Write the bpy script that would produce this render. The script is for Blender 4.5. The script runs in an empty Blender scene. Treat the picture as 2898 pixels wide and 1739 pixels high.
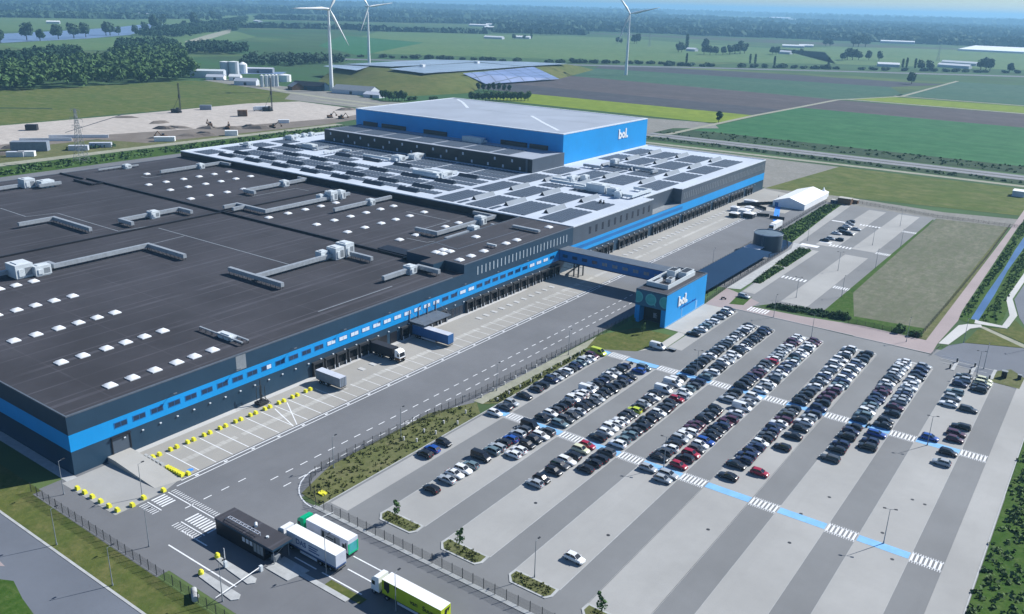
# Aerial view of a blue and black distribution centre with its car park, in metres.
# World frame: +Y runs along the loading front, +X from the front towards the car park.
import bpy, math, random
from mathutils import Vector, Matrix
R = math.radians
random.seed(7)
scene = bpy.context.scene
COL = scene.collection

# ------------------------------------------------------------------ helpers
class MB:
    """collects polygons, builds ONE mesh object"""
    def __init__(s): s.v = []; s.f = []; s.m = []; s.sm = []
    def face(s, pts, m=0, smooth=False):
        i = len(s.v); s.v += [tuple(p) for p in pts]
        s.f.append(list(range(i, i+len(pts)))); s.m.append(m); s.sm.append(smooth)
    def raw(s, vs, fs, m=0, smooth=False):
        i = len(s.v); s.v += [tuple(p) for p in vs]
        for f in fs: s.f.append([i+k for k in f]); s.m.append(m); s.sm.append(smooth)
    def box(s, x0, y0, z0, x1, y1, z1, m=0, top=None):
        if x0 > x1: x0, x1 = x1, x0
        if y0 > y1: y0, y1 = y1, y0
        vs = [(x0,y0,z0),(x1,y0,z0),(x1,y1,z0),(x0,y1,z0),(x0,y0,z1),(x1,y0,z1),(x1,y1,z1),(x0,y1,z1)]
        s.raw(vs, [(3,2,1,0),(0,1,5,4),(1,2,6,5),(2,3,7,6),(3,0,4,7)], m)
        s.raw(vs[4:], [(0,1,2,3)], m if top is None else top)
    def prism(s, poly, z0, z1, m=0, top=None):
        n = len(poly); a = sum(poly[i][0]*poly[(i+1)%n][1]-poly[(i+1)%n][0]*poly[i][1] for i in range(n))
        if a < 0: poly = poly[::-1]
        lo = [(x,y,z0) for x,y in poly]; hi = [(x,y,z1) for x,y in poly]
        s.raw(lo+hi, [(i,(i+1)%n,n+(i+1)%n,n+i) for i in range(n)], m)
        s.face(hi, m if top is None else top); s.face(lo[::-1], m)
    def sheet(s, poly, z, m=0):
        n = len(poly); a = sum(poly[i][0]*poly[(i+1)%n][1]-poly[(i+1)%n][0]*poly[i][1] for i in range(n))
        if a < 0: poly = poly[::-1]
        s.face([(x,y,z) for x,y in poly], m)
    def rect(s, x0, y0, x1, y1, z, m=0):
        s.sheet([(x0,y0),(x1,y0),(x1,y1),(x0,y1)], z, m)
    def cyl(s, x, y, z0, z1, r0, r1=None, n=12, m=0, cap=True, topm=None, smooth=True):
        r1 = r0 if r1 is None else r1
        lo = [(x+r0*math.cos(2*math.pi*i/n), y+r0*math.sin(2*math.pi*i/n), z0) for i in range(n)]
        hi = [(x+r1*math.cos(2*math.pi*i/n), y+r1*math.sin(2*math.pi*i/n), z1) for i in range(n)]
        s.raw(lo+hi, [(i,(i+1)%n,n+(i+1)%n,n+i) for i in range(n)], m, smooth)
        if cap: s.face(hi, m if topm is None else topm); s.face(lo[::-1], m)
    def tube(s, a, b, r0, r1=None, n=6, m=0):
        r1 = r0 if r1 is None else r1
        a = Vector(a); b = Vector(b); d = (b-a)
        if d.length < 1e-6: return
        d.normalize(); u = d.orthogonal().normalized(); w = d.cross(u)
        lo = [a+(u*math.cos(2*math.pi*i/n)+w*math.sin(2*math.pi*i/n))*r0 for i in range(n)]
        hi = [b+(u*math.cos(2*math.pi*i/n)+w*math.sin(2*math.pi*i/n))*r1 for i in range(n)]
        s.raw(lo+hi, [(i,(i+1)%n,n+(i+1)%n,n+i) for i in range(n)], m, True)
        s.face(hi, m); s.face(lo[::-1], m)
    def path_box(s, pts, w, z0, z1, m=0):
        """box section following a polyline on plan (ducts)"""
        for (x0,y0),(x1,y1) in zip(pts, pts[1:]):
            if abs(x1-x0) > abs(y1-y0):
                a, b = min(x0,x1), max(x0,x1)
                s.box(a-w/2, y0-w/2, z0, b+w/2, y0+w/2, z1, m)
            else:
                a, b = min(y0,y1), max(y0,y1)
                s.box(x0-w/2+.004, a-w/2+.004, z0, x0+w/2-.004, b+w/2-.004, z1-.006, m)
    def build(s, name, mats, parent=None, org=(0,0,0), loc=None):
        me = bpy.data.meshes.new(name)
        ox, oy, oz = org
        me.from_pydata([(x-ox, y-oy, z-oz) for x,y,z in s.v], [], s.f)
        if not isinstance(mats, (list,tuple)): mats = [mats]
        for mm in mats: me.materials.append(mm)
        me.polygons.foreach_set('material_index', s.m)
        me.polygons.foreach_set('use_smooth', s.sm)
        me.update()
        o = bpy.data.objects.new(name, me); COL.objects.link(o)
        if parent is not None: o.parent = parent
        if loc is not None: o.location = loc
        elif parent is None: o.location = org
        return o

def tag(o, label=None, cat=None, group=None, kind=None):
    if label: o['label'] = label
    if cat: o['category'] = cat
    if group: o['group'] = group
    if kind: o['kind'] = kind
    return o
def thing(name, label, cat, loc=(0,0,0), rz=0, group=None):
    o = bpy.data.objects.new(name, None); COL.objects.link(o)
    o.location = loc; o.rotation_euler = (0,0,rz); o.empty_display_size = .5
    return tag(o, label, cat, group)
def kids(o): return [c for c in bpy.data.objects if c.parent == o]
KID = {}
def copy_tree(o, parent=None, cache=True):
    c = o.copy(); COL.objects.link(c)
    if parent is not None: c.parent = parent
    if o.name not in KID: KID[o.name] = kids(o)
    for ch in KID[o.name]: copy_tree(ch, c)
    return c
def child(src, parent, loc=None, rz=None):
    c = src.copy(); COL.objects.link(c); c.parent = parent
    if loc is not None: c.location = loc
    if rz is not None: c.rotation_euler = (0,0,rz)
    return c
def struct(name, mb, mats): return tag(mb.build(name, mats), kind='structure')
def ordinal(n):
    w = ['first','second','third','fourth','fifth','sixth','seventh','eighth','ninth','tenth','eleventh','twelfth']
    if n <= 12: return w[n-1]
    suf = 'th' if 10 <= n % 100 <= 20 else {1:'st',2:'nd',3:'rd'}.get(n % 10, 'th')
    return '%d%s' % (n, suf)

# ------------------------------------------------------------------ materials
def nodes(name):
    m = bpy.data.materials.new(name); m.use_nodes = True
    nt = m.node_tree; b = nt.nodes['Principled BSDF']
    return m, nt, b
def N(nt, t, **k):
    n = nt.nodes.new(t)
    for a, v in k.items(): setattr(n, a, v)
    return n
def mixc(nt, fac, a, b, mode='MIX'):
    n = N(nt, 'ShaderNodeMix', data_type='RGBA', blend_type=mode)
    for sock, val in ((n.inputs[0], fac), (n.inputs[6], a), (n.inputs[7], b)):
        if hasattr(val, 'is_output') or isinstance(val, bpy.types.NodeSocket): nt.links.new(val, sock)
        else: sock.default_value = val if not isinstance(val, tuple) else (*val[:3], 1)
    return n.outputs[2]
def pos(nt): return N(nt, 'ShaderNodeNewGeometry').outputs['Position']
def noise(nt, scale, detail=4, rough=.6, vec=None, lo=.35, hi=.65, stretch=None):
    v = vec or pos(nt)
    if stretch:
        mp = N(nt, 'ShaderNodeMapping'); mp.inputs['Scale'].default_value = stretch
        nt.links.new(v, mp.inputs['Vector']); v = mp.outputs[0]
    t = N(nt, 'ShaderNodeTexNoise'); t.inputs['Scale'].default_value = scale
    t.inputs['Detail'].default_value = detail; t.inputs['Roughness'].default_value = rough
    nt.links.new(v, t.inputs['Vector'])
    r = N(nt, 'ShaderNodeMapRange'); r.inputs[1].default_value = lo; r.inputs[2].default_value = hi
    nt.links.new(t.outputs[0], r.inputs[0]); return r.outputs[0]
def axis(nt, a, v=None):
    s = N(nt, 'ShaderNodeSeparateXYZ'); nt.links.new(v or pos(nt), s.inputs[0]); return s.outputs[a]
def mth(nt, op, a, b=None):
    n = N(nt, 'ShaderNodeMath', operation=op)
    for i, v in enumerate((a, b)):
        if v is None: continue
        if isinstance(v, (int,float)): n.inputs[i].default_value = v
        else: nt.links.new(v, n.inputs[i])
    return n.outputs[0]
def stripes(nt, a, period, width, off=0):
    """1 on thin lines every `period` along world axis a"""
    f = mth(nt, 'FRACT', mth(nt, 'DIVIDE', mth(nt, 'ADD', axis(nt, a), 10000*period+off), period))
    return mth(nt, 'LESS_THAN', f, width/period)
def ramp(nt, fac, stops):
    n = N(nt, 'ShaderNodeValToRGB')
    e = n.color_ramp.elements
    while len(e) < len(stops): e.new(.5)
    for i, (p, c) in enumerate(stops): e[i].position = p; e[i].color = (*c, 1)
    nt.links.new(fac, n.inputs[0]); return n.outputs[0]
def done(nt, b, c, rough=.8, spec=.3, bump=None, bs=.1, metal=0):
    if isinstance(c, tuple): b.inputs['Base Color'].default_value = (*c[:3], 1)
    else: nt.links.new(c, b.inputs['Base Color'])
    b.inputs['Roughness'].default_value = rough; b.inputs['Specular IOR Level'].default_value = spec
    b.inputs['Metallic'].default_value = metal
    if bump is not None:
        bp = N(nt, 'ShaderNodeBump'); bp.inputs['Strength'].default_value = bs; bp.inputs['Distance'].default_value = .1
        nt.links.new(bump, bp.inputs['Height']); nt.links.new(bp.outputs[0], b.inputs['Normal'])
def sc(c, k): return tuple(x*k for x in c)
def plain(name, c, rough=.6, spec=.4, var=.12, scale=.6, metal=0, coat=0):
    m, nt, b = nodes(name)
    f = noise(nt, scale, 5, .65)
    done(nt, b, mixc(nt, f, sc(c, 1-var), sc(c, 1+var)), rough, spec, metal=metal)
    if coat: b.inputs['Coat Weight'].default_value = coat; b.inputs['Coat Roughness'].default_value = .05
    return m
def grassy(name, c1, c2, c3, s1=.02, s2=.35, stretch=None):
    m, nt, b = nodes(name)
    a = noise(nt, s1, 5, .6, stretch=stretch); d = noise(nt, s2, 6, .75, lo=.3, hi=.7); e = noise(nt, s1*6, 5, .7, stretch=stretch, lo=.42, hi=.62)
    c = mixc(nt, a, c1, c2); c = mixc(nt, mth(nt,'MULTIPLY',e,.6), c, c3); c = mixc(nt, d, sc(c1,.72), c, 'MIX')
    done(nt, b, c, .95, .1, d, .5); return m
def paving(name, c, tile=None, dirt=.18, fine=.1, spec=.3, rough=.85, seams=None):
    m, nt, b = nodes(name)
    big = noise(nt, .035, 5, .6); mid = noise(nt, .5, 5, .7, lo=.3, hi=.7); fin = noise(nt, 9, 3, .7, lo=.25, hi=.75)
    col = mixc(nt, big, sc(c, 1-dirt), sc(c, 1+dirt*.7)); col = mixc(nt, mth(nt,'MULTIPLY',mid,dirt*1.2), col, sc(c,.72))
    col = mixc(nt, mth(nt,'MULTIPLY',fin,fine*2), col, sc(c,.6))
    if seams:
        for ax, per, wd, amt, tone in seams:
            s = stripes(nt, ax, per, wd)
            brk = noise(nt, .08, 3, .5, lo=.3, hi=.6)
            col = mixc(nt, mth(nt,'MULTIPLY',mth(nt,'MULTIPLY',s,amt),brk), col, sc(c, tone))
    # oil and tyre streaks along the driving direction
    st = noise(nt, .3, 4, .7, stretch=(1,.05,1), lo=.52, hi=.75)
    col = mixc(nt, mth(nt,'MULTIPLY',st,dirt*.9), col, sc(c,.6))
    done(nt, b, col, rough, spec, fin, .06); return m
def cladding(name, c, ax=None, per=.5, rough=.45, spec=.4, var=.07):
    m, nt, b = nodes(name)
    f = noise(nt, .15, 5, .6); col = mixc(nt, f, sc(c,1-var), sc(c,1+var))
    st = noise(nt, 1.2, 4, .7, stretch=(1,1,.08), lo=.45, hi=.75); col = mixc(nt, mth(nt,'MULTIPLY',st,.12), col, sc(c,.7))
    done(nt, b, col, rough, spec); return m

M = {}
M['asphalt']  = paving('asphalt', (.168,.178,.194), dirt=.15)
M['asphalt_lot'] = paving('asphalt_lot', (.205,.216,.226), dirt=.13)
M['asphalt_public'] = paving('asphalt_public', (.145,.165,.20), dirt=.12)
M['concrete'] = paving('concrete_pavers', (.36,.355,.335), dirt=.12, seams=[(0,2.0,.09,.35,.75),(1,2.0,.09,.35,.75)])
M['bay']      = paving('bay_pavers', (.365,.372,.370), dirt=.13, seams=[(1,2.5,.07,.22,.8)])
M['ramp']     = paving('ramp_concrete', (.46,.46,.44), dirt=.16)
M['red_path'] = paving('red_pavers', (.34,.29,.295), dirt=.12)
M['tile']     = paving('pale_tiles', (.52,.53,.53), dirt=.1)
M['kerb']     = plain('kerb_concrete', (.40,.42,.43), .8, .2)
M['white_line'] = plain('road_marking', (.72,.75,.78), .7, .2, .1, 1.5)
M['blue_line'] = plain('blue_marking', (.20,.44,.74), .7, .2, .1, .4)
M['blue_paint'] = plain('blue_floor_paint', (.05,.26,.8), .7, .2)
M['black_roof'] = paving('bitumen_roof', (.050,.051,.062), dirt=.32, fine=.16, seams=[(0,7.6,.5,.55,1.9),(1,22.6,.4,.3,1.8),(0,22.5,1.3,.45,2.1)])
M['white_roof'] = paving('white_membrane', (.50,.57,.67), dirt=.10, fine=.05, seams=[(0,1.6,.06,.15,.85)])
M['grey_roof'] = paving('grey_membrane', (.33,.38,.46), dirt=.09, fine=.05, seams=[(0,6.2,.12,.3,.8),(1,1.05,.07,.25,.86)])
M['dark_wall'] = cladding('dark_cladding', (.024,.058,.100), spec=.25)
M['dark_wall2'] = cladding('grey_cladding', (.068,.092,.125))
M['black_wall'] = cladding('black_cladding', (.012,.014,.02))
M['blue_wall'] = cladding('blue_cladding', (.002,.29,.70), rough=.5, var=.04)
M['blue_wall2'] = cladding('mid_blue_cladding', (.008,.15,.42))
M['teal_wall'] = cladding('teal_print', (.02,.12,.22))
M['teal_disc'] = plain('teal_bubble', (.06,.36,.38), .5, .3)
M['teal_disc2'] = plain('pale_teal_bubble', (.10,.42,.46), .5, .3)
M['trim'] = plain('parapet_trim', (.10,.125,.16), .5, .4)
M['pale_trim'] = plain('pale_trim', (.62,.68,.75), .5, .4)
M['metal'] = plain('galvanised_duct', (.36,.40,.44), .45, .5, .14, .8, metal=.25)
M['pale_metal'] = plain('pale_unit', (.58,.64,.68), .5, .5, .08, .8)
M['dark_metal'] = plain('dark_metal', (.03,.034,.04), .5, .4)
M['steel'] = plain('grey_steel', (.22,.25,.28), .5, .5)
M['black'] = plain('black_rubber', (.012,.012,.014), .8, .2)
M['door_dark'] = plain('dock_door', (.010,.012,.016), .7, .2)
M['skylight'] = plain('skylight_dome', (.78,.82,.86), .35, .5, .05)
M['prism_light'] = cladding('ridge_glazing', (.17,.215,.27), rough=.6, spec=.2)
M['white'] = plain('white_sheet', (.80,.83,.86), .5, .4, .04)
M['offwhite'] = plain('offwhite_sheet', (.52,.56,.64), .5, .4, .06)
M['tent'] = plain('tent_canvas', (.82,.85,.88), .6, .3, .04)
M['yellow'] = plain('yellow_block', (.75,.72,.05), .7, .3)
M['lime'] = plain('lime_sheet', (.42,.52,.02), .5, .4, .07)
M['green_cab'] = plain('green_paint', (.0,.42,.20), .35, .5, .06)
M['blue_tarp'] = plain('blue_tarpaulin', (.022,.105,.28), .55, .4, .1)
M['grey_box'] = plain('grey_container', (.20,.24,.30), .6, .4)
M['black_tarp'] = plain('black_tarpaulin', (.018,.02,.028), .6, .4)
M['navy_roof'] = paving('navy_roof', (.012,.045,.105), dirt=.12, fine=.06, spec=.08)
M['tank_wall'] = cladding('tank_wall', (.030,.055,.085))
M['shade_side'] = plain('painted_shade_side', (.035,.052,.075), .6, .2)  # shade painted into the dark sides of the sawtooth skylights
M['tank_roof'] = plain('tank_roof', (.10,.15,.20), .6, .4)
M['brown'] = plain('rusty_box', (.14,.085,.05), .8, .2, .3, .5)
M['wood'] = plain('bark', (.055,.045,.035), .9, .1)
M['text_blue'] = plain('blue_lettering', (.0,.10,.42), .5, .3)
M['text_dark'] = plain('dark_lettering', (.012,.02,.02), .5, .3)
M['text_grey'] = plain('navy_lettering', (.05,.10,.24), .5, .3)

def glassy(name, c, rough=.08, spec=.6):
    m, nt, b = nodes(name); done(nt, b, c, rough, spec); return m
M['glass'] = glassy('dark_glass', (.012,.022,.04))
M['pane_dark'] = glassy('window_dark', (.010,.035,.085), .15, .5)
M['pane_sky'] = plain('window_sky_reflection', (.66,.74,.84), .6, .3, .04)  # sky reflection painted as a pale pane colour
M['slit_glass'] = plain('pale_slit_blind', (.40,.48,.55), .4, .4, .1)
M['car_glass'] = glassy('car_glass', (.010,.014,.022), .06, .6)
M['lamp_lens'] = plain('headlight_lens', (.75,.78,.8), .15, .6)
M['solar'] = glassy('solar_cells', (.072,.098,.138), .55, .2)
def solar_field(name, c):
    m, nt, b = nodes(name)
    l = mth(nt,'MAXIMUM', stripes(nt,0,11,.9), stripes(nt,1,26,1.6))
    s = stripes(nt, 1, 2.6, .5)
    col = mixc(nt, noise(nt,.02,3,.5), sc(c,.85), sc(c,1.15)); col = mixc(nt, mth(nt,'MULTIPLY',s,.35), col, sc(c,.45)); col = mixc(nt, mth(nt,'MULTIPLY',l,.8), col, (.035,.05,.06))
    done(nt, b, col, .3, .5); return m
M['solar_hill'] = solar_field('hill_solar', (.34,.42,.52))
M['solar_slope'] = solar_field('slope_solar', (.21,.28,.47))

M['lawn'] = grassy('lawn', (0.081,0.119,0.030), (0.142,0.151,0.047), (0.203,0.176,0.081), .03, .5)
M['lush'] = grassy('lush_grass', (0.041,0.101,0.016), (0.074,0.142,0.027), (0.101,0.135,0.047), .05, .6)
M['rough_grass'] = grassy('rough_grass', (0.111,0.137,0.052), (0.176,0.176,0.078), (0.221,0.202,0.124), .02, .4)
M['olive'] = grassy('olive_meadow', (0.081,0.130,0.029), (0.150,0.163,0.046), (0.208,0.195,0.098), .009, .12, (1,2.2,1))
M['meadow'] = grassy('meadow', (0.095,0.182,0.068), (0.142,0.223,0.089), (0.162,0.203,0.097), .004, .05)
M['fallow'] = grassy('fallow', (.16,.17,.125), (.235,.235,.185), (.085,.125,.055), .03, .35, (2.2,.6,1))
M['crop_green'] = grassy('green_crop', (0.035,0.142,0.057), (0.054,0.176,0.071), (0.074,0.176,0.084), .006, .06, (.25,2.5,1))
M['crop_dark'] = grassy('dark_green_crop', (0.049,0.126,0.082), (0.073,0.147,0.095), (0.105,0.140,0.109), .006, .06, (.25,2.5,1))
M['rape'] = grassy('yellow_green_crop', (0.169,0.250,0.027), (0.257,0.317,0.038), (0.203,0.270,0.041), .008, .08, (.3,2.5,1))
M['soil'] = grassy('ploughed_soil', (0.101,0.092,0.098), (0.142,0.124,0.131), (0.081,0.081,0.092), .008, .06, (.2,3,1))
M['soil2'] = grassy('dark_soil', (0.070,0.074,0.093), (0.101,0.099,0.116), (0.068,0.088,0.078), .008, .06, (.2,3,1))
M['sand'] = grassy('sand', (.50,.465,.43), (.58,.54,.50), (.42,.39,.36), .012, .2, (.5,2,1))
M['dirt'] = grassy('churned_dirt', (.20,.175,.155), (.33,.30,.275), (.13,.115,.095), .05, .3)
M['gravel'] = grassy('gravel', (.25,.25,.235), (.34,.335,.32), (.20,.21,.18), .04, .6)
M['ballast'] = grassy('ballast', (.26,.27,.28), (.33,.34,.35), (.22,.23,.23), .03, .5)
M['track_path'] = grassy('pale_track', (.33,.34,.28), (.42,.42,.35), (.26,.29,.19), .03, .3)
M['scrub'] = grassy('scrub_bank', (0.029,0.065,0.039), (0.058,0.098,0.049), (0.098,0.124,0.065), .03, .25)
M['hill_grass'] = grassy('hill_grass', (0.098,0.137,0.036), (0.175,0.161,0.063), (0.133,0.147,0.049), .006, .08)
def watery(name, c, rough):
    m, nt, b = nodes(name)
    w = noise(nt, .8, 3, .5, lo=.3, hi=.7)
    done(nt, b, mixc(nt, noise(nt,.06,3,.5), sc(c,.85), sc(c,1.15)), rough, .5, w, .12); return m
M['ditch_water'] = watery('ditch_water', (.06,.13,.28), .3)
M['river_water'] = watery('river_water', (.16,.23,.38), .35)

def leafy(name, dark, light):
    m, nt, b = nodes(name)
    oi = N(nt, 'ShaderNodeObjectInfo')
    f = noise(nt, .45, 4, .7, lo=.3, hi=.7)
    c = mixc(nt, f, dark, light); c = mixc(nt, mth(nt,'MULTIPLY',oi.outputs['Random'],.35), c, sc(light,.75))
    done(nt, b, c, .9, .12); return m
M['leaf'] = leafy('leaves', (0.041,0.102,0.034), (0.102,0.178,0.065))
M['leaf_dark'] = leafy('dark_leaves', (0.022,0.061,0.035), (0.048,0.099,0.051))
M['leaf_pale'] = leafy('pale_leaves', (0.070,0.119,0.050), (0.133,0.189,0.084))
M['leaf_far'] = leafy('far_leaves', (0.033,0.072,0.054), (0.068,0.120,0.075))
M['hedge'] = leafy('hedge_leaves', (0.065,0.094,0.023), (0.143,0.156,0.058))

def ground_mat():
    """open farmland: long parallel strips of crops with field edges"""
    m, nt, b = nodes('farmland')
    p = pos(nt)
    mp = N(nt, 'ShaderNodeMapping'); mp.inputs['Scale'].default_value = (1/900, 1/260, 1); mp.inputs['Rotation'].default_value = (0,0,R(3)); nt.links.new(p, mp.inputs[0])
    vo = N(nt, 'ShaderNodeTexVoronoi', distance='CHEBYCHEV'); vo.inputs['Scale'].default_value = 1; vo.inputs['Randomness'].default_value = .8
    nt.links.new(mp.outputs[0], vo.inputs[0])
    s = N(nt, 'ShaderNodeSeparateColor'); nt.links.new(vo.outputs['Color'], s.inputs[0])
    c = ramp(nt, s.outputs[0], [(0,(.045,.115,.045)),(.22,(.085,.150,.055)),(.42,(.060,.125,.050)),(.58,(.115,.165,.060)),(.76,(.085,.082,.075)),(.85,(.070,.135,.055)),(1,(.13,.15,.085))])
    for n in nt.nodes:
        if n.type == 'VALTORGB': n.color_ramp.interpolation = 'CONSTANT'
    c = mixc(nt, noise(nt, .01, 5, .6), sc((.06,.11,.05),.8), c)
    st = noise(nt, .03, 4, .7, stretch=(.12,2,1), lo=.45, hi=.7); c = mixc(nt, mth(nt,'MULTIPLY',st,.3), c, (.05,.09,.045))
    done(nt, b, c, .95, .1); return m
M['ground'] = ground_mat()

# mesh fence panel: real see-through wire grid
def wire_mat():
    m, nt, b = nodes('fence_wire')
    done(nt, b, (.03,.035,.04), .6, .3)
    x = mth(nt,'ADD', axis(nt,0), axis(nt,1))
    f = mth(nt,'LESS_THAN', mth(nt,'FRACT', mth(nt,'MULTIPLY', x, 8)), .16)
    g = mth(nt,'LESS_THAN', mth(nt,'FRACT', mth(nt,'MULTIPLY', axis(nt,2), 5)), .12)
    nt.links.new(mth(nt,'MAXIMUM', f, g), b.inputs['Alpha']); return m
M['wire'] = wire_mat()

# ------------------------------------------------------------------ setting: land
g = MB(); g.rect(-26000, -3000, 14000, 36000, 0); struct('ground', g, M['ground'])
def land(name, mat, polys, z):
    mb = MB()
    for i, p in enumerate(polys): mb.sheet(p, z+.0025*i)
    return struct(name, mb, M[mat])
def rc(x0, y0, x1, y1): return [(x0,y0),(x1,y0),(x1,y1),(x0,y1)]
# strips of farmland behind the site, running along X
land('field', 'rape', [[(-600,766),(-318,762),(-313,850),(-590,850)]], .10)
land('field', 'soil2', [[(-680,850),(-313,850),(-309,925),(-690,940)]], .10)
land('field', 'soil', [[(-690,940),(-309,925),(-300,1085),(-720,1120)]], .10)
land('field', 'crop_dark', [[(-720,1120),(-300,1085),(-256,1220),(-300,1340),(-760,1290)]], .10)
land('field', 'soil2', [[(-760,1290),(-300,1340),(-250,1460),(-520,1450),(-800,1390)]], .10)
land('field', 'crop_green', [[(-310,700),(200,700),(200,965),(-88,958),(-306,960)]], .10)
land('field', 'soil', [[(-306,960),(-88,958),(200,965),(200,1100),(-104,1094),(-299,1080)]], .10)
land('field', 'rape', [[(-290,1106),(-104,1106),(200,1110),(200,1195),(-116,1190),(-264,1180)]], .10)
land('field', 'crop_dark', [[(-262,1204),(-116,1208),(200,1215),(200,1570),(-150,1560),(-248,1540)]], .10)
land('field', 'meadow', [[(-1250,1250),(-880,1480),(-730,1640),(-520,1830),(-700,2350),(-1500,2600),(-2100,2150),(-1700,1650)]], .06)
land('field', 'meadow', [[(-520,1830),(-330,1960),(0,2100),(400,2300),(300,3300),(-650,2900),(-900,2500)]], .06)
land('field', 'meadow', [[(-1820,820),(-1600,780),(-1500,1000),(-1900,1500),(-2250,1700),(-2050,1250)]], .06)
land('field', 'meadow', [[(-4200,1500),(-2300,950),(-2700,1900),(-3600,3300),(-5200,3000)]], .06)
land('field', 'crop_green', [[(-1900,1800),(-1500,1350),(-1200,1180),(-1290,1330),(-1500,1700)]], .09)
land('field', 'olive', [[(-960,120),(-722,120),(-722,420),(-716,548),(-700,600),(-760,640),(-880,680),(-955,650),(-972,430)]], .06)
land('ditch', 'scrub', [[(-905,300),(-899,300),(-790,395),(-798,398)]], .10)
# farm tracks
def road(name, mat, pts, w, z):
    mb = MB()
    for (x0,y0),(x1,y1) in zip(pts, pts[1:]):
        d = Vector((x1-x0, y1-y0)); d.normalize(); n = Vector((-d.y, d.x))*w/2
        mb.sheet([(x0+n.x,y0+n.y),(x1+n.x,y1+n.y),(x1-n.x,y1-n.y),(x0-n.x,y0-n.y)], z); z += .003
    return struct(name, mb, M[mat])
road('track', 'track_path', [(-325,628),(-316,666),(-313,850),(-306,965),(-300,1085),(-275,1145),(-253,1200),(-250,1560)], 5.5, .14)
road('track', 'track_path', [(-296,1100),(-104,1100),(200,1104)], 8, .13)
road('track', 'track_path', [(-262,1198),(-116,1199),(200,1206)], 7, .13)
road('motorway', 'ballast', [(-1150,1090),(-850,1310),(-640,1480),(-420,1640),(-190,1790),(300,2080)], 30, .12)
road('motorway', 'asphalt_public', [(-1150,1090),(-850,1310),(-640,1480),(-420,1640),(-190,1790),(300,2080)], 20, .15)
# railway and lane north of the site
land('verge', 'scrub', [[(-330,662),(-240,668),(300,672),(300,702),(-300,704),(-335,690)]], .12)
land('railway', 'ballast', [[(-330,641),(300,641),(300,662),(-330,662)]], .13)
for yy in (645.5, 651.5, 657.5): land('railway', 'soil2' if yy == 651.5 else 'steel', [rc(-330,yy-1.0,300,yy+1.0)], .16)
land('verge', 'scrub', [[(-430,624),(300,626),(300,640),(-330,640),(-430,634)]], .12)
land('lane', 'track_path', [[(-470,600),(-290,606),(-140,613),(300,620),(300,626),(-140,620),(-290,613),(-470,608)]], .11)
land('meadow', 'olive', [[(-172,498),(-39,522),(60,530),(300,540),(300,616),(-160,606)]], .08)
land('verge', 'gravel', [[(-520,505),(-172,500),(-150,606),(-470,600)]], .05)
land('clearing', 'gravel', [[(-330,645),(-330,700),(-300,730),(-318,760),(-420,740)]], .14)
# grass strip, canal-side path and building site left of the halls
land('service_yard', 'asphalt', [rc(-515,60,-431,500)], .03)
land('grass_bank', 'lush', [[(-545,60),(-515,60),(-513,340),(-512,500),(-540,500),(-543,330)]], .05)
land('path', 'track_path', [[(-560,60),(-548,60),(-546,330),(-541,510),(-549,510),(-556,330)]], .07)
land('grass_bank', 'rough_grass', [[(-640,60),(-560,60),(-556,330),(-549,510),(-575,520),(-600,330),(-625,280)]], .05)
land('building_site', 'sand', [[(-722,60),(-632,60),(-622,335),(-590,440),(-575,540),(-590,600),(-620,596),(-697,598),(-716,548),(-714,420)]], .08)
land('building_site', 'dirt', [[(-634,60),(-608,60),(-604,330),(-566,345),(-552,500),(-560,560),(-590,600),(-575,540),(-594,440),(-624,335)]], .10)
land('building_site', 'soil2', [[(-652,333),(-648,330),(-716,418),(-720,420)]], .11)
land('verge', 'gravel', [[(-760,640),(-722,600),(-560,606),(-560,700),(-640,660),(-720,690),(-950,690),(-950,665)]], .09)
road('track', 'track_path', [(-980,690),(-900,690),(-780,650),(-700,640),(-560,640)], 9, .13)
road('track', 'track_path', [(-700,622),(-560,615)], 6, .13)
# river in the distance
land('river', 'river_water', [[(-1790,700),(-1960,1080),(-2100,1270),(-2300,1430),(-2760,1830),(-2850,1800),(-2560,1500),(-2400,1290),(-2260,1060),(-2080,720)]], .12)
land('river', 'river_water', [[(-1010,752),(-965,800),(-990,830),(-1035,775)]], .12)

# ------------------------------------------------------------------ setting: the site
XF = -172.4
land('road', 'asphalt', [rc(-173,60.5,-127,500), rc(-127,72,20,103)], .012)
land('yard', 'concrete', [rc(XF,93.2,-153.2,440)], .03)
land('yard', 'bay', [[(-171.4,75.6),(-151.2,75.9),(-151.4,87),(-153.6,92.9),(-170,92.9),(-171.4,86)]], .034)
land('pavement', 'tile', [rc(XF,86.4,-170.6,250)], .04)
land('pavement', 'kerb', [rc(-440,76.6,-171.2,78.9)], .04)
land('yard', 'concrete', [rc(-172,440,-140,500)], .03)
# ramp up to the roller door
mb = MB()
mb.raw([(-172.3,86.7,1.25),(-172.3,92.2,1.25),(-169.4,92.2,1.25),(-169.4,86.7,1.25),(-152.6,92.4,.05),(-154.2,86.6,.05),(-172.3,86.7,0),(-172.3,92.2,0),(-154.2,86.6,0),(-152.6,92.4,0),(-169.4,86.7,0),(-169.4,92.2,0)],
       [(0,3,2,1),(3,5,4,2),(6,10,3,0),(10,8,5,3),(1,2,11,7),(2,4,9,11)])
struct('ramp', mb, M['ramp'])
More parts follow.
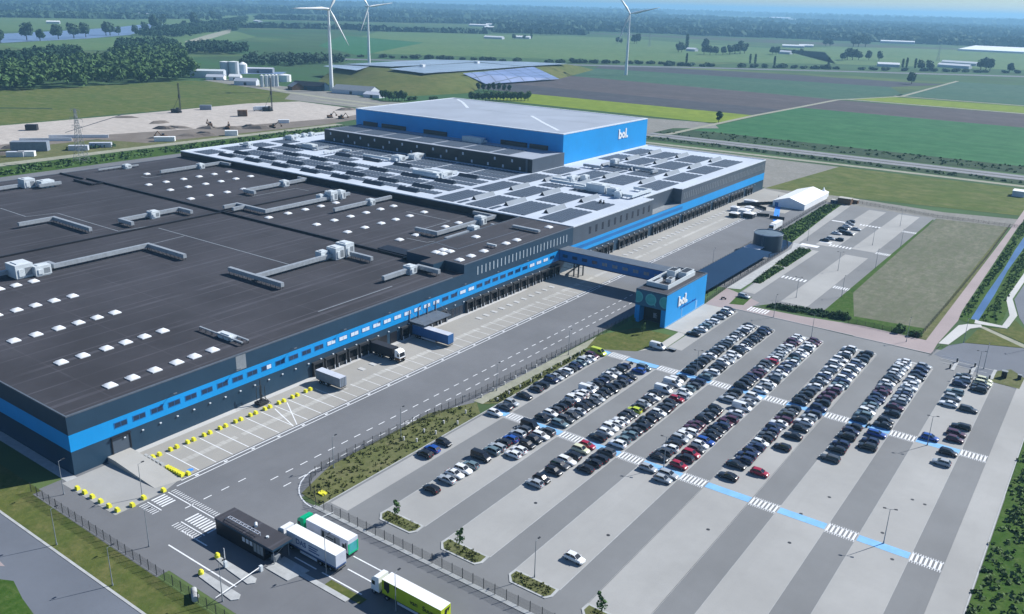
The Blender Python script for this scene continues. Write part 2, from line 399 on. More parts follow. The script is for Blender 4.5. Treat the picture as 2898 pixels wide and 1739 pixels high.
# lines on the truck road
mb = MB()
mb.rect(-152.75,92,-152.45,440,.036); mb.rect(-151.45,90,-151.2,440,.036)
for i in range(50):
    y = 95+i*7.6
    if y < 440: mb.rect(-152.2,y,-151.7,y+.9,.036)
for i in range(70):
    y = 104+i*4.2
    if y < 300:
        mb.rect(-137.75,y,-137.5,y+2.1,.036); mb.rect(-133.5,y,-133.25,y+2.1,.036)
for i in range(4): mb.rect(-142.6,86+i*4.4,-142.35,88+i*4.4,.036)
for i in range(11): mb.rect(-166+.2, 96.9+i*4.5, -153.4, 97.12+i*4.5, .04)
for i in range(40):
    y = 96+i*4.5
    if y > 143: mb.rect(-160.5,y,-153.4,y+.16,.04)
mb.sheet([(-164.5,127.2),(-164.5,127.5),(-153.4,124.1),(-153.4,123.8)],.044); mb.sheet([(-165,131.6),(-164.8,131.8),(-153.4,125.2),(-153.4,124.9)],.048)
# broken cross-walk and give-way ladders by the gatehouse
for y0, xs in ((84.2,(-150.6,-146.2)),(84.2,(-138.9,-131.3))):
    x = xs[0]
    while x < xs[1]: mb.rect(x,83.4,x+.45,86.6,.036); x += .9
mb.rect(-150.6,87.35,-131.2,87.6,.036); mb.rect(-150.6,82.5,-145.6,82.75,.036); mb.rect(-138.9,82.5,-131.2,82.75,.036)
for i in range(26): mb.rect(-150.4+i*.75,80.6,-150.2+i*.75,82.2,.036) if not 6 < i < 15 else None
for i in range(26): mb.rect(-150.4+i*.75,88.0,-150.2+i*.75,89.2,.036)
mb.rect(-134,76.4,-113.5,76.7,.036); mb.rect(-136,80.7,-128,81.0,.036)
for x0, x1, y in ((-103.5,-88.5,95.6),(-101.5,-92,92.2),(-104.5,-94.2,88.6),(-112,-106,88.6)): mb.rect(x0,y,x1,y+.28,.036)
# white line beside the hatched kerb and the long double white line at the yard fence
for i in range(8):
    a = R(180+i*11); a2 = R(180+(i+1)*11)
    mb.sheet([(-122+11.6*math.cos(a),114+11.6*math.sin(a)),(-122+11.9*math.cos(a),114+11.9*math.sin(a)),(-122+11.9*math.cos(a2),114+11.9*math.sin(a2)),(-122+11.6*math.cos(a2),114+11.6*math.sin(a2))],.036)
mb.sheet([(-133.4,141),(-133.1,141),(-128.6,158),(-128.9,158)],.036); mb.sheet([(-133.4,146),(-133.1,146),(-131.6,141),(-131.9,141)],.036)
struct('road_marking', mb, M['white_line'])
mb = MB()
mb.raw([(-154.9+.9*math.cos(a)*(1 if k%2 else .55), 95.9+.9*math.sin(a)*(1 if k%2 else .55), .05) for k, a in enumerate([2*math.pi*i/16 for i in range(16)])], [tuple(range(16))])
struct('floor_symbol', mb, M['blue_paint'])
# pale slabs laid in the paving along the dock bays
mb = MB()
for i in range(80):
    y = 97+i*4.5
    if y < 430:
        for q in range(3):
            if random.random() < .88: mb.rect(-160.4+random.uniform(-.2,.2), y+q*1.5, -158.8, y+q*1.5+1.35, .037)
struct('pale_slabs', mb, M['ramp'])

# verge, public road and gate lanes bottom left
land('verge', 'lawn', [rc(-560,60.6,-171.9,71.4), [(-171.9,62.6),(-40,62.8),(-40,69.2),(-112,69.4),(-171.9,69.6)]], .06)
land('road', 'asphalt_public', [[(-560,20),(20,20),(20,62.5),(-560,62.5)]], .03)
land('kerb', 'kerb', [rc(-560,62.2,20,62.7)], .09)
land('verge', 'lush', [[(-400,0),(-260,0),(-151.5,50.5),(-146,53.4),(-140,52),(-100,46),(-60,40),(-60,0)]], .05)
land('pavement', 'red_path', [[(-300,20),(-160,49),(-151.5,54.5),(-160,55),(-300,40)]], .045)
land('kerb', 'kerb', [rc(-115.5,85.5,-95,86.6), rc(-122.5,102.3,20,103.3)], .10)
land('verge', 'lawn', [rc(-101.5,86.6,-92.5,88.3), rc(-86,86.6,-60,88.3)], .06)
# gate islands
mb = MB()
for pl in ([(-118.6,78.6),(-112.4,78.2),(-111.6,79.2),(-112.4,80.2),(-123,80.2),(-123.5,79.4)], [(-121,74.2),(-111,73.6),(-110.2,74.6),(-111,75.6),(-121.8,75.6)], [(-113.6,83.2),(-107.5,83.2),(-106.6,87.6),(-113.6,87.6)]):
    mb.prism(pl, .02, .16)
struct('kerb', mb, M['kerb'])

# main car park: asphalt base, paver bays, pavements
land('parking_lot', 'asphalt_lot', [[(-121.2,103.4),(30,103.4),(0,150),(-6.6,200),(-6.8,262),(8,281),(8,300),(-37.2,284),(-37.4,278.3),(-61,278.6),(-91,279.3),(-104,279),(-104.2,231),(-110,222),(-121.4,216)]], .05)
AIS = [(-115.6,-109.6),(-99.3,-93.2),(-82.8,-76.8),(-66.9,-61.0),(-50.6,-44.6),(-34.4,-28.3),(-18.2,-12.3)]
BAYS = [(-109.6,-99.3),(-93.2,-82.8),(-76.8,-66.9),(-61.0,-50.6),(-44.6,-34.4),(-28.3,-18.2)]
polys = [rc(-120.6,105.8,-115.6,213)]
for a, b in BAYS: polys.append(rc(a, 111.4, b, 266.6))
polys[1] = rc(-109.6,111.4,-99.3,213); polys.append(rc(-12.3,103.4,-6.7,275)); polys.append(rc(-104.2,231,-99.6,277))
land('parking_bays', 'bay', polys, .062)
mb = MB()
for a, b in BAYS:
    for x in (a,b): mb.box(x-.07,111.4,.05,x+.07,(213 if a < -105 else 266.6),.072)
mb.box(-6.75,103.4,.04,-6.5,265,.14); mb.box(-121.4,103.4,.04,-121.2,216,.16)
for x0,y0,x1,y1 in ((-104.3,279.2,-61,279.0),(-61,278.8,-37.2,278.6)): mb.box(x0,y0-.15,.04,x1,y0+.15,.17)
struct('kerb', mb, M['kerb'])
# pedestrian routes: blue strips through the bays, ladder crossings over the aisles
mb = MB(); mw = MB()
for y0, y1 in ((160.8,163.4),(213.4,216.1)):
    for a, b in BAYS+[(-120.6,-115.6)]: mb.rect(a+.15, y0+.1, b-.15, y1-.1, .097)
    for a, b in AIS:
        n = 7; w = (b-a)/n
        for i in range(n): mw.rect(a+i*w+.12, y0, a+i*w+.12+w*.52, y1, .07)
        for e in (y0-.1, y1+.1): mw.rect(a, e-.06, b, e+.06, .074)
        for i in range(13):
            x = a+(i+.5)*(b-a)/13
            mw.rect(x-.06, y0-.8, x+.06, y0-.16, .07); mw.rect(x-.06, y1+.16, x+.06, y1+.7, .07)
struct('walkway', mb, M['blue_line'])
# planted bay ends along the lower fence
isl = MB(); beds = MB()
for i, (a, b) in enumerate(BAYS[:4]):
    pl = [(a+1.4,107.6),(b-.8,107.7),(b,109),(b-.1,111.4),(a,111.4),(a-.1,109.4)]
    isl.prism(pl, .04, .16); cx = sum(p[0] for p in pl)/6; cy = sum(p[1] for p in pl)/6
    beds.sheet([(cx+(x-cx)*.9, cy+(y-cy)*.78) for x,y in pl], .175)
for a, b in BAYS[1:]:
    isl.prism([(a,266.6),(b,266.6),(b-.6,267.8),(a+.6,267.8)], .04, .16)
struct('kerb', isl, M['kerb']); struct('planting_bed', beds, M['rough_grass'])
# grass strip between the truck road and the car park
land('verge', 'rough_grass', [[(-128.2,104.5),(-121.4,104),(-121.4,158),(-126.5,163),(-132,150),(-132,116)], [(-124.6,163),(-121.4,166),(-121.4,213),(-123.4,213)]], .07)
land('path', 'track_path', [[(-127.6,163),(-124.6,163),(-123.4,228),(-126.2,228)]], .066)
land('verge', 'lawn', [[(-126.5,226),(-123.5,214),(-110.5,221.5),(-107.4,231),(-108,241),(-120,240)]], .075)
land('pavement', 'red_path', [[(-112.4,277.5),(-104.4,277.5),(-104.3,279.3),(-37.3,279),(-37.6,290),(-42,290.5),(-61,291),(-81,287),(-98,285.5),(-97.5,291.5),(-105,296),(-113.5,300)]], .078)
land('pavement', 'ramp', [rc(-112.4,245.4,-104.6,277.4), [(-110,222),(-104.4,231),(-104.6,245.2),(-107.4,245.2),(-107.4,232)]], .082)
mw.rect(-96.5,279.6,-90.2,286.4,.084) if False else None
for i in range(7): mw.rect(-98.2+i*1.05, 280.6, -97.65+i*1.05, 285.4, .09)
# second car park
land('parking_lot', 'asphalt_lot', [[(-112,282),(-97.6,286.8),(-76,292),(-75,483),(-123,486),(-118.6,441),(-116.7,384),(-108.4,320),(-107.5,297)]], .07)
polys = [rc(-107.4,300,-102.6,377), rc(-92,298,-82.4,379.5), rc(-107.6,388,-98.6,444), rc(-122.2,441,-108.6,444) if False else rc(-107.8,444,-99,480), rc(-92.6,391,-82.4,480), [(-118.8,384),(-114.2,384),(-118.3,482),(-123,484)]]
land('parking_bays', 'bay', polys, .082)
mb2 = MB()
for a, b in ((-102.4,-92.2),(-82.2,-75.8)):
    for y0, y1 in ((327,330.5),(389.5,393),(440,443)):
        n = 7; w = (b-a)/n
        for i in range(n): mw.rect(a+i*w+.15, y0, a+i*w+.15+w*.5, y1, .09)
mw.rect(-116,440.2,-107.8,442,.092); mw.rect(-113,382,-105,386,.092); mw.rect(-107.6,393.5,-102.5,396.5,.092)
struct('road_marking', mw, M['white_line'])
# fenced fallow plot, cycle path, ditch, access road on the right
land('field', 'fallow', [[(-75.4,293),(-43.8,293.6),(-42.2,487.6),(-74.6,483)]], .09)
land('verge', 'lush', [[(-76.4,292.5),(-66,291.6),(-66,298),(-74,326),(-75.2,478),(-76,480)], [(-66,291),(-43.6,293),(-43.8,302),(-66,299)]], .10)
land('verge', 'rough_grass', [[(-43.6,291),(-41,290.6),(-40.6,322),(-42,487.6),(-43.2,487.6)]], .095)
land('cycle_path', 'red_path', [[(-41.2,289),(-37.6,289),(-36.4,318),(-37.2,330),(-38.6,490),(-37,560),(-41.4,560),(-41,490)]], .10)
land('verge', 'lush', [[(-37,321),(-34,318.4),(-25,318),(-24,330),(-26.5,420),(-25.5,560),(-37,560),(-38.2,490),(-36.6,330)]], .09)
land('ditch', 'ditch_water', [[(-33.2,323),(-30.8,323),(-30.8,360),(-31.5,400),(-30.9,440),(-30.8,560),(-33,560),(-33.6,440),(-33.1,400),(-33.4,360)]], .11)
land('pavement', 'tile', [[(-37.4,290),(-34.6,291),(-31.6,312),(-28.6,316.6),(-29.4,318.8),(-33.2,316.4),(-35.4,313)], [(-31.4,318.8),(-21.6,320.4),(-21.6,322.4),(-30.6,322.6),(-31.8,323.4)], [(-23.4,322.4),(-21.4,322.4),(-20.6,338),(-24.6,358),(-23,420),(-25,420),(-26.6,357),(-22.8,336)]], .115)
land('verge', 'lawn', [[(-30.8,296.4),(-15,303.5),(-13.8,305.5),(-27.4,315.4),(-29.6,312)], [(-27,317),(-13,306.8),(-8,304),(-6,308),(-16,322),(-20.6,332),(-21.2,320)]], .10)
land('path', 'track_path', [[(-31,316.6),(-28,317.2),(-14,306.4),(-6,300.5),(-7,298.8),(-15,303.8),(-28,314.6)]], .104)
land('road', 'asphalt_public', [[(-6,300),(40,270),(60,560),(-22,560),(-22.6,420),(-24,358),(-19.8,336),(-15.6,322.4),(-5.6,308)], [(-36.6,279),(-6,262),(30,240),(40,280),(-6,300),(-15,303.2),(-31,296),(-34.4,290.4)]], .07)
mb = MB()
for i in range(16):
    mb.rect(-12+i*1.2, 298.4-i*.7, -11.3+i*1.2, 298.9-i*.7, .11); mb.rect(-10.4+i*1.2, 300.2-i*.7, -9.7+i*1.2, 300.7-i*.7, .11)
mb.sheet([(-11,295.6),(-8.6,293.4),(-7.6,294.2),(-9.4,296)], .11)
mb.box(-34.6,276.6,.08,-18.5,276.9,.12); mb.box(-33,273.2,.08,-21,273.45,.12)
struct('road_marking', mb, M['kerb'])
mb = MB()
for x in (-29.6,-24.6,-19.2,-7.4): mb.prism([(x-.5,268.8),(x+.5,268.8),(x+.4,277.4),(x-.4,277.4)], .05, .18)
struct('kerb', mb, M['kerb'])
land('verge', 'rough_grass', [[(-19.2,267),(-11.6,266.4),(-11.4,276),(-15.5,281),(-18.6,277)]], .12)
# green belt right of the car park
land('verge', 'lush', [[(-6.4,103),(40,103),(40,150),(3.4,200),(1.6,262),(-6.3,262)]], .085)
land('path', 'track_path', [[(4.6,142),(8.2,142),(4.2,260),(1.8,260)]], .10)
land('yard', 'asphalt_public', [[(9,120),(60,120),(60,220),(5.2,220)]], .11)
land('verge', 'gravel', [[(-172,496),(-126,484),(-75,483),(-42,488),(-38.8,491),(-38.6,512),(-75,502),(-130,506),(-160,520),(-176,520)]], .06)
land('yard', 'asphalt', [[(-172,440),(-119,441),(-126,486),(-172,500)]], .028)
land('planting_bed', 'lush', [[(-122,387),(-117,384),(-123.6,483),(-130.4,478),(-128.2,396)], [(-108.8,313.5),(-105.6,313.5),(-105.4,340),(-110,340)], [(-110.6,343),(-105.4,343),(-105.4,376),(-111.2,376)], [(-105.6,283),(-101,285),(-102,296),(-106.6,292)], [(-97,287.4),(-66,292),(-66,295),(-76,298),(-93,294)]], .10)
land('pavement', 'kerb', [[(-113.6,300),(-108.9,302),(-108.9,313),(-110.4,341),(-111.4,376),(-105.6,377),(-113.8,384),(-116.4,384),(-113.6,373)]], .086)
land('yard', 'asphalt', [rc(-129,300,-113.6,386)], .03)

# ------------------------------------------------------------------ lettering
def ring_poly(cx, cy, ro, ri, n=28):
    o = [(cx+ro*math.cos(2*math.pi*i/n), cy+ro*math.sin(2*math.pi*i/n)) for i in range(n)]
    k = [(cx+ri*math.cos(2*math.pi*i/n), cy+ri*math.sin(2*math.pi*i/n)) for i in range(n)]
    return o, k
def bol_sign(y0, z0, H, X, d=.25):
    """rounded letters b o l and a full stop, standing off a wall that faces +X"""
    mb = MB(); s = .235*H; ro = .335*H; ri = .135*H
    def stem(y, za, zb): mb.box(X, y, za, X+d, y+s, zb)
    def ring(cy, cz):
        o, k = ring_poly(cy, cz, ro, ri); n = len(o)
        f = [(X+d,a,b) for a,b in o]+[(X+d,a,b) for a,b in k]; bk = [(X,a,b) for a,b in o]+[(X,a,b) for a,b in k]
        mb.raw(f+bk, [(i,(i+1)%n,n+(i+1)%n,n+i) for i in range(n)]+[((i+1)%n,i,2*n+i,2*n+(i+1)%n) for i in range(n)]+[(n+i,n+(i+1)%n,3*n+(i+1)%n,3*n+i) for i in range(n)])
    stem(y0, z0, z0+H); d += .004; ring(y0+ro+.02*H, z0+ro)
    y = y0+2*ro+.06*H+ro; d += .004; ring(y, z0+ro)
    stem(y+ro+.05*H, z0, z0+H)
    mb.box(X, y+ro+.05*H+s+.08*H, z0, X+d, y+ro+.05*H+s+.08*H+s, z0+s)
    return mb
def text_part(body, size, mat, parent, loc, rot, name='lettering', bold=.0, depth=.02):
    cu = bpy.data.curves.new(name, 'FONT'); cu.body = body; cu.size = size; cu.extrude = depth; cu.offset = bold
    tmp = bpy.data.objects.new('tmp', cu); COL.objects.link(tmp)
    bpy.context.view_layer.update()
    me = bpy.data.meshes.new_from_object(tmp.evaluated_get(bpy.context.evaluated_depsgraph_get()))
    bpy.data.objects.remove(tmp); me.materials.clear(); me.materials.append(mat)
    o = bpy.data.objects.new(name, me); COL.objects.link(o)
    o.parent = parent; o.location = loc; o.rotation_euler = rot; return o

# ------------------------------------------------------------------ the low black hall
HALL = (-300,180,0)
hall = thing('warehouse', 'low warehouse hall with flat black roof and blue window band along the docks', 'warehouse', HALL)
X0, Y0, Y1, Z1 = -430.5, 79.0, 283.0, 14.1
mb = MB(); mb.box(X0, Y0, 0, XF, Y1, Z1-.02, 0, 1); mb.build('wall', [M['dark_wall'], M['black_roof']], hall, HALL)
mb = MB()
mb.box(XF-.05, Y0-.03, 5.7, XF+.03, 283.0, 9.7); mb.box(X0, Y0-.03, 5.7, XF-.05, Y0+.1, 9.7)
mb.build('blue_band', M['blue_wall'], hall, HALL)
mb = MB()
for a in ((XF-.35,Y0,XF+.05,208.4),(X0,Y0-.05,XF-.35,Y0+.3),(X0-.05,Y0+.3,X0+.3,Y1)): mb.box(a[0],a[1],Z1-.1,a[2],a[3],Z1+.22)
mb.build('parapet', M['trim'], hall, HALL)
mb = MB()
mb.box(-408,215.0,Z1-.05,-198.3,215.6,Z1+.75); mb.box(-303.4,Y0+.4,Z1-.05,-302.8,214.9,Z1+.6); mb.box(-303.4,215.7,Z1-.05,-302.8,282.6,Z1+.6)
mb.box(-430,213.6,Z1-.05,-409,214.2,Z1+.7); mb.box(-409,209.2,Z1-.05,-393,209.8,Z1+.9); mb.box(-393,209.9,Z1-.05,-392.4,214.9,Z1+.8)
mb.box(-214,216,Z1-.05,-199,221.5,Z1+1.0); mb.box(-199,213,Z1-.05,-198.4,215,Z1+.9)
mb.build('roof_joint', M['black_wall'], hall, HALL)
mb = MB()
def strip(pts, w, z):
    for (x0,y0),(x1,y1) in zip(pts, pts[1:]):
        d = Vector((x1-x0,y1-y0)); d.normalize(); n = Vector((-d.y,d.x))*w/2
        mb.sheet([(x0+n.x,y0+n.y),(x1+n.x,y1+n.y),(x1-n.x,y1-n.y),(x0-n.x,y0-n.y)], z)
for L in ([(-181.5,158.3),(-181.5,189.3)], [(-300.0,183.8),(-221.7,184.1),(-221.7,189.7)], [(-282.6,183.3),(-281.5,168.9)],
          [(-376.9,160.5),(-354.7,160.1),(-351.6,171.2),(-306.8,171.3),(-304.9,186.4)], [(-395.7,236.4),(-390.6,236.6),(-390.4,243.8)],
          [(-319.7,244.0),(-319.2,268.6),(-310.6,269.0)], [(-218.0,235.8),(-208.0,236.3),(-207.1,239.6)], [(-247.9,268.3),(-223.0,267.9),(-222.4,248.5)]):
    strip(L, .45, Z1+.012)
mb.build('roof_walkway', M['steel'], hall, HALL)
# raised office block at the end of the hall, with tall slit windows
mb = MB()
mb.prism([(-198.2,214.4),(-186.8,214.4),(-186.8,208.6),(-180.9,208.6),(-180.9,214.4),(XF+.02,214.4),(XF+.02,283.0),(-198.2,283.0)], Z1-.1, 17.06, 0, 1)
mb.build('office_block', [M['dark_wall'], M['black_roof']], hall, HALL)
mb = MB(); mb.box(XF-.3,214.4,17.0,XF+.06,283,17.3); mb.box(-180.9,214.35,17.0,XF-.3,214.6,17.28); mb.box(-198.25,214.35,17.0,-198,283,17.3)
strip([(-186.8,228.7),(-185.5,265.2)], .4, 17.075); strip([(-199.0,230.3),(-186.5,228.2)], .4, 17.079)
mb.build('office_parapet', M['trim'], hall, HALL)
def local(fn, name, mats):
    mb = MB(); fn(mb); return mb.build(name, mats)
def use(proto, parent, org, locs, rz=None):
    """first location takes the prototype itself, the others copies of it and of its sub-parts"""
    for i, l in enumerate(locs):
        o = proto if i == 0 else copy_tree(proto)
        o.parent = parent; o.location = (l[0]-org[0], l[1]-org[1], l[2]-org[2])
def win(mb):   # frame on the wall facing +X
    mb.box(-.02,-1.62,-.72,.06,1.62,.72)
def make_window(paneM):
    w = local(win, 'window', M['blue_wall2'])
    def pn(mb):
        mb.box(.06,-1.45,-.55,.075,-.06,.55); mb.box(.06,.06,-.55,.075,1.45,.55)
    p = local(pn, 'pane', M[paneM]); p.parent = w; return w
ys = [90.8+4.552*i for i in range(40)]
pale = set([14,15,16,17,18,19,20,21,22,23,24,27,28,36,37,38])
use(make_window('pane_dark'), hall, HALL, [(XF+.03,y,7.95) for i,y in enumerate(ys) if i not in pale and i != 9])
use(make_window('pane_sky'), hall, HALL, [(XF+.03,y,7.95) for i,y in enumerate(ys) if i in pale])
w = local(win, 'window', M['blue_wall2']); w.parent = hall; w.location = (XF+.03-HALL[0], ys[9]-HALL[1], 7.95)
p = local(lambda mb: mb.box(.06,-1.45,-.55,.075,-.06,.55), 'pane', M['pane_dark']); p.parent = w
p = local(lambda mb: mb.box(.06,.06,-.55,.075,1.45,.55), 'pane', M['pane_sky']); p.parent = w
sl = local(lambda mb: mb.box(-.02,-.24,-1.45,.05,.24,1.45), 'slit_window', M['slit_glass'])
use(sl, hall, HALL, [(XF+.03, 221.8+2.257*i, 13.5) for i in range(26)])
sk = local(lambda mb: (mb.box(-1.3,-1.3,0,1.3,1.3,.25), mb.raw([(-1.2,-1.2,.25),(1.2,-1.2,.25),(1.2,1.2,.25),(-1.2,1.2,.25),(-.8,-.8,.62),(.8,-.8,.62),(.8,.8,.62),(-.8,.8,.62)],[(0,1,5,4),(1,2,6,5),(2,3,7,6),(3,0,4,7),(4,5,6,7)],0,True)), 'skylight', M['skylight'])
SK = []
for x, a in ((-180,(93.6,99.2,105,111,116,121.4)),(-201.5,(93.5,99,105.2,110.5,115.8,121.2)),(-224.3,(93.2,98.9,104.9,110.4,115.7,121)),(-247,(99.3,104.8,110.1,115.5,121)),(-269.5,(104.8,110.4,115.4,120.8)),
     (-375,(227.2,236.5,246.1,254.9,263.7,272.6)),(-357.5,(227.1,236.6,246.1,254.8,263.6,272.5)),(-334.8,(222.3,232,241.5,250.7)),(-281.9,(222.3,232.3,241.7,250.6,259.4)),
     (-258.7,(227.2,236.7,245.8,254.9,263.6,271.8)),(-241,(227.1,236.5,245.8,254.3,262.9,272)),(-218,(231.9,241.2,258.7,267.2)),(-399,(241.5,))):
    SK += [(x,y,Z1-.01) for y in a]
SK += [(x,y,17.05) for x,y in ((-192,245.6),(-177.8,232.1),(-178,245.5),(-177.8,252),(-179.6,276.2),(-177.4,224.3),(-177.3,218),(-189.6,220),(-186.6,220),(-189.6,224),(-186.6,224))]
use(sk, hall, HALL, SK)
def dock(mb):
    mb.box(-.02,-1.95,.0,.75,-1.45,4.1); mb.box(-.02,1.45,.0,.75,1.95,4.1); mb.box(-.02,-1.95,3.55,.85,1.95,4.2)
    mb.box(-.02,-1.45,.0,.5,1.45,1.05)
    for y in (-1.5,1.35): mb.box(.75,y,.0,.95,y+.15,1.25,1)
def make_dock():
    d = local(dock, 'dock_shelter', [M['dark_metal'], M['pale_trim']])
    q = local(lambda mb: mb.box(-.0,-1.44,1.06,.12,1.44,3.54), 'dock_door', M['door_dark']); q.parent = d; return d
DY = [149,153.4,157.8,162.3,166.8,171.4,184.9,198.5,203]+[217.1+4.53*k for k in range(13)]
use(make_dock(), hall, HALL, [(XF,y,-.02) for y in DY])
wl = local(lambda mb: mb.box(0,-.22,-.12,.3,.22,.12), 'wall_light', M['pale_trim'])
use(wl, hall, HALL, [(XF+.02, 91.2+4.552*i, 4.35) for i in range(38)])
fl = local(lambda mb: (mb.tube((0,0,0),(1.6,0,.5),.06), mb.box(1.4,-.45,.4,1.75,.45,.6)), 'floodlight', M['trim'])
use(fl, hall, HALL, [(XF+.02, 104+18.2*i, 10.6) for i in range(9)])
mb = MB(); mb.box(XF-.02,88.0,1.2,XF+.2,88.25,5.4); mb.box(XF-.02,92.4,1.2,XF+.2,92.65,5.4); mb.box(XF-.02,88.0,5.2,XF+.6,92.65,5.45)
dr = mb.build('roller_door', M['black_wall'], hall, HALL)
mb = MB(); mb.box(XF-.01,88.25,1.2,XF+.05,92.4,5.2); mb.build('shutter', M['dark_wall2'], dr, (0,0,0)); kids(dr)[0].data.transform(Matrix.Translation((-HALL[0],-HALL[1],0)))
for a in (175.6,179.9):
    mb = MB(); mb.box(XF-.01,a-1.5,.0,XF+.06,a+1.5,3.6); mb.build('roller_door', M['black_wall'], hall, HALL)
mb = MB(); mb.box(XF-.01,122.6,10.0,XF+.02,125.6,13.9); mb.build('translucent_panel', M['steel'], hall, HALL)
# glazed entrance and its canopy
cn = thing('canopy', 'dark steel loading canopy on posts above the blue trailer', 'canopy', (-169,193,0))
mb = MB(); mb.box(XF+.1,187,4.9,-166,200,5.15); mb.build('canopy_roof', M['trim'], cn, (-169,193,0))
for y in (187.2,191.4,195.6,199.7):
    mb = MB(); mb.box(XF+.1,y-.1,5.16,XF+.3,y+.1,8.6); mb.tube((XF+.2,y,8.4),(-166.3,y,5.2),.05); mb.build('hanger', M['steel'], cn, (-169,193,0))
mb = MB()
for y in (206.5,208.6,210.7,212.8): mb.box(XF,y-.9,.3,XF+.05,y+.9,3.4)
mb.build('glazed_front', M['glass'], hall, HALL)

# ------------------------------------------------------------------ the white-roofed hall
WH = (-300,390,0)
whall = thing('warehouse', 'white-roofed warehouse hall covered in solar panels, behind the black-roofed one', 'warehouse', WH)
mb = MB(); ZW = 17.1
mb.box(-431.5,283.02,0,-177.2,494.5,ZW,0,1); mb.box(-177.2,283.02,0,XF,351.8,ZW,0,1); mb.box(-177.2,381.9,0,XF,494.5,ZW,0,1); mb.box(-177.2,351.8,0,XF,381.9,9.9,0,2)
mb.build('wall', [M['dark_wall2'], M['white_roof'], M['steel']], whall, WH)
mb = MB(); mb.box(XF-.02,283.02,0,XF+.015,494.4,5.7); mb.build('dock_wall', M['dark_wall'], whall, WH)
mb = MB(); mb.box(XF-.02,283.02,5.7,XF+.04,494.55,9.7); mb.build('blue_band', M['blue_wall'], whall, WH)
mb = MB(); mb.box(XF,283.5,7.1,XF+.06,384,8.5); mb.build('window_strip', M['blue_wall2'], whall, WH)
mb = MB()
for a in ((XF-.4,283.0,XF+.05,351.8),(XF-.4,381.9,XF+.05,494.5),(-177.6,351.8,-177.1,381.9),(-431.6,283.4,-431.1,494.5),(-431.1,494.0,XF-.4,494.6),(-431.6,282.9,XF-.4,283.35)):
    mb.box(a[0],a[1],ZW-.2,a[2],a[3],ZW+.3)
mb.build('parapet', M['pale_trim'], whall, WH)
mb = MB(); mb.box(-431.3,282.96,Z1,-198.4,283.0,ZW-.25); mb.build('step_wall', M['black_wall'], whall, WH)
tw = local(lambda mb: mb.box(-.02,-.75,-1.5,.05,.75,1.5), 'tall_window', M['glass'])
use(tw, whall, WH, [(XF+.01, 296+5.2*i, 13.4) for i in range(11)])
lv = local(lambda mb: mb.box(-.02,-.3,-1.55,.12,.3,1.55), 'louvre', M['steel'])
use(lv, whall, WH, [(XF+.01, 384.5+2.1*i, 13.4) for i in range(52)])
WD = [290,294.6,299.2,304,308.8,313.5]+[322.4+4.6*k for k in range(6)]+[354.5+4.75*k for k in range(6)]+[386.4+4.85*k for k in range(7)]+[423.8+5.05*k for k in range(4)]+[447,451.6,456.2,460.8,470,474.6]
use(make_dock(), whall, WH, [(XF,y,-.02) for y in WD])
use(local(lambda mb: mb.box(0,-.22,-.12,.3,.22,.12), 'wall_light', M['pale_trim']), whall, WH, [(XF+.02, 288+4.7*i, 4.6) for i in range(42)])
# ridge skylights: one family runs towards the camera, the other across
def prism_y(mb, L=14.2, w=1.35, h=1.75):
    a=(-w,0,0); b=(w,0,0); t=(0,0,h); a2=(-w,L,0); b2=(w,L,0); t2=(0,L,h)
    mb.raw([a,b,t,a2,b2,t2], [(0,3,5,2),(1,2,5,4)], 0); mb.raw([(-w,0,0),(w,0,0),(0,0,h),(-w,L,0),(w,L,0),(0,L,h)], [(0,2,1),(3,4,5)], 1)
PY = []
for k in range(7):
    for x in (-232.4,-214.7,-193.9):
        if x == -232.4 and k == 3: continue
        if k == 2 and x > -200: continue
        PY.append((x, 295.6+28.05*k, ZW+.01))
use(local(prism_y, 'ridge_skylight', [M['prism_light'], M['black_wall']]), whall, WH, PY)
def prism_x(mb, L=12, w=1.7, h=1.5):
    mb.raw([(0,-w,0),(L,-w,0),(L,w,0),(0,w,0),(0,.4,h),(L,.4,h)], [(3,4,5,2)], 0); mb.raw([(0,-w,0),(L,-w,0),(L,w,0),(0,w,0),(0,.4,h),(L,.4,h)], [(0,1,5,4),(0,4,3),(1,2,5)], 1)
PX = []
for j, y in enumerate((290.4,300.4,316.6,334.6)):
    for k in range(7):
        x = -406.2+22.25*k
        if j == 3 and k in (1,5): continue
        PX.append((x, y, ZW+.01))
use(local(prism_x, 'sawtooth_skylight', [M['prism_light'], M['shade_side']]), whall, WH, PX)

# solar arrays: rows of tilted panel pairs lying on the white roof
def array_mesh(nx, ny):
    mb = MB()
    for i in range(nx):
        for j in range(ny):
            x, y = i*2.35, j*1.72
            mb.raw([(x,y,.12),(x+1.08,y,.32),(x+1.08,y+1.6,.32),(x,y+1.6,.12)], [(0,1,2,3)])
            mb.raw([(x+1.12,y,.32),(x+2.2,y,.12),(x+2.2,y+1.6,.12),(x+1.12,y+1.6,.32)], [(0,1,2,3)])
    return mb
ARR = {}
def solar(x0, y0, x1, y1, z=17.12, label=None, group='solar arrays on the white roof'):
    nx = max(1, int((x1-x0+.15)/2.35)); ny = max(1, int((y1-y0+.12)/1.72))
    if (nx,ny) in ARR: o = ARR[nx,ny].copy(); COL.objects.link(o)
    else:
        o = array_mesh(nx, ny).build('solar_array', M['solar']); ARR[nx,ny] = o
    o.location = (x0, y0, z); return tag(o, label, 'solar array', group)
cols = [(-248,-234.8,'beside the blue tower hall'),(-229.8,-216.9,'between two ridge skylights'),(-212.2,-196.2,'in the middle strip between ridge skylights'),(-191.4,-178.6,'next to the loading front')]
ordk = ['nearest the black roof','second from the black roof','third from the black roof','fourth from the black roof','fifth from the black roof','second from the far edge','nearest the far edge']
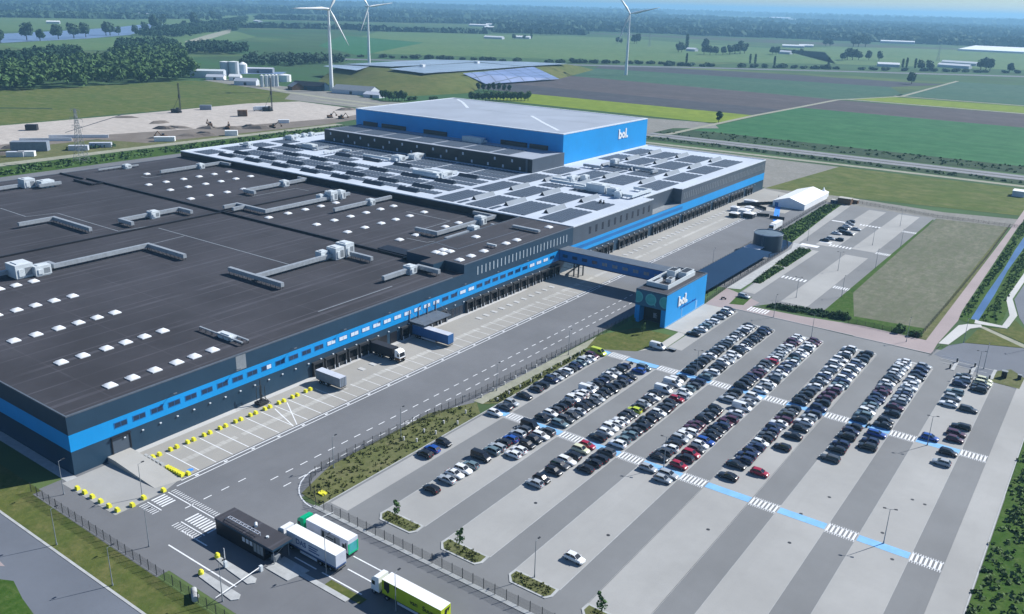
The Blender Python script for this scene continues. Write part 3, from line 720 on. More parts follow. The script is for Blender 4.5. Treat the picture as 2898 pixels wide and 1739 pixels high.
for k in range(7):
    ya = 286.2+28.05*k
    for ci, (a, b, where) in enumerate(cols):
        y0, y1 = ya, ya+24.5
        if k == 2 and ci in (1,2,3): 
            if ci == 3: continue
            y1 = ya+7
        if k == 1 and ci == 3: y1 = ya+16
        if k == 1 and ci == 2: y0, y1 = ya, ya+22
        if k == 4 and ci == 0: continue
        if k >= 4 and ci == 0: a = -247
        if k >= 3 and ci == 0: y0 = ya+2
        if ci == 0 and 365 < y0 < 397: y1 = min(y1, ya+24)
        if ci in (1,2) and k not in (1,2): solar(a-4.9, ya+.2, a-.5, ya+7.8, label='short solar array before a ridge skylight, %s, %s' % ('left column' if ci == 1 else 'right column', ordk[k]))
        solar(a, y0, b, y1, label='dark solar array %s, %s' % (where, ordk[k]))
names = ['along the black roof edge','in the second row from the black roof','in the third row from the black roof','in the fourth row from the black roof','below the tall dark annex']
for r, (y0, y1) in enumerate(((292.3,298.9),(302.3,307.5),(308.5,315.2),(318.5,324.2),(325.4,333.2),(336.5,342.2),(343.4,350.4),(351.4,362.2))):
    for k in range(7):
        x = -406.2+22.25*k
        if r in (4,5) and k in (1,3,5): continue
        solar(x-.2, y0, x+21.4, y1, label='flat grey solar array, row %s from the black roof, %s from the left' % (ordinal(r+1), ordinal(k+1)))
for r, y in enumerate((286.4,304,322,340)): solar(-425, y, -410, y+12, label='solar array at the outer left roof edge, %s from the near corner' % ordinal(r+1))

# ------------------------------------------------------------------ blue high-bay hall and dark annex
HB = (-330,440,0)
hb = thing('high_bay_warehouse', 'tall bright blue windowless hall with a grey roof and white lettering', 'warehouse', HB)
mb = MB(); ZT = 33.8
mb.box(-408,396,ZW-.3,-250.3,493.4,ZT,0,1); mb.build('wall', [M['blue_wall'], M['grey_roof']], hb, HB)
mb = MB()
for a in ((-408.1,395.9,-250.2,397.6),(-408.1,491.8,-250.2,493.5),(-408.1,397.6,-406.4,491.8),(-251.9,397.6,-250.2,491.8)): mb.box(a[0],a[1],ZT-.25,a[2],a[3],ZT+.25)
for L in ([(-399.7,488.2),(-385.7,476.7),(-362.1,453.0)], [(-308.6,449.7),(-285.7,428.6),(-260.7,406.9)]):
    strip(L, 2.0, ZT+.03)
mb.build('parapet', M['pale_trim'], hb, HB)
mb = MB()
for L in ([(-399.0,407.2),(-361.5,451.6)], [(-360.3,452.8),(-309.4,450.8)], [(-307.5,453.8),(-262.6,488.6)], [(-293.5,444.3),(-258.9,447.2)]): strip(L, .7, ZT+.02)
mb.build('roof_seam', M['steel'], hb, HB)
bol_sign(457.0, 24.9, 5.6, -250.3, .3).build('lettering', M['white'], hb, HB)
mb = MB()
for x, w in ((-401,12),(-385,20),(-350,18),(-292,18),(-272,12)): mb.box(x,395.2,24.2,x+w,395.98,26.6)
mb.build('ventilation_grille', M['dark_metal'], hb, HB)
mb = MB(); mb.box(-249.95,395.8,ZW-.1,-249.0,494,ZW+.4); mb.build('roof_kerb', M['pale_trim'], hb, HB)
AN = (-330,380,0)
an = thing('annex', 'long dark annex with small windows standing against the blue tower hall', 'annex', AN)
mb = MB(); mb.box(-404.5,365.4,ZW-.3,-249.3,395.98,24.0,0,1)
mb.build('wall', [M['black_wall'], M['grey_roof']], an, AN)
mb = MB(); mb.box(-249.32,365.38,ZW-.2,-249.22,395.9,24.0); mb.box(-253.4,365.3,ZW-.2,-252.2,365.4,23.9); mb.build('end_wall', M['dark_wall2'], an, AN)
mb = MB(); mb.box(-404.6,365.2,23.9,-249.2,365.7,24.25); mb.box(-404.6,365.7,23.9,-403,395.9,24.22); mb.box(-249.7,365.7,23.9,-249.15,395.9,24.22); mb.build('parapet', M['trim'], an, AN)
sw = local(lambda mb: mb.box(-.55,-.05,-.75,.55,.02,.75), 'window', M['offwhite'])
use(sw, an, AN, [(x,365.38,22.0) for x in (-399,-383.8,-373.5,-361.9,-350,-339.9,-328.6,-316.6,-306.8,-295.2,-273.5,-262.1)]+[(x,365.38,18.6) for x in (-396,-388,-378.5,-367,-355,-344,-333,-311,-300,-289,-278,-268,-257)])
for k in range(7): solar(-402+20.5*k, 370, -383+20.5*k, 388, 24.03, 'flat solar array on the dark annex roof, %s from the left' % ordinal(k+1), 'solar arrays on the annex roof') if k != 6 else solar(-402+20.5*k, 370, -266, 388, 24.03, 'flat solar array on the dark annex roof, nearest its right end', 'solar arrays on the annex roof')

# ------------------------------------------------------------------ rooftop ducts and air units
def duct(name, label, paths, units=(), z=14.1, w=1.25, h=1.35, lift=.9, mat='metal', group='air ducts on the black roof'):
    x0, y0 = paths[0][0]
    o = thing(name, label, 'roof duct', (x0,y0,z), 0, group); org = (x0,y0,z)
    mb = MB()
    for p in paths: mb.path_box(p, w, z+lift, z+lift+h)
    mb.build('duct', M[mat], o, org)
    mb = MB()
    for p in paths:
        for (ax,ay),(bx,by) in zip(p, p[1:]):
            n = max(2, int(math.hypot(bx-ax,by-ay)/2.2))
            for i in range(n+1):
                t = i/n; x = ax+(bx-ax)*t; y = ay+(by-ay)*t
                for s in (-.5,.5):
                    q = (x+s*w*.8, y) if abs(by-ay) > abs(bx-ax) else (x, y+s*w*.8)
                    mb.box(q[0]-.06,q[1]-.06,z-.02,q[0]+.06,q[1]+.06,z+lift+.002)
    mb.build('support', M['dark_metal'], o, org)
    for (ux,uy,sx,sy,sz) in units:
        mb = MB(); mb.box(ux-sx/2,uy-sy/2,z+.3,ux+sx/2,uy+sy/2,z+.3+sz); mb.box(ux-sx*.3,uy-sy*.3,z+.3+sz,ux+sx*.3,uy+sy*.3,z+.55+sz)
        mb.box(ux-sx/2-.2,uy-sy*.1,z+.6,ux-sx/2,uy+sy*.3,z+.2+sz*.8); mb.box(ux+sx/2,uy-sy*.35,z+.8,ux+sx/2+.25,uy-sy*.05,z+.2+sz*.7)
        mb.box(ux-sx*.45,uy-sy*.45,z-.02,ux+sx*.45,uy+sy*.45,z+.3)
        u = mb.build('air_unit', M['pale_metal'], o, org)
        mb = MB(); mb.box(ux+sx/2+.002,uy+sy*.02,z+.8,ux+sx/2+.05,uy+sy*.4,z+.2+sz*.75); v = mb.build('grille', M['steel'], u, org)
    return o
duct('rooftop_duct','long zigzag duct with large air unit, left part of the near black roof',[[(-280.5,108),(-280.5,118)],[(-280,124),(-280,131),(-276,131),(-276,164.4),(-255,164.4)]],[(-278,121,6.5,5.5,4.2),(-274.6,126,3,5,3)])
duct('rooftop_duct','T-shaped duct ending in a tall air unit, middle of the near black roof',[[(-230.5,165),(-205.5,165)],[(-218,165.7),(-218,198)],[(-214,203.5),(-205,203.5)]],[(-218,199.5,4.6,4,4),(-218,204,5,4,4.6),(-220,195,3,3.4,3)])
duct('rooftop_duct','short hooked duct with a unit in its middle, beside the roof joint crossing',[[(-308.5,178),(-316.5,178),(-316.5,204.2),(-308.5,204.2)]],[(-316,192,3.6,3.6,2.6)])
duct('rooftop_duct','bent duct cut by the left frame edge, on the middle black roof',[[(-347,138),(-338,150),(-337.5,163),(-312,163)][1:]],[])
duct('rooftop_duct','far duct beside the step to the white roof, left end of the black roof',[[(-393,246),(-393,281),(-385.5,281)]],[(-393,268.5,3.4,3,2.4)])
duct('rooftop_duct','duct with hooked ends touching the step below the white roof',[[(-320,245.2),(-326.5,245.2),(-326.5,281),(-331,281)]],[(-326.5,268,3.4,3.4,2.6)])
duct('rooftop_duct','cranked duct from the roof joint crossing to a stack of units',[[(-305.8,218.8),(-305.8,225),(-287,225),(-287,262)],[(-300,219),(-300,224.3)],[(-287,264),(-287,272)]],[(-287.5,262,4.2,4,4),(-290,258,3,3,2.6),(-287,267,4,3,3.6)])
duct('rooftop_duct','straight duct lying among the skylights below the white roof',[[(-268,246),(-268,266),(-266.8,279.5)][:2]+[(-268,279.5)]],[(-268,267,3,3,2.4)])
duct('rooftop_duct','square hook duct in front of the office block, with a cubic unit',[[(-220.4,244.4),(-210,244.4),(-210,281.2),(-220.6,281.2)]],[(-210,271.5,4,3.4,3.2)])
duct('rooftop_duct','small duct with a white unit next to the office block end wall',[[(-186,190.5),(-186,207),(-177.6,207)]],[(-186.3,203,3.4,3.2,2.6)])
duct('rooftop_duct','looped duct with a unit on the roof edge of the office block',[[(-202,240.5),(-202,255)],[(-202,259.4),(-201.5,268.4),(-194,268.4),(-194,260),(-200,260)][1:]],[(-202,256.8,3.6,3.4,3.2)])
duct('rooftop_duct','far left duct with a cluster of pale units at the back roof edge',[[(-409,164),(-409,184)],[(-402,190),(-402,199)]],[(-410,188,6,5,3.8),(-405,194,5,6,2.8)])
duct('rooftop_duct','thin duct near the back edge of the black roof',[[(-421,229),(-421,242)],[(-419,242),(-419,249)]],[(-420,243.5,3,3.4,1.8)], w=.8, h=.7)
duct('rooftop_duct','low pipe rack with a white tank near the roof edge above the blue band',[[(-194.4,128),(-176.8,128)],[(-186,130),(-177,130)]],[(-184,128.8,6,2,1.0)], w=.5, h=.35, lift=.8)
duct('rooftop_duct','pair of dark pipe bundles lying across the office block roof',[[(-189.0,266.0),(-177.8,267.4)]],[],17.06,1.4,.8,.5)
duct('rooftop_duct','bent chimney cowls on the office block roof',[[(-180.7,238.2),(-177.3,237.8)]],[],17.06,.7,.6,.7,'pale_metal')
g = 'air units on the white roof'
duct('rooftop_duct','largest grey air plant on the white roof, near the terrace notch',[[(-211,346),(-205,346)],[(-190,345),(-180,345),(-180,363),(-188,363)]],[(-200,349,10,6,3.6),(-191,348,5,5,3),(-186,343.4,3,3,2.6)],17.1,1.2,1.2,.8,'pale_metal',g)
duct('rooftop_duct','long low grey duct on the white roof, left of the large air plant',[[(-227,351),(-209,351)],[(-230,357),(-222,357),(-222,372)]],[(-222,361,3,6,2.6),(-219,368,3,4,2.4)],17.1,1.4,1.3,.6,'pale_metal',g)
duct('rooftop_duct','duct with a white cubic unit close to the blue wall foot',[[(-228,411),(-201,411),(-201,406)],[(-238,399),(-228,399)]],[(-228,414,3.2,5,3.6)],17.1,1.2,1.3,.8,'metal',g)
duct('rooftop_duct','broad plant in a white frame below the annex right end',[[(-292,331),(-276,331),(-276,336)],[(-290,320),(-274,320)]],[(-283,322,16,4,2.6),(-276,327,4,9,2.4)],17.1,1.2,1.2,.7,'pale_metal',g)
duct('rooftop_duct','white units and duct at the foot of the dark annex, left of its middle',[[(-345,340),(-326,340)],[(-322,341),(-322,364)]],[(-324,345,6,5,2.6),(-321,356,5,8,2.6)],17.1,1.2,1.2,.7,'pale_metal',g)
duct('rooftop_duct','curved duct with a rounded grey unit at the left of the white roof',[[(-396,337),(-380,341)][:1]+[(-380,337)],[(-380,337),(-380,345)]],[(-388,339,9,4,2.4)],17.1,1.2,1.2,.7,'metal',g)
duct('rooftop_duct','white pipe frame between sawtooth skylights, left part of the white roof',[[(-366,330),(-366,344),(-360,344)]],[],17.1,1.0,.8,1.2,'pale_metal',g)
duct('rooftop_duct','row of vents along the far left edge of the white roof',[[(-424,350),(-424,385)]],[(-421,353,6,4,2.4),(-424,360,3,3,2),(-424,366,3,3,2),(-424,372,3,3,2)],17.1,1.0,.9,.7,'pale_metal',g)
duct('rooftop_duct','lone vent unit near the left corner of the white roof',[[(-423,317),(-416,317)]],[(-420,320,5,3,1.8)],17.1,.9,.8,.7,'metal',g)
duct('rooftop_duct','white air unit on the annex roof against the blue wall',[[(-316,392),(-300,392)]],[(-308,391,14,4,2.6)],24.02,1.2,1.0,.6,'pale_metal','air units on the annex')
for i, (x,y) in enumerate(((-186,326.5),(-184.6,327.6),(-186.5,328.4))):
    mb = MB(); mb.box(-.3,-.3,0,.3,.3,.9); mb.cyl(0,0,.9,1.4,.25,.2,8); mb.cyl(0,0,1.4,1.6,.35,.35,8); o = mb.build('roof_vent', M['dark_metal']); o.location = (x,y,17.1); tag(o, 'small black roof vent, one of three on the bare white roof', 'roof vent', 'three black vents on the white roof')

# ------------------------------------------------------------------ entrance building and footbridge
EN = (-118,261,0)
en = thing('entrance_building', 'bright blue entrance block with white rooftop units and white lettering beside the car park', 'building', EN)
xa, xb, ya, yb, zt = -123.9, -112.6, 245.5, 277.2, 11.4
mb = MB()
mb.box(xa,ya,0,-122.2,ya+3.5,6.0); mb.box(-114.3,ya,0,xb,ya+3.5,6.0); mb.box(xa,ya+3.5,0,xb,yb,6.0); mb.box(xa,ya,6.0,xb,yb,zt,0,1)
mb.build('wall', [M['blue_wall'], M['black_roof']], en, EN)
mb = MB(); mb.box(xa-.03,ya-.05,6.0,xb-.02,ya+.02,zt-.1); mb.build('printed_panel', M['teal_wall'], en, EN)
mb = MB(); mb.box(-122.19,ya+3.4,.05,-114.31,ya+3.49,5.95); mb.box(-122.19,ya+.3,5.9,-114.31,ya+3.4,5.98); mb.build('doorway', M['black_wall'], en, EN)
mb = MB()
for i, (w, z) in enumerate(((1.2,2.9),(1.0,2.55),(1.4,2.2),(.9,1.85),(1.3,1.5))): mb.box(-118.6,ya+3.36,z,-118.6+w,ya+3.4,z+.18)
mb.build('notice', M['offwhite'], en, EN)
def disc(cx, cz, r, y, x0, x1, mat, name):
    pts = [(min(max(cx+r*math.cos(2*math.pi*i/32), x0), x1), cz+r*math.sin(2*math.pi*i/32)) for i in range(32)]
    mb = MB(); mb.face([(px,y,pz) for px,pz in pts]); return mb.build(name, M[mat], en, EN)
for cx, cz in ((-123.2,8.85),(-118.3,8.75),(-113.2,8.75)):
    disc(cx,cz,2.0,ya-.06,xa+.05,xb-.08,'teal_disc2','speech_bubble'); disc(cx,cz,1.65,ya-.07,xa+.05,xb-.08,'teal_disc','speech_bubble_centre')
mb = MB(); mb.face([(-117.2,ya-.064,7.3),(-116.4,ya-.064,6.5),(-116.7,ya-.064,7.7)]); mb.face([(-118.6,ya-.064,10.7),(-118.2,ya-.064,10.95),(-118.0,ya-.064,10.7)]); mb.build('speech_bubble_tail', M['teal_disc2'], en, EN)
mb = MB()
for k in range(3):
    for i in range(4): mb.box(-119.3+i*.52,ya-.085,8.2+k*.45,-118.95+i*.52,ya-.075,8.4+k*.45)
mb.build('bubble_print', M['teal_disc2'], en, EN)
bol_sign(254.5, 5.2, 3.4, xb, .3).build('lettering', M['white'], en, EN)
text_part('de winkel van ons allemaal', 1.18, M['text_blue'], en, (xb+.03-EN[0], 256.6-EN[1], 3.75), (R(90),0,R(90)), 'lettering', .02)
mb = MB(); mb.box(xb,257.9,.1,xb+.06,258.35,3.5); mb.box(xb,269.2,.1,xb+.06,270.5,3.4); mb.box(xb,ya,.0,xb+.05,yb,.35); mb.build('door_strip', M['blue_line'], en, EN)
mb = MB()
mb.box(xa,ya,zt-.12,xb+.04,ya+.35,zt+.28); mb.box(xa,yb-.35,zt-.12,xb+.04,yb,zt+.28); mb.box(xa,ya+.35,zt-.12,xa+.35,yb-.35,zt+.27); mb.box(xb-.35,ya+.35,zt-.12,xb+.04,yb-.35,zt+.27)
mb.build('parapet', M['trim'], en, EN)
mb = MB()
mb.box(-123.2,251.2,zt,-115.2,251.45,zt+1.5); mb.box(-115.45,251.45,zt,-115.2,272.6,zt+1.48); mb.box(-123.2,251.45,zt,-122.95,272.6,zt+1.46)
sc_ = mb.build('screen_wall', M['pale_metal'], en, EN)
for (x0,y0,x1,y1,h) in ((-122.6,253,-121,259,1.1),(-122,264,-119,268.5,2.6),(-118.6,266,-115.6,272.4,2.2),(-119.6,258.5,-117.6,261.5,1.3)):
    mb = MB(); mb.box(x0,y0,zt-.01,x1,y1,zt+h); u = mb.build('air_unit', M['pale_metal'], en, EN)
    mb = MB(); mb.box(x0+.3,y0+.4,zt+h,x1-.3,y1-.4,zt+h+.06); mb.build('grille', M['dark_metal'], u, EN)
BR = (-148,276.3,0)
br = thing('footbridge', 'long blue covered footbridge spanning from the halls to the entrance block over the truck road', 'footbridge', BR)
mb = MB(); mb.box(XF+.1,273.2,5.9,-123.95,279.4,10.0,0); mb.build('wall', M['blue_wall2'], br, BR)
mb = MB(); mb.box(XF+.1,273.0,10.0,-123.95,279.6,10.25); mb.build('roof', M['trim'], br, BR)
mb = MB(); mb.box(XF+.1,273.1,5.6,-123.95,279.5,5.9); mb.build('floor', M['dark_wall'], br, BR)
bw = local(lambda mb: mb.box(-1.1,-.06,-.6,1.1,.02,.6), 'window', M['pane_dark'])
bs_ = local(lambda mb: (mb.box(-1.1,-.06,-.6,-.06,.02,.6), mb.box(.06,-.06,-.6,1.1,.02,.6)), 'window', M['steel'])
xs = [-169.5+4.4*i for i in range(11)]
use(bw, br, BR, [(x,273.19,7.9) for x in xs[:4]]); use(bs_, br, BR, [(x,273.19,7.9) for x in xs[4:]])
mb = MB()
for x in (-166,-164): 
    for y in (274.5,278): mb.box(x-.2,y-.2,0,x+.2,y+.2,5.6)
for i in range(9): mb.box(-170+i*.7,275,.3+i*.6,-169.3+i*.7,277.4,.4+i*.6)
mb.box(-171.6,274.2,2.9,-163.8,274.3,3.0); mb.box(-171.6,278.2,2.9,-163.8,278.3,3.0)
mb.build('stair', M['dark_metal'], br, BR)
mb = MB(); mb.box(-126.4,273.6,0,-125.6,279,5.6); mb.build('pier', M['dark_wall'], br, BR)

# ------------------------------------------------------------------ gatehouse, barriers
GH = (-121,86.6,0)
gh = thing('gatehouse', 'small black flat-roofed gatehouse between the lorry lanes', 'gatehouse', GH)
mb = MB(); mb.box(-129.8,84.4,.1,-115.6,88.9,3.3,0); mb.build('wall', M['black_wall'], gh, GH)
mb = MB(); mb.box(-129.9,84.3,3.3,-112.6,89.0,3.75,0,1); mb.build('roof', [M['dark_wall'], M['black_roof']], gh, GH)
for x, z0, z1 in ((-121.2,2.0,2.9),(-120.1,2.0,2.9),(-119.0,2.0,2.9),(-117.9,1.1,3.0),(-116.9,1.1,3.0),(-115.95,1.1,3.0)):
    mb = MB(); mb.box(x-.38,84.34,z0,x+.38,84.4,z1); mb.build('window', M['offwhite'] if z0 > 1.5 else M['steel'], gh, GH)
mb = MB(); mb.box(-115.6,84.9,1.0,-115.52,88.5,3.0); mb.build('window', M['glass'], gh, GH)
mb = MB()
for y in (85.3,85.9): mb.tube((-127,y,4.5),(-118,y,4.5),.07)
for i in range(9): mb.tube((-127+i*1.12,85.3,4.5),(-127+i*1.12,85.9,4.5),.05); mb.tube((-127+i*1.12,85.9,3.74),(-127+i*1.12,85.9,4.5),.05)
mb.tube((-127,85.3,4.5),(-128,85.3,3.7),.07)
mb.build('roof_rail', M['offwhite'], gh, GH)
mb = MB(); mb.tube((-121.2,87.4,3.74),(-121.2,87.4,4.6),.28,n=10); mb.tube((-121.2,87.4,4.5),(-120.4,86.8,4.4),.3,n=10); mb.tube((-116.6,86.4,3.74),(-116.6,86.4,4.0),.3,n=10); mb.build('roof_vent', M['pale_metal'], gh, GH)
mb = MB()
for y in (84.9,88.4): mb.tube((-113.2,y,.1),(-113.2,y,3.3),.09)
mb.tube((-114.6,85.2,.1),(-113,87.6,3.2),.07); mb.box(-114.6,85.4,.16,-113.4,86.6,1.3); mb.build('porch_post', M['steel'], gh, GH)
def barrier(label, base, tip, up=False):
    o = thing('barrier', label, 'barrier', base, 0, 'barriers at the gate')
    b = Vector(base); t = Vector(tip)
    mb = MB(); mb.box(b.x-.28,b.y-.28,b.z,b.x+.28,b.y+.28,b.z+1.2); mb.build('post', M['pale_metal'], o, base)
    mb = MB(); mb.tube((b.x,b.y,b.z+1.0),(t.x,t.y,t.z),.09,.06); mb.build('boom', M['white'], o, base)
barrier('lowered white boom barrier reaching over the two exit lanes, lower end near the fence', (-113.6,82.2,.02), (-112.6,71.6,1.1))
barrier('white barrier boom beside the white lorry cab', (-117.6,88.2,.02), (-117.2,94.6,1.25))
barrier('white barrier boom behind the green lorry cab', (-117.4,97.6,.02), (-116.2,102.6,1.2))
barrier('raised white barrier boom standing upright on the kerb island', (-119.6,78.9,.16), (-119.6,78.9,4.2))
mb = MB(); mb.tube((-118,71.0,.7),(-115.2,69.4,.9),.55,n=14); mb.box(-117.4,70.2,.02,-116.2,70.9,.5); tag(mb.build('pipe_roll', M['kerb'], None, (-117,70.2,0)), 'grey concrete cylinder lying by the fence near the boom barrier', 'pipe')
def ball(label, x, y, grp='yellow bollards'):
    mb = MB(); mb.cyl(0,0,0,.55,.5,.5,12); mb.cyl(0,0,.55,.95,.5,.22,12); o = mb.build('bollard', M['yellow']); o.location = (x,y,.14); tag(o, label, 'bollard')
ball('round yellow bollard on the kerb by the gatehouse shadow', -123.3, 79.8); ball('round yellow bollard on the kerb nearest the verge fence', -121.4, 74.9)

# yellow crash blocks along the dock bays
def block_mesh():
    mb = MB(); mb.raw([(-.55,-.4,0),(.55,-.4,0),(.55,.4,0),(-.55,.4,0),(-.45,-.3,.75),(.45,-.3,.75),(.45,.3,.75),(-.45,.3,.75)], [(3,2,1,0),(0,1,5,4),(1,2,6,5),(2,3,7,6),(3,0,4,7),(4,5,6,7)])
    return mb
blk = block_mesh().build('concrete_block', M['yellow'])
BL = [(-166.5,76.4,'corner of the sunken pad, by the hall corner'),(-163.8,76.5,''),(-161,76.6,''),(-158,76.7,''),(-155,76.8,''),(-152.3,77,''),(-151.6,79.9,''),(-152.3,82.9,''),(-151.7,87.1,'')]
first = True
def put_block(x, y, lab, grp, rz=0):
    global first
    o = blk if first else blk.copy()
    if not first: COL.objects.link(o)
    first = False
    o.location = (x,y,.04); o.rotation_euler = (0,0,rz); tag(o, lab, 'concrete block', grp)
for i, (x, y, _) in enumerate(BL): put_block(x, y, 'yellow block on the edge of the concrete pad, %s from the hall wall' % ordinal(i+1), 'yellow blocks round the concrete pad')
k = 0
for i in range(11):
    y = 93.8+4.52*i
    if i == 8 or i == 7: pass
    for dy in (0,1.65):
        k += 1; put_block(-166.0, y+dy, 'yellow block in the row along the dock wall, %s from the ramp' % ordinal(k), 'yellow blocks along the dock wall')
for i in range(8): put_block(-160.2+i*.88, 93.1+.02*i, 'yellow block in the tight row beside the ramp, %s from the wall' % ordinal(i+1), 'yellow blocks beside the ramp', R(90)) if i > 0 else None
put_block(-153.6, 94.4, 'single yellow block at the foot of the ramp, next to the blue floor mark', None)
for i in range(5): 
    o = blk.copy(); o.data = blk.data.copy(); o.data.materials[0] = M['kerb']; COL.objects.link(o); o.location = (-167.4+i*1.5, 93.0, .04); tag(o, 'pale block beside the ramp, %s from the wall' % ordinal(i+1), 'concrete block', 'pale blocks beside the ramp')
# white wheel pads in the yard
pad = MB(); pad.box(-1.1,-.7,0,1.1,.7,.12); pad = pad.build('wheel_stop', M['tile'])
PD = [159.3,163.8,213.8,217.8,222.3,226.7,231.2,235.5,239.9,244.5,249,253.3,258]+[292+4.6*i for i in range(30)]
for i, y in enumerate(PD):
    o = pad if i == 0 else pad.copy()
    if i: COL.objects.link(o)
    o.location = (-165.4,y,.03); tag(o, 'pale concrete wheel stop in front of the dock doors, %s from the near end' % ordinal(i+1), 'wheel stop', 'wheel stops before the docks')
# working platform by the wall
pl = thing('work_platform', 'dark metal lifting platform with a mast against the dark wall', 'work platform', (-169.2,127,0))
mb = MB(); mb.box(-170.4,125.6,.3,-168,128.4,.9); mb.box(-170,126,.9,-168.6,128,1.1); mb.build('base', M['dark_metal'], pl, (-169.2,127,0))
mb = MB()
for x,y in ((-170,126.2),(-170,127.8),(-168.6,126.2),(-168.6,127.8)): mb.tube((x,y,.9),(x,y,5),.08)
mb.tube((-169.3,127,1),(-169.3,127,7),.12); mb.tube((-168,125,.1),(-169.3,127,3),.08); mb.tube((-168,129,.1),(-169.3,127,3),.08); mb.tube((-169.9,126.2,5),(-169.9,127.8,5),.06); mb.build('mast', M['dark_metal'], pl, (-169.2,127,0))

# ------------------------------------------------------------------ lorries and trailers
def wheel_proto(r=.5, w=.32):
    mb = MB(); mb.tube((0,-w/2,0),(0,w/2,0),r,n=14,m=0); mb.tube((0,-w/2-.01,0),(0,w/2+.01,0),r*.5,n=8,m=1)
    return mb
TW = wheel_proto(.5,.34).build('wheel', [M['black'],M['steel']]); bpy.data.objects.remove(TW); TWM = bpy.data.meshes['wheel']
def add_wheel(parent, x, y, z, me=None):
    o = bpy.data.objects.new('wheel', me or TWM); COL.objects.link(o); o.parent = parent; o.location = (x,y,z)
def lorry(name, label, cat, x0, x1, y0, y1, z1, side, roofm, rear=None, cab=None, loc=None, zb=1.15, headless=False, cab_dir=-1):
    """semi-trailer along X; cab on the -X end unless cab_dir=+1"""
    L = x1-x0; W = y1-y0
    org = ((x0+x1)/2,(y0+y1)/2,.05)
    o = thing(name, label, cat, org)
    hl, hw = L/2, W/2
    mb = MB(); mb.box(-hl,-hw,zb,hl,hw,z1,0,1)
    if rear: mb.box(hl if cab_dir<0 else -hl-.03, -hw+.05, zb+.05, hl+.03 if cab_dir<0 else -hl, hw-.05, z1-.9, 2)
    mb.build('trailer_body', [side, roofm]+([rear] if rear else []), o)
    mb = MB(); mb.box(-hl+.3,-hw+.25,zb-.3,hl-.1,hw-.25,zb-.01); mb.box(hl-.2,-hw+.1,.45,hl-.05,hw-.1,.6); mb.build('chassis', M['dark_metal'], o)
    mb = MB(); mb.box(-hl+3.6,-hw+.02,.45,hl-5.2,-hw+.07,.95); mb.box(-hl+3.6,hw-.07,.45,hl-5.2,hw-.02,.95); mb.build('side_guard', M['offwhite'], o)
    s = -cab_dir
    for k in range(3):
        for y in (-hw+.2,hw-.2): add_wheel(o, s*(hl-1.6-1.35*k), y, .5)
    if cab:
        cx = -s*(hl+1.55)   # cab centre
        def bx(mb,a,b,*r): mb.box(cx+a if s>0 else cx-b, r[0], r[1], cx+b if s>0 else cx-a, r[2], r[3])
        mb = MB()
        pr = [(-1.2,.75),(-1.2,1.9),(-1.0,3.2),(-.4,3.75),(.75,3.85),(.75,.75)]
        P_ = [(cx+s*a,z) for a,z in pr]; n = len(P_)
        mb.raw([(x,-hw+.03,z) for x,z in P_]+[(x,hw-.03,z) for x,z in P_], [tuple(range(n)),tuple(range(2*n-1,n-1,-1))]+[(i,n+i,n+(i+1)%n,(i+1)%n) for i in range(n)])
        c = mb.build('cab', cab, o)
        mb = MB(); xs = cx-s*1.16
        q = [(-1.215,1.95),(-1.03,3.1)]
        (a,za),(b,zbb) = [(cx+s*u-s*.02,z) for u,z in q]
        mb.face([(a,-hw+.18,za),(a,hw-.18,za),(b,hw-.25,zbb),(b,-hw+.25,zbb)]); mb.build('windscreen', M['car_glass'], c)
        mb = MB()
        for y in (-hw+.02,hw-.02): mb.box(cx-s*.95,y-.012,2.0,cx-s*.2,y+.012,2.8)
        mb.build('side_window', M['car_glass'], c)
        mb = MB(); bx(mb,-1.24,-1.2,-hw+.2,.8,hw-.2,1.3); mb.build('grille', M['dark_metal'], c)
        for y in (-hw+.35,hw-.35):
            mb = MB(); bx(mb,-1.27,-1.2,y-.16,.95,y+.16,1.15); mb.build('headlight', M['lamp_lens'], c)
        mb = MB(); bx(mb,.2,2.9,-hw+.5,.6,hw-.5,.95); bx(mb,-.9,.7,-hw+.2,.45,hw-.2,.8); mb.build('tractor_chassis', M['dark_metal'], o)
        for a in (-.55,2.6):
            for y in (-hw+.2,hw-.2): add_wheel(o, cx+s*a, y, .5)
    return o
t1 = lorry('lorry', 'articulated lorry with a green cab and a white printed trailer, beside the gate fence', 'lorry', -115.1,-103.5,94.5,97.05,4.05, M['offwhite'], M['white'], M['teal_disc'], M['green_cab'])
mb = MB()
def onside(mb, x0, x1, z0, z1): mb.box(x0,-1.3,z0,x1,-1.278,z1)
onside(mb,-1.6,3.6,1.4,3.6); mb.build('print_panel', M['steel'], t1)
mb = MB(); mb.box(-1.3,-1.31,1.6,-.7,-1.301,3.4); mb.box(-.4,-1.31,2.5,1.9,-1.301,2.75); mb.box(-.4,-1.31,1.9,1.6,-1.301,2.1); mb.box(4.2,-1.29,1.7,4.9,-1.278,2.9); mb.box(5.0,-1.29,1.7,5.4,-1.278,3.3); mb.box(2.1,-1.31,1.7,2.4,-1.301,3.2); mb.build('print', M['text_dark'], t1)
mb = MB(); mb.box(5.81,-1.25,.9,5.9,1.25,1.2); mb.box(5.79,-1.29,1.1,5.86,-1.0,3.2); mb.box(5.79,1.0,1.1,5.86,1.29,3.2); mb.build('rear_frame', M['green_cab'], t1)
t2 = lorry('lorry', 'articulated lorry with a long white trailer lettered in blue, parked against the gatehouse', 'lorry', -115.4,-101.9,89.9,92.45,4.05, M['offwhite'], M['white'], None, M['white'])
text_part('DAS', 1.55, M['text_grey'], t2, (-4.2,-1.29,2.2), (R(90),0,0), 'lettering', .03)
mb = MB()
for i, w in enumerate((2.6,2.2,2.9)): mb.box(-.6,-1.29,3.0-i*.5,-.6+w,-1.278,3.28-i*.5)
mb.build('print', M['text_grey'], t2)
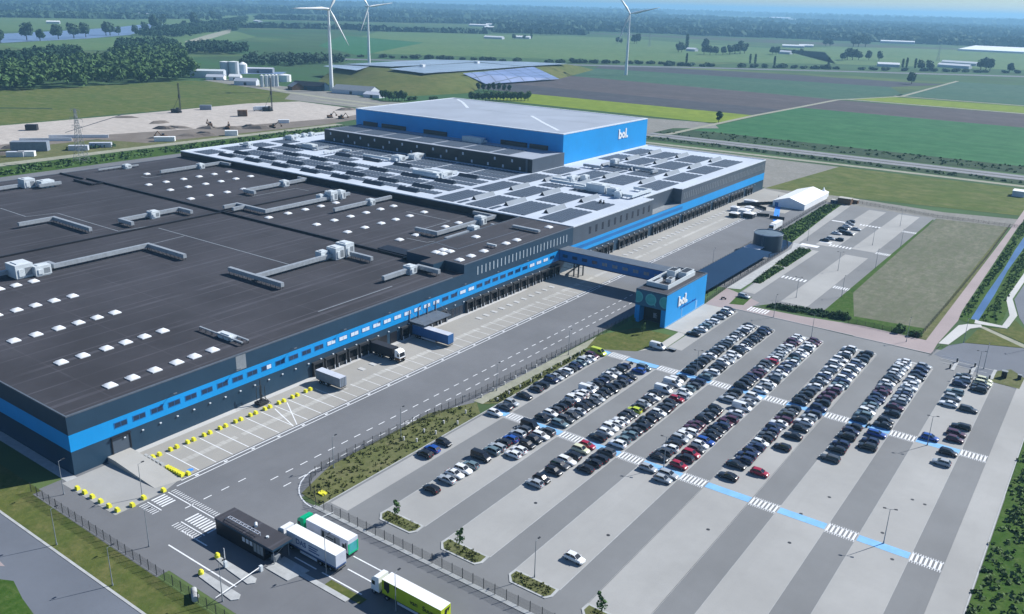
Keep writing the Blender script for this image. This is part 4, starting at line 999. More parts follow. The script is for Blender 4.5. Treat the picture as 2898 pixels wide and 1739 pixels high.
mb = MB(); mb.box(-6.7,-1.29,1.18,6.7,-1.278,1.5); mb.box(6.76,-1.2,1.2,6.785,1.2,1.5); mb.build('blue_stripe', M['text_grey'], t2)
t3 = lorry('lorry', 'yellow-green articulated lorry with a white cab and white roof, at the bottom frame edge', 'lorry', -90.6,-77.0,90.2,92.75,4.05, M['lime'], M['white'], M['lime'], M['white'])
text_part('van   Suuren', 1.3, M['text_dark'], t3, (-.6+.4,-1.29,2.1), (R(90),0,0), 'lettering', .02)
mb = MB(); mb.box(-6.3,-1.29,2.2,-5.0,-1.278,3.9); mb.face([(-4.0,-1.284,3.9),(-3.1,-1.284,3.9),(-3.5,-1.284,3.2)]); mb.face([(-6.0,-1.284,2.2),(-5.0,-1.284,2.2),(-5.4,-1.284,1.6)]); mb.face([(6.835,-.9,1.3),(6.835,-.2,1.3),(6.835,.5,3.6),(6.835,-.2,3.6)]); mb.face([(6.835,.5,2.6),(6.835,1.1,3.6),(6.835,.5,3.6)]); mb.build('print', M['text_dark'], t3)
t4 = lorry('lorry', 'black-trailer lorry with a white and dark red cab backed against a dock', 'lorry', -171.2,-162.4,168.9,171.4,3.9, M['black_tarp'], M['black_tarp'], None, M['white'], cab_dir=1)
mb = MB(); mb.box(6.9,-1.25,.8,7.19,1.25,1.5); mb.box(5.3,-1.262,.8,6.9,-1.25,1.6); mb.build('red_panel', M['brown'], t4)
t5 = lorry('trailer', 'dark blue curtain-sided trailer backed under the loading canopy', 'trailer', -171.2,-156.6,187.2,189.8,4.05, M['blue_tarp'], M['offwhite'], None, None, cab_dir=1)
text_part('transport & logistics', .8, M['text_grey'], t5, (-3,-1.31,2.4), (R(90),0,0), 'lettering') if False else None
t6 = lorry('trailer', 'light grey box trailer parked at a dock, next to the last yellow blocks', 'trailer', -168.6,-159.1,145.0,147.4,3.75, M['grey_box'], M['offwhite'], M['offwhite'], None, cab_dir=1)
mb = MB()
for i in range(18): mb.box(-4.6+i*.52,-1.24,1.2,-4.45+i*.52,-1.2,3.6)
for y in (-.6,0,.6): mb.box(4.78,y-.06,1.2,4.82,y+.06,3.7)
mb.build('rib', M['steel'], t6)
def rigid(name, label, cat, x, y, L, W, H, mat, rz=R(90)):
    o = thing(name, label, cat, (x,y,.05), rz)
    mb = MB(); mb.box(-L/2+1.9,-W/2,.9,L/2,W/2,H); mb.build('box_body', mat, o)
    mb = MB(); mb.box(-L/2,-W/2+.08,.5,-L/2+1.8,W/2-.08,H*.78); mb.box(-L/2+.3,-W/2+.12,H*.78,-L/2+1.8,W/2-.12,H*.92); c = mb.build('cab', mat, o)
    mb = MB(); mb.box(-L/2-.03,-W/2+.15,H*.45,-L/2,W/2-.15,H*.76); mb.build('windscreen', M['car_glass'], c)
    mb = MB(); mb.box(-L/2+.5,-W/2+.3,.45,L/2-.2,W/2-.3,.9); mb.build('chassis', M['dark_metal'], o)
    for a in (-L/2+.9,L/2-1.4):
        for b in (-W/2+.15,W/2-.15): add_wheel(o,a,b,.48)
    return o
rigid('lorry','white rigid lorry parked behind the dark round tank','lorry',-131.8,403,12,2.5,3.6,M['white'])

# ------------------------------------------------------------------ tank, pump house, tent, canopy
mb = MB(); mb.cyl(0,0,0,7.6,6.2,6.2,40,0,False); mb.cyl(0,0,7.45,7.75,6.35,6.35,40,2,False); mb.cyl(0,0,7.4,7.62,6.2,.4,40,1)
tk = thing('water_tank', 'dark round sprinkler tank with a pale rim beside the truck road', 'tank', (-121.8,364.5,0))
mb.build('shell', [M['tank_wall'], M['tank_roof'], M['offwhite']], tk)
mb = MB()
for s in (-.3,.3): mb.tube((-.2+s,-6.3,0),(-.2+s,-6.3,8.4),.05)
for i in range(16): mb.tube((-.5,-6.3,.5+i*.5),(.1,-6.3,.5+i*.5),.03)
mb.build('ladder', M['steel'], tk)
ph = thing('pump_house', 'low dark pump house with a white flat roof in front of the round tank', 'pump house', (-124.4,356,0))
mb = MB(); mb.box(-3.4,-3.6,0,3.4,3.6,2.4); mb.build('wall', M['dark_wall'], ph); mb = MB(); mb.box(-3.5,-3.7,2.4,3.5,3.7,2.6); mb.build('roof', M['offwhite'], ph)
cp = thing('bicycle_shelter', 'long flat dark navy shelter roof running from the entrance block to the round tank', 'shelter', (-121,315,0))
mb = MB(); mb.box(-128,277.4,2.5,-115.2,352,2.75); mb.box(-128,371.4,2.5,-115.6,384.5,2.75) if False else None; mb.build('roof', M['navy_roof'], cp, (-121,315,0))
for i in range(10):
    for x in (-127.6,-115.6):
        mb = MB(); mb.box(x-.1,279+i*7.9,0,x+.1,279.2+i*7.9,2.5); mb.build('post', M['dark_metal'], cp, (-121,315,0))
land('yard', 'navy_roof', [rc(-128.6,352,-115.4,386)], .05)
te = thing('marquee', 'large white event tent at the far end of the truck road', 'tent', (-143,474,0))
mb = MB(); xl, xr, y0, y1, he, hr = -151.6,-134.4,454,494,3.0,5.6
mb.raw([(xl,y0,0),(xr,y0,0),(xr,y0,he),(-143,y0,hr),(xl,y0,he),(xl,y1,0),(xr,y1,0),(xr,y1,he),(-143,y1,hr),(xl,y1,he)], [(0,1,2,3,4),(9,8,7,6,5),(1,6,7,2),(5,0,4,9)])
mb.build('wall', M['tent'], te, (-143,474,0))
mb = MB(); mb.raw([(xl-.15,y0-.15,he),(xr+.15,y0-.15,he),(-143,y0-.15,hr+.1),(xl-.15,y1,he),(xr+.15,y1,he),(-143,y1,hr+.1)], [(0,2,5,3),(1,4,5,2)]); mb.build('roof', M['tent'], te, (-143,474,0))
mb = MB(); mb.box(-150.4,y0-.06,0,-148.6,y0,2.3); mb.build('door', M['blue_wall2'], te, (-143,474,0))
tp = thing('marquee', 'small white pagoda tent with a pointed roof behind the large event tent', 'tent', (-138,498,0))
mb = MB(); mb.box(-2.4,-2.4,0,2.4,2.4,2.6); mb.build('wall', M['tent'], tp)
mb = MB(); mb.raw([(-2.6,-2.6,2.6),(2.6,-2.6,2.6),(2.6,2.6,2.6),(-2.6,2.6,2.6),(-.7,-.7,3.6),(.7,-.7,3.6),(.7,.7,3.6),(-.7,.7,3.6),(0,0,5.6)], [(0,1,5,4),(1,2,6,5),(2,3,7,6),(3,0,4,7),(4,5,8),(5,6,8),(6,7,8),(7,4,8)]); mb.build('roof', M['tent'], tp)
mb = MB(); mb.sheet([(-149.8,453.5),(-147,453.5),(-137.5,424),(-133.6,417),(-135,415),(-139.5,421)], .06); tag(mb.build('carpet', M['blue_paint']), 'bright blue carpet leading from the large tent to the fence', 'carpet')
# low black festival fences and small stands by the tent
for lab, (xa_,ya_,xb_,yb_) in (('low black crowd fence panel nearest the white lorry',(-142,423.6,-134.8,424.2)),('low black crowd fence panel in two angled runs',(-149,424,-143.4,426.4)),
    ('black fence run below the dock doors by the tent',(-166,440,-152,458)),('black fence run at the tent corner',(-160,446,-150,440))):
    o = thing('crowd_fence', lab, 'fence', ((xa_+xb_)/2,(ya_+yb_)/2,0)); d = Vector((xb_-xa_,yb_-ya_)); L = d.length; o.rotation_euler = (0,0,math.atan2(d.y,d.x))
    mb = MB(); mb.box(-L/2,-.04,.1,L/2,.04,1.7); mb.build('panel', M['black_tarp'], o)
    for i in range(int(L//2.4)+1):
        mb = MB(); mb.box(-L/2+i*2.4-.05,-.3,0,-L/2+i*2.4+.05,.3,1.8); mb.build('post', M['dark_metal'], o)
for i, (lab, x, y, w, d, h, mt) in enumerate((('black stage box with a white roof, left of two near the docks',-157.3,414.6,4.6,3.6,2.4,'black_tarp'),('black stage box with a white roof, right of two near the docks',-151,418.6,5,4,2.6,'black_tarp'),
      ('white food stand between the black stage boxes',-155.6,424,5,5,2.8,'white'),('grey stand by the dock doors',-162.4,428,4,3,2.4,'offwhite'),('small dark stand near the tent corner',-157,434,4,3,2.2,'grey_box'),('round black and white ramp stand by the tent',-163,452,7,3,1.8,'offwhite'))):
    o = thing('market_stand', lab, 'stand', (x,y,.03))
    mb = MB(); mb.box(-w/2,-d/2,0,w/2,d/2,h-.3); mb.build('body', M[mt], o)
    mb = MB(); mb.raw([(-w/2-.3,-d/2-.3,h-.3),(w/2+.3,-d/2-.3,h-.3),(w/2+.3,d/2+.3,h-.3),(-w/2-.3,d/2+.3,h-.3),(0,0,h+.4)],[(0,1,4),(1,2,4),(2,3,4),(3,0,4),(3,2,1,0)]); mb.build('roof', M['white'], o)
for lab, x, y, w, d, h, mt in (('stack of rusty brown containers at the corner of the upper car park',-122.6,487,7,4.4,3.2,'brown'),('smaller brown skip beside the rusty containers',-118.6,492,3.6,3,2.0,'brown'),('dark green skip left of the rusty containers',-127.6,484.5,3.4,3,1.8,'dark_wall')):
    o = thing('container', lab, 'container', (x,y,.06)); mb = MB(); mb.box(-w/2,-d/2,0,w/2,d/2,h); mb.build('body', M[mt], o)
    mb = MB(); mb.box(-w/2-.05,-d/2-.05,h,w/2+.05,d/2+.05,h+.12); mb.build('lid', M['ramp'], o)
o = thing('cabin', 'pale site cabin alone on the meadow at the right frame edge', 'cabin', (-49,582,0)); mb = MB(); mb.box(-3.2,-4,0,3.2,4,3.2); mb.build('body', M['offwhite'], o); mb = MB(); mb.box(-3.3,-4.1,3.2,3.3,4.1,3.4); mb.build('roof', M['white'], o)

# ------------------------------------------------------------------ cars
PAINT = {'K':('black',(.012,.013,.016)),'G':('dark grey',(.060,.068,.078)),'S':('silver',(.36,.40,.44)),'W':('white',(.74,.77,.80)),'B':('blue',(.015,.075,.34)),
 'N':('navy',(.016,.026,.075)),'R':('red',(.34,.008,.03)),'M':('dark maroon',(.075,.020,.040)),'L':('lime green',(.50,.62,.03)),'C':('grey-teal',(.13,.20,.23)),'Y':('pale cream',(.62,.64,.45))}
PM = {}
for k, (n, c) in PAINT.items():
    m, nt, b = nodes('car_paint_'+n.replace(' ','_').replace('-','_')); done(nt, b, c, .32, .5); b.inputs['Coat Weight'].default_value = .6; b.inputs['Coat Roughness'].default_value = .06; PM[k] = m
def loft(mb, secs, m=0, smooth=False):
    """closed skin over cross-sections with the same point count"""
    n = len(secs[0]); vs = [p for s in secs for p in s]; fs = []
    for i in range(len(secs)-1):
        for j in range(n-1): fs.append((i*n+j, i*n+j+1, (i+1)*n+j+1, (i+1)*n+j))
    fs.append(tuple(range(n-1,-1,-1))); fs.append(tuple(range((len(secs)-1)*n, len(secs)*n)))
    mb.raw(vs, fs, m, smooth)
SHAPES = {  # length, width, height, bonnet end x, screen base x, roof front, roof back, tail base
 'hatch': dict(L=4.15, W=1.76, H=1.48, wb=.98, rf=.28, rb=-1.45, tb=-1.92, hood=.92, belt=.98),
 'estate': dict(L=4.65, W=1.82, H=1.46, wb=1.05, rf=.35, rb=-1.85, tb=-2.2, hood=.9, belt=.96),
 'saloon': dict(L=4.6, W=1.82, H=1.44, wb=.95, rf=.25, rb=-.95, tb=-1.75, hood=.9, belt=.98),
 'suv': dict(L=4.45, W=1.86, H=1.66, wb=1.05, rf=.42, rb=-1.65, tb=-2.02, hood=1.02, belt=1.08),
 'van': dict(L=5.1, W=1.98, H=2.02, wb=1.75, rf=1.0, rb=-2.35, tb=-2.45, hood=1.12, belt=1.2)}
def car_parts(kind):
    s = SHAPES[kind]; h = s['L']/2; w = s['W']/2
    def sec(x, zt, k=1.0, zb=.2): return [(x,-w*.80*k,zb),(x,-w*.98*k,zb+.22),(x,-w*k,.62),(x,-w*.93*k,zt-.03),(x,-w*.80*k,zt),(x,w*.80*k,zt),(x,w*.93*k,zt-.03),(x,w*k,.62),(x,w*.98*k,zb+.22),(x,w*.80*k,zb)]
    body = MB()
    tz = s['belt'] if kind != 'saloon' else .99
    loft(body, [sec(h,.60,.80,.28), sec(h-.12,.72,.92), sec(h-.45,s['hood']-.10,.98), sec(s['wb'],s['hood']), sec(0,s['belt']), sec(s['tb']+.1,tz), sec(-h+.22,tz-.04,.97), sec(-h+.05,tz-.25,.9), sec(-h,.55,.84,.28)][::-1], 0, True)
    zr = s['H']; rw = w*.70
    # roof skin with a slight crown
    body.raw([(s['rf'],-rw,zr-.05),(s['rf'],0,zr-.01),(s['rf'],rw,zr-.05),(-.4,-rw,zr-.01),(-.4,0,zr+.03),(-.4,rw,zr-.01),(s['rb'],-rw,zr-.06),(s['rb'],0,zr-.02),(s['rb'],rw,zr-.06)], [(0,1,4,3),(1,2,5,4),(3,4,7,6),(4,5,8,7)], 0, True)
    # pillars
    for sy in (-1,1):
        body.tube((s['wb'],sy*w*.84,s['hood']),(s['rf'],sy*rw,zr-.05),.045,n=4); body.tube((s['tb'],sy*w*.84,tz),(s['rb'],sy*rw,zr-.06),.07,n=4)
        xm = (s['rf']+s['rb'])/2; body.tube((xm-.05,sy*w*.90,s['belt']),(xm,sy*rw,zr-.04),.045,n=4)
        body.box(s['wb']-.28, sy*w*1.0, .92, s['wb']-.12, sy*w*1.13, 1.06)
    glass = MB(); g = .985
    A = [(s['wb'],w*.84,s['hood']-.01),(s['rf'],rw*g,zr-.06),(s['rb'],rw*g,zr-.07),(s['tb'],w*.84,tz-.01)]
    L_ = [(x,-y,z) for x,y,z in A]; R_ = A
    vs = L_+R_
    if kind == 'van':
        glass.raw(vs, [(0,4,5,1)]); 
        glass.raw([(s['wb']-.05,-w*.86,s['hood']+.03),(s['rf']-.05,-rw*1.02,zr-.16),(.15,-rw*1.04,zr-.16),(.15,-w*.87,s['belt'])],[(0,1,2,3)]); glass.raw([(s['wb']-.05,w*.86,s['hood']+.03),(s['rf']-.05,rw*1.02,zr-.16),(.15,rw*1.04,zr-.16),(.15,w*.87,s['belt'])],[(3,2,1,0)])
        body.raw([(.2,-w*.84,s['belt']-.01),(.25,-rw,zr-.03),(s['rb'],-rw,zr-.06),(s['tb'],-w*.84,tz-.01),(.2,w*.84,s['belt']-.01),(.25,rw,zr-.03),(s['rb'],rw,zr-.06),(s['tb'],w*.84,tz-.01)],[(3,2,1,0),(4,5,6,7),(2,3,7,6)])
    else:
        glass.raw(vs, [(0,4,5,1),(2,6,7,3),(1,2,3,0),(4,7,6,5)])
    hl = MB(); hl.raw([(h-.06,-.2,.60),(h-.30,-.26,.74),(h-.34,.2,.76),(h-.06,.18,.62)],[(0,3,2,1)]); hl.box(h-.2,-.18,.58,h+.0,.16,.70)
    tl = MB(); tl.box(-h-.015,-.16,.68,-h+.16,.16,.86)
    return body, glass, hl, tl, s

_w = wheel_proto(.32,.21).build('wheel', [M['black'],M['steel']]); CWM = _w.data; bpy.data.objects.remove(_w)
M['tail'] = glassy('tail_light', (.25,.01,.01), .3)
MESH = {}
for kd in SHAPES:
    b_, g_, hl_, tl_, s_ = car_parts(kd)
    ob = b_.build('body', PM['K']); gl = g_.build('window', M['car_glass']); hl = hl_.build('headlight', M['lamp_lens']); tl = tl_.build('tail_light', M['tail'])
    MESH[kd] = (ob.data, gl.data, hl.data, tl.data, s_)
    for o in (ob,gl,hl,tl): bpy.data.objects.remove(o)
PBODY = {}
def body_mesh(kd, col):
    if (kd,col) not in PBODY:
        me = MESH[kd][0].copy(); me.materials.clear(); me.materials.append(PM[col]); PBODY[kd,col] = me
    return PBODY[kd,col]
def addobj(name, me, parent, loc=(0,0,0)):
    o = bpy.data.objects.new(name, me); COL.objects.link(o); o.parent = parent; o.location = loc; return o
def make_car(kd, col, x, y, rz, label, group, detail=2, z=.075):
    o = thing('parked_van' if kd == 'van' else 'parked_car', label, 'van' if kd == 'van' else 'car', (x,y,z), rz, group)
    s = MESH[kd][4]; h = s['L']/2; w = s['W']/2
    addobj('body', body_mesh(kd,col), o); addobj('window', MESH[kd][1], o)
    if detail > 0:
        for a in (h-.85,-h+.8):
            for b in (-w+.12,w-.12): addobj('wheel', CWM, o, (a,b,.32))
    if detail > 1:
        for b in (-w*.66,w*.66): addobj('headlight', MESH[kd][2], o, (0,b,0)); addobj('tail_light', MESH[kd][3], o, (0,b,0))
    return o
CARS = {'row0': '132.9:K 135.8:B 139.9:K 160.0:W 164.5:G 167.5:S 173.2:K 179.0:G 182.0:K 186.5:N 189.0:S 191.5:G 194.1:W 196.6:K 199.1:N 201.5:C 204.0:S 206.5:W 208.9:M 212.2:Lv',
 'row1L': '122.4:K 127.4:S 130.3:W 132.8:W 135.5:C 139.9:Kv 143.7:C 146.1:S 148.7:K 151.3:B 154.3:S 156.9:G 159.8:Kv 165.3:K 168.7:W 171.1:G 173.6:K 176.8:G 179.6:W 182.1:W 184.6:W 187.1:Wv 189.7:S 192.1:K 194.6:N 197.1:G 199.5:W 202.4:S 204.9:K 207.9:N',
 'row1R': '145.5:W 148.1:W 151.5:K 154.5:K 157.2:W 159.8:G 165.6:C 168.6:G 171.4:G 174.2:S 176.8:K 179.2:K 181.7:G 184.2:S 186.6:K 189.1:K 191.6:K 194.3:K 197.0:G 199.6:N 202.4:K 207.8:B 211.0:C',
 'row2L': '138.1:S 140.6:K 145.1:K 148.3:G 150.9:W 153.4:K 157.3:Y 160.1:R 165.3:K 168.7:W 171.6:W 174.3:W 176.7:W 179.2:K 181.6:G 184.1:L 186.6:G 189.0:S 191.5:K 194.0:W 196.4:K 200.3:Wv 202.9:G 205.7:Wv 208.3:W 210.9:K 216.8:K 220.0:K 222.9:K 225.8:K 228.4:G 231.5:W 234.0:K 236.5:K 239.0:S 241.4:K 243.9:G 246.3:S 249.7:W 252.1:G 254.6:S 257.1:K 259.7:W 262.2:W 264.6:K',
 'row2R': '150.4:K 153.8:K 156.5:K 160.1:G 165.2:W 168.1:C 171.3:C 173.9:G 176.7:K 179.1:K 181.6:K 184.1:K 186.7:W 189.2:K 191.6:G 194.1:K 197.3:R 199.7:S 202.6:W 205.5:C 208.3:G 211.6:N 216.1:C 220.4:W 223.2:K 225.9:K 229.3:W 231.7:S 234.2:W 237.2:W 239.8:K 242.2:K 244.7:W 247.1:K 249.6:G 252.1:K 254.5:K 257.0:K 259.7:K 262.2:N 264.7:K',
 'rowT': '245.7:K 251.0:W 254.5:C 257.3:S 260.7:W 266.6:S 270.0:K 273.1:W 275.6:K',
 'row3L': '159.6:S 165.7:K 168.7:G 171.3:W 173.7:K 177.1:S 179.5:W 182.0:W 184.5:M 186.9:M 190.6:K 193.2:G 196.0:K 198.7:K 205.9:S 208.4:G 211.9:K 216.5:K 219.4:K 221.9:K 224.3:N 226.8:M 229.2:M 231.7:S 234.2:G 236.6:G 239.1:R 241.6:W 244.1:S 246.5:S 249.0:S 251.5:S 253.9:W 256.7:M 259.4:M 261.9:W 264.4:W',
 'row3R': '157.3:S 160.0:S 165.2:R 168.9:K 171.8:R 174.8:G 177.4:W 180.0:B 182.5:K 185.0:K 187.4:K 189.9:N 192.3:M 194.8:M 199.3:W 203.6:Wv 207.8:S 211.8:W 217.1:W 220.6:S 223.0:W 225.6:K 229.1:S 232.2:W 234.9:N 237.3:S 239.8:N 242.3:W 244.7:C 247.2:K 249.8:W 252.3:W 254.7:K 257.2:W 259.8:W 262.2:M 264.7:M',
 'row4L': '167.7:K 173.7:K 177.0:N 179.6:N 182.1:N 184.8:N 187.6:W 190.1:K 192.6:G 195.1:N 197.6:N 200.6:W 203.4:M 206.5:G 208.9:G 211.5:K 216.8:K 219.8:K 222.7:K 225.6:G 229.4:W 231.9:K 234.5:S 236.9:N 239.6:W 242.0:G 245.1:W 247.6:G 250.3:W 254.3:W 256.7:K 259.7:W 262.2:K 264.9:W',
 'row4R': '173.7:R 188.9:K 196.2:K 201.4:K 205.6:W 209.0:S 211.7:N 216.2:N 220.2:K 223.3:M 226.7:M 230.0:M 232.5:W 235.0:C 237.4:N 239.9:W 242.4:N 244.8:W 247.3:K 249.7:W 252.2:N 255.0:S 257.5:K 260.7:K 264.5:K',
 'row5L': '190.7:G 196.0:K 199.5:N 204.2:K 207.9:N 210.7:K 216.2:K 219.3:C 221.8:W 224.3:S 226.7:C 229.2:N 231.6:N 234.1:N 236.8:M 239.4:M 242.4:S 244.9:W 247.3:K 249.8:K 252.2:S 254.9:W 257.7:S 260.3:W 262.7:W 265.2:W',
 'row5R': '202.0:K 205.6:N 210.6:B 216.7:K 219.7:K 225.3:K 229.9:M 234.5:S 237.1:S 239.7:N 242.3:S 245.6:W 248.3:W 252.1:W 254.8:K 258.3:N 261.9:N 265.2:S',
 'row6L': '217.0:B 241.4:W 246.4:S 251.0:C 257.7:N 261.6:S 264.6:K',
 'row6R': '205.2:S 211.6:K 220.0:M 223.7:M 228.7:K 241.1:G 257.0:K 259.9:K 262.7:Y 265.2:Y',
 'lone': '-69.6:120.5:W -106.2:228.0:Wv',
 'up': '-101.9:297.3:S -106.2:396.5:K -104.7:401.2:S -101.0:401.9:K -105.7:413.4:W -100.7:416.0:K -104.9:417.7:K -106.0:425.0:K -100.7:427.9:S -106.1:431.5:W -106.0:437.4:S -107.0:442.4:K'}
ROWX = {'row0':(-118.3,'in the single row along the fence',0),'rowT':(-102.4,'in the short row beside the blue entrance block',0),
 'row1L':(-107,'left side of the first double row',1),'row1R':(-102.1,'right side of the first double row',1),'row2L':(-90.7,'left side of the second double row',2),'row2R':(-85.2,'right side of the second double row',2),
 'row3L':(-74.4,'left side of the third double row',3),'row3R':(-69.2,'right side of the third double row',3),'row4L':(-58.2,'left side of the fourth double row',4),'row4R':(-53.1,'right side of the fourth double row',4),
 'row5L':(-42.2,'left side of the fifth double row',5),'row5R':(-36.8,'right side of the fifth double row',5),'row6L':(-25.7,'left side of the rightmost double row',6),'row6R':(-20.6,'right side of the rightmost double row',6)}
allcars = []
for r, data in CARS.items():
    for i, e in enumerate(data.split()):
        q = e.split(':')
        if r in ('lone','up'): x, y, c = float(q[0]), float(q[1]), q[2]
        else: x, y, c = ROWX[r][0], float(q[0]), q[1]
        allcars.append((x*x+y*y, r, i, x, y, c))
nrow = {r: len(d.split()) for r, d in CARS.items()}
order = sorted(allcars)
small = []; nth = 0; ncar = 0
rnd = random.Random(5)
kinds = ['hatch','hatch','estate','saloon','suv','hatch']
stuff = MB(); stuffm = [PM[k] for k in PAINT]+[M['car_glass'],M['black']]; pk = list(PAINT)
def add_stuff(kd, col, x, y, rz, z=.075):
    c, s = math.cos(rz), math.sin(rz)
    for me, mi in ((MESH[kd][0], pk.index(col)), (MESH[kd][1], len(pk))):
        vs = [(x+v.co.x*c-v.co.y*s, y+v.co.x*s+v.co.y*c, z+v.co.z) for v in me.vertices]
        i0 = len(stuff.v); stuff.v += vs
        for p in me.polygons: stuff.f.append([i0+k for k in p.vertices]); stuff.m.append(mi); stuff.sm.append(p.use_smooth)
    L = MESH[kd][4]['L']/2; W = MESH[kd][4]['W']/2
    for a in (L-.85,-L+.8):
        for b in (-W+.02,W-.2):
            pts = [(a+.32*math.cos(t), .32+.32*math.sin(t)) for t in [2*math.pi*q/8 for q in range(8)]]
            f = [(x+px*c-b*s, y+px*s+b*c, z+pz) for px,pz in pts]; g2 = [(x+px*c-(b+.18)*s, y+px*s+(b+.18)*c, z+pz) for px,pz in pts]
            stuff.raw(f+g2, [tuple(range(7,-1,-1)),tuple(range(8,16))]+[(q,(q+1)%8,8+(q+1)%8,8+q) for q in range(8)], len(pk)+1)
for d2, r, i, x, y, c in order:
    kd = 'van' if len(c) > 1 else rnd.choice(kinds)
    col = c[0]; rz = (0 if rnd.random() < .5 else math.pi) + rnd.gauss(0,.02)
    if len(c) > 1: rz = rnd.gauss(0,.02)
    x += rnd.gauss(0,.13)
    cn_ = PAINT[col][0]; wd = 'van' if kd == 'van' else 'car'
    if r == 'lone':
        if kd == 'van': lab, grp = 'white van parked alone on the pavement by the grass island', None
        else: lab, grp = 'white car standing alone in the empty lower part of the car park', None; kd = 'hatch' if kd != 'van' else kd
        if kd != 'van': rz = R(-2)
        z = .09
    elif r == 'up':
        lab, grp = '%s car in the upper car park, %s from the near end of the small group' % (cn_, ordinal(i+1)) if y > 300 else 'silver car alone by the hedge at the entrance of the upper car park', 'cars in the upper car park'; z = .09
        if y < 300: grp = None; x = -104.2; y = 293.5; rz = R(-12)
    else:
        near = i+1; far = nrow[r]-i
        pos_ = '%s from the near end' % ordinal(near) if near <= far else '%s from the far end' % ordinal(far)
        if near == 1: pos_ = 'nearest the camera'
        if far == 1: pos_ = 'at the far end'
        lab = '%s %s, %s, %s' % (cn_, wd, pos_, ROWX[r][1]); grp = 'cars parked in the rows'; z = .075
    if wd == 'car':
        ncar += 1
        if ncar > 298 and r not in ('lone','up'): add_stuff(kd, col, x, y, rz, z); continue
    dist = math.sqrt(d2)
    make_car(kd, col, x, y, rz, lab, grp, 2 if dist < 215 else (1 if dist < 275 else 0), z)
if stuff.f: tag(stuff.build('parked_cars', stuffm), 'farther parked cars filling the upper ends of the rows', 'cars', kind='stuff')
# two motorcycles on the blue walkway
def motorcycle(label, x, y, rz):
    o = thing('motorcycle', label, 'motorcycle', (x,y,.08), rz)
    for a in (-.7,.7):
        mb = MB(); mb.tube((a,-.07,.32),(a,.07,.32),.32,n=14); mb.build('wheel', M['black'], o)
    mb = MB(); mb.box(-.45,-.14,.35,.4,.14,.75); mb.tube((.45,0,.75),(.75,0,.35),.06); mb.tube((-.4,0,.6),(-.75,0,.35),.06); mb.box(-.1,-.16,.75,.4,.16,.95); mb.build('frame', M['dark_metal'], o)
    mb = MB(); mb.box(-.75,-.15,.76,-.1,.15,.88); mb.build('seat', M['black'], o)
    mb = MB(); mb.tube((.4,-.36,1.05),(.4,.36,1.05),.03); mb.tube((.4,0,.8),(.4,0,1.05),.03); mb.build('handlebar', M['steel'], o)
motorcycle('dark motorcycle at the far end of the first double row, on the blue walkway', -106.5, 211.0, R(70))
motorcycle('dark motorcycle on the blue walkway inside the fifth double row', -39.6, 214.2, R(60))
# people
def person(label, x, y, top, legs, z=.1, rz=0, stride=.15):
    o = thing('person', label, 'person', (x,y,z), rz)
    me = bpy.data.meshes.new('body'); 
    V = [(0,0,.95),(0,0,1.2),(0,0,1.42),(0,0,1.52),(0.02,0,1.66),  (.0,.1,.9),(stride,.1,.5),(stride*1.2-.06,.1,.08),(stride*1.2+.1,.1,.04), (.0,-.1,.9),(-stride,-.1,.5),(-stride*1.6,-.1,.08),(-stride*1.6+.16,-.1,.04),
         (0,.2,1.4),(-.05,.26,1.14),(.05,.27,.9),(0,-.2,1.4),(.05,-.26,1.14),(.14,-.27,.92)]
    E_ = [(0,1),(1,2),(2,3),(3,4),(0,5),(5,6),(6,7),(7,8),(0,9),(9,10),(10,11),(11,12),(2,13),(13,14),(14,15),(2,16),(16,17),(17,18)]
    rad = [.15,.14,.16,.06,.105,.1,.075,.05,.045,.1,.075,.05,.045,.07,.05,.04,.07,.05,.04]
    me.from_pydata(V, E_, []); ob = bpy.data.objects.new('body', me); COL.objects.link(ob)
    md = ob.modifiers.new('skin','SKIN')
    for v, r_ in zip(me.skin_vertices[0].data if me.skin_vertices else [], rad): v.radius = (r_, r_)
    ob.modifiers.new('sub','SUBSURF').levels = 1
    bpy.context.view_layer.update()
    m2 = bpy.data.meshes.new_from_object(ob.evaluated_get(bpy.context.evaluated_depsgraph_get())); bpy.data.objects.remove(ob)
    m2.materials.clear()
    for mm in (M[top], M[legs], SKIN): m2.materials.append(mm)
    for p in m2.polygons: p.material_index = 2 if p.center.z > 1.5 else (0 if p.center.z > .95 else 1)
    addobj('body', m2, o)
    mb = MB(); mb.cyl(0.0,0,1.66,1.78,.115,.07,10); mb.build('hair', M['wood'], o)
SKIN = plain('skin', (.45,.28,.2), .6, .3)
for i, (x, y, t, l) in enumerate(((-150.5,462,'dark_metal','black'),(-153.5,470,'black','dark_metal'),(-156,476,'offwhite','black'),(-148,446,'dark_metal','black'),(-139.4,427.5,'black','black'))):
    person(('person in dark clothes walking beside the large tent','person in black by the stands, farther from the tent','person in a pale top and dark trousers near the docks','person in dark clothes at the tent door','person in black standing on the blue carpet')[i], x, y, t, l, .07, i*1.3)
person('person in black on the pavement by the red path corner', -44.5, 290.4, 'black', 'black', .12, 1.0)
# motor scooter rider on the red pavement
motorcycle('motor scooter on the red pavement by the entrance block', -109.2, 286.5, R(20)); 
# benches and low boxes
for i, (x,y) in enumerate(((-104.4,228.5),(-101.9,229.2))):
    o = thing('planter', 'dark low planter box on the paving, %s of two' % ('left','right')[i], 'planter', (x,y,.09)); mb = MB(); mb.box(-1.1,-.5,0,1.1,.5,.6); mb.build('box', M['black_wall'], o); mb = MB(); mb.box(-1.15,-.55,.6,1.15,.55,.66); mb.build('rim', M['steel'], o)

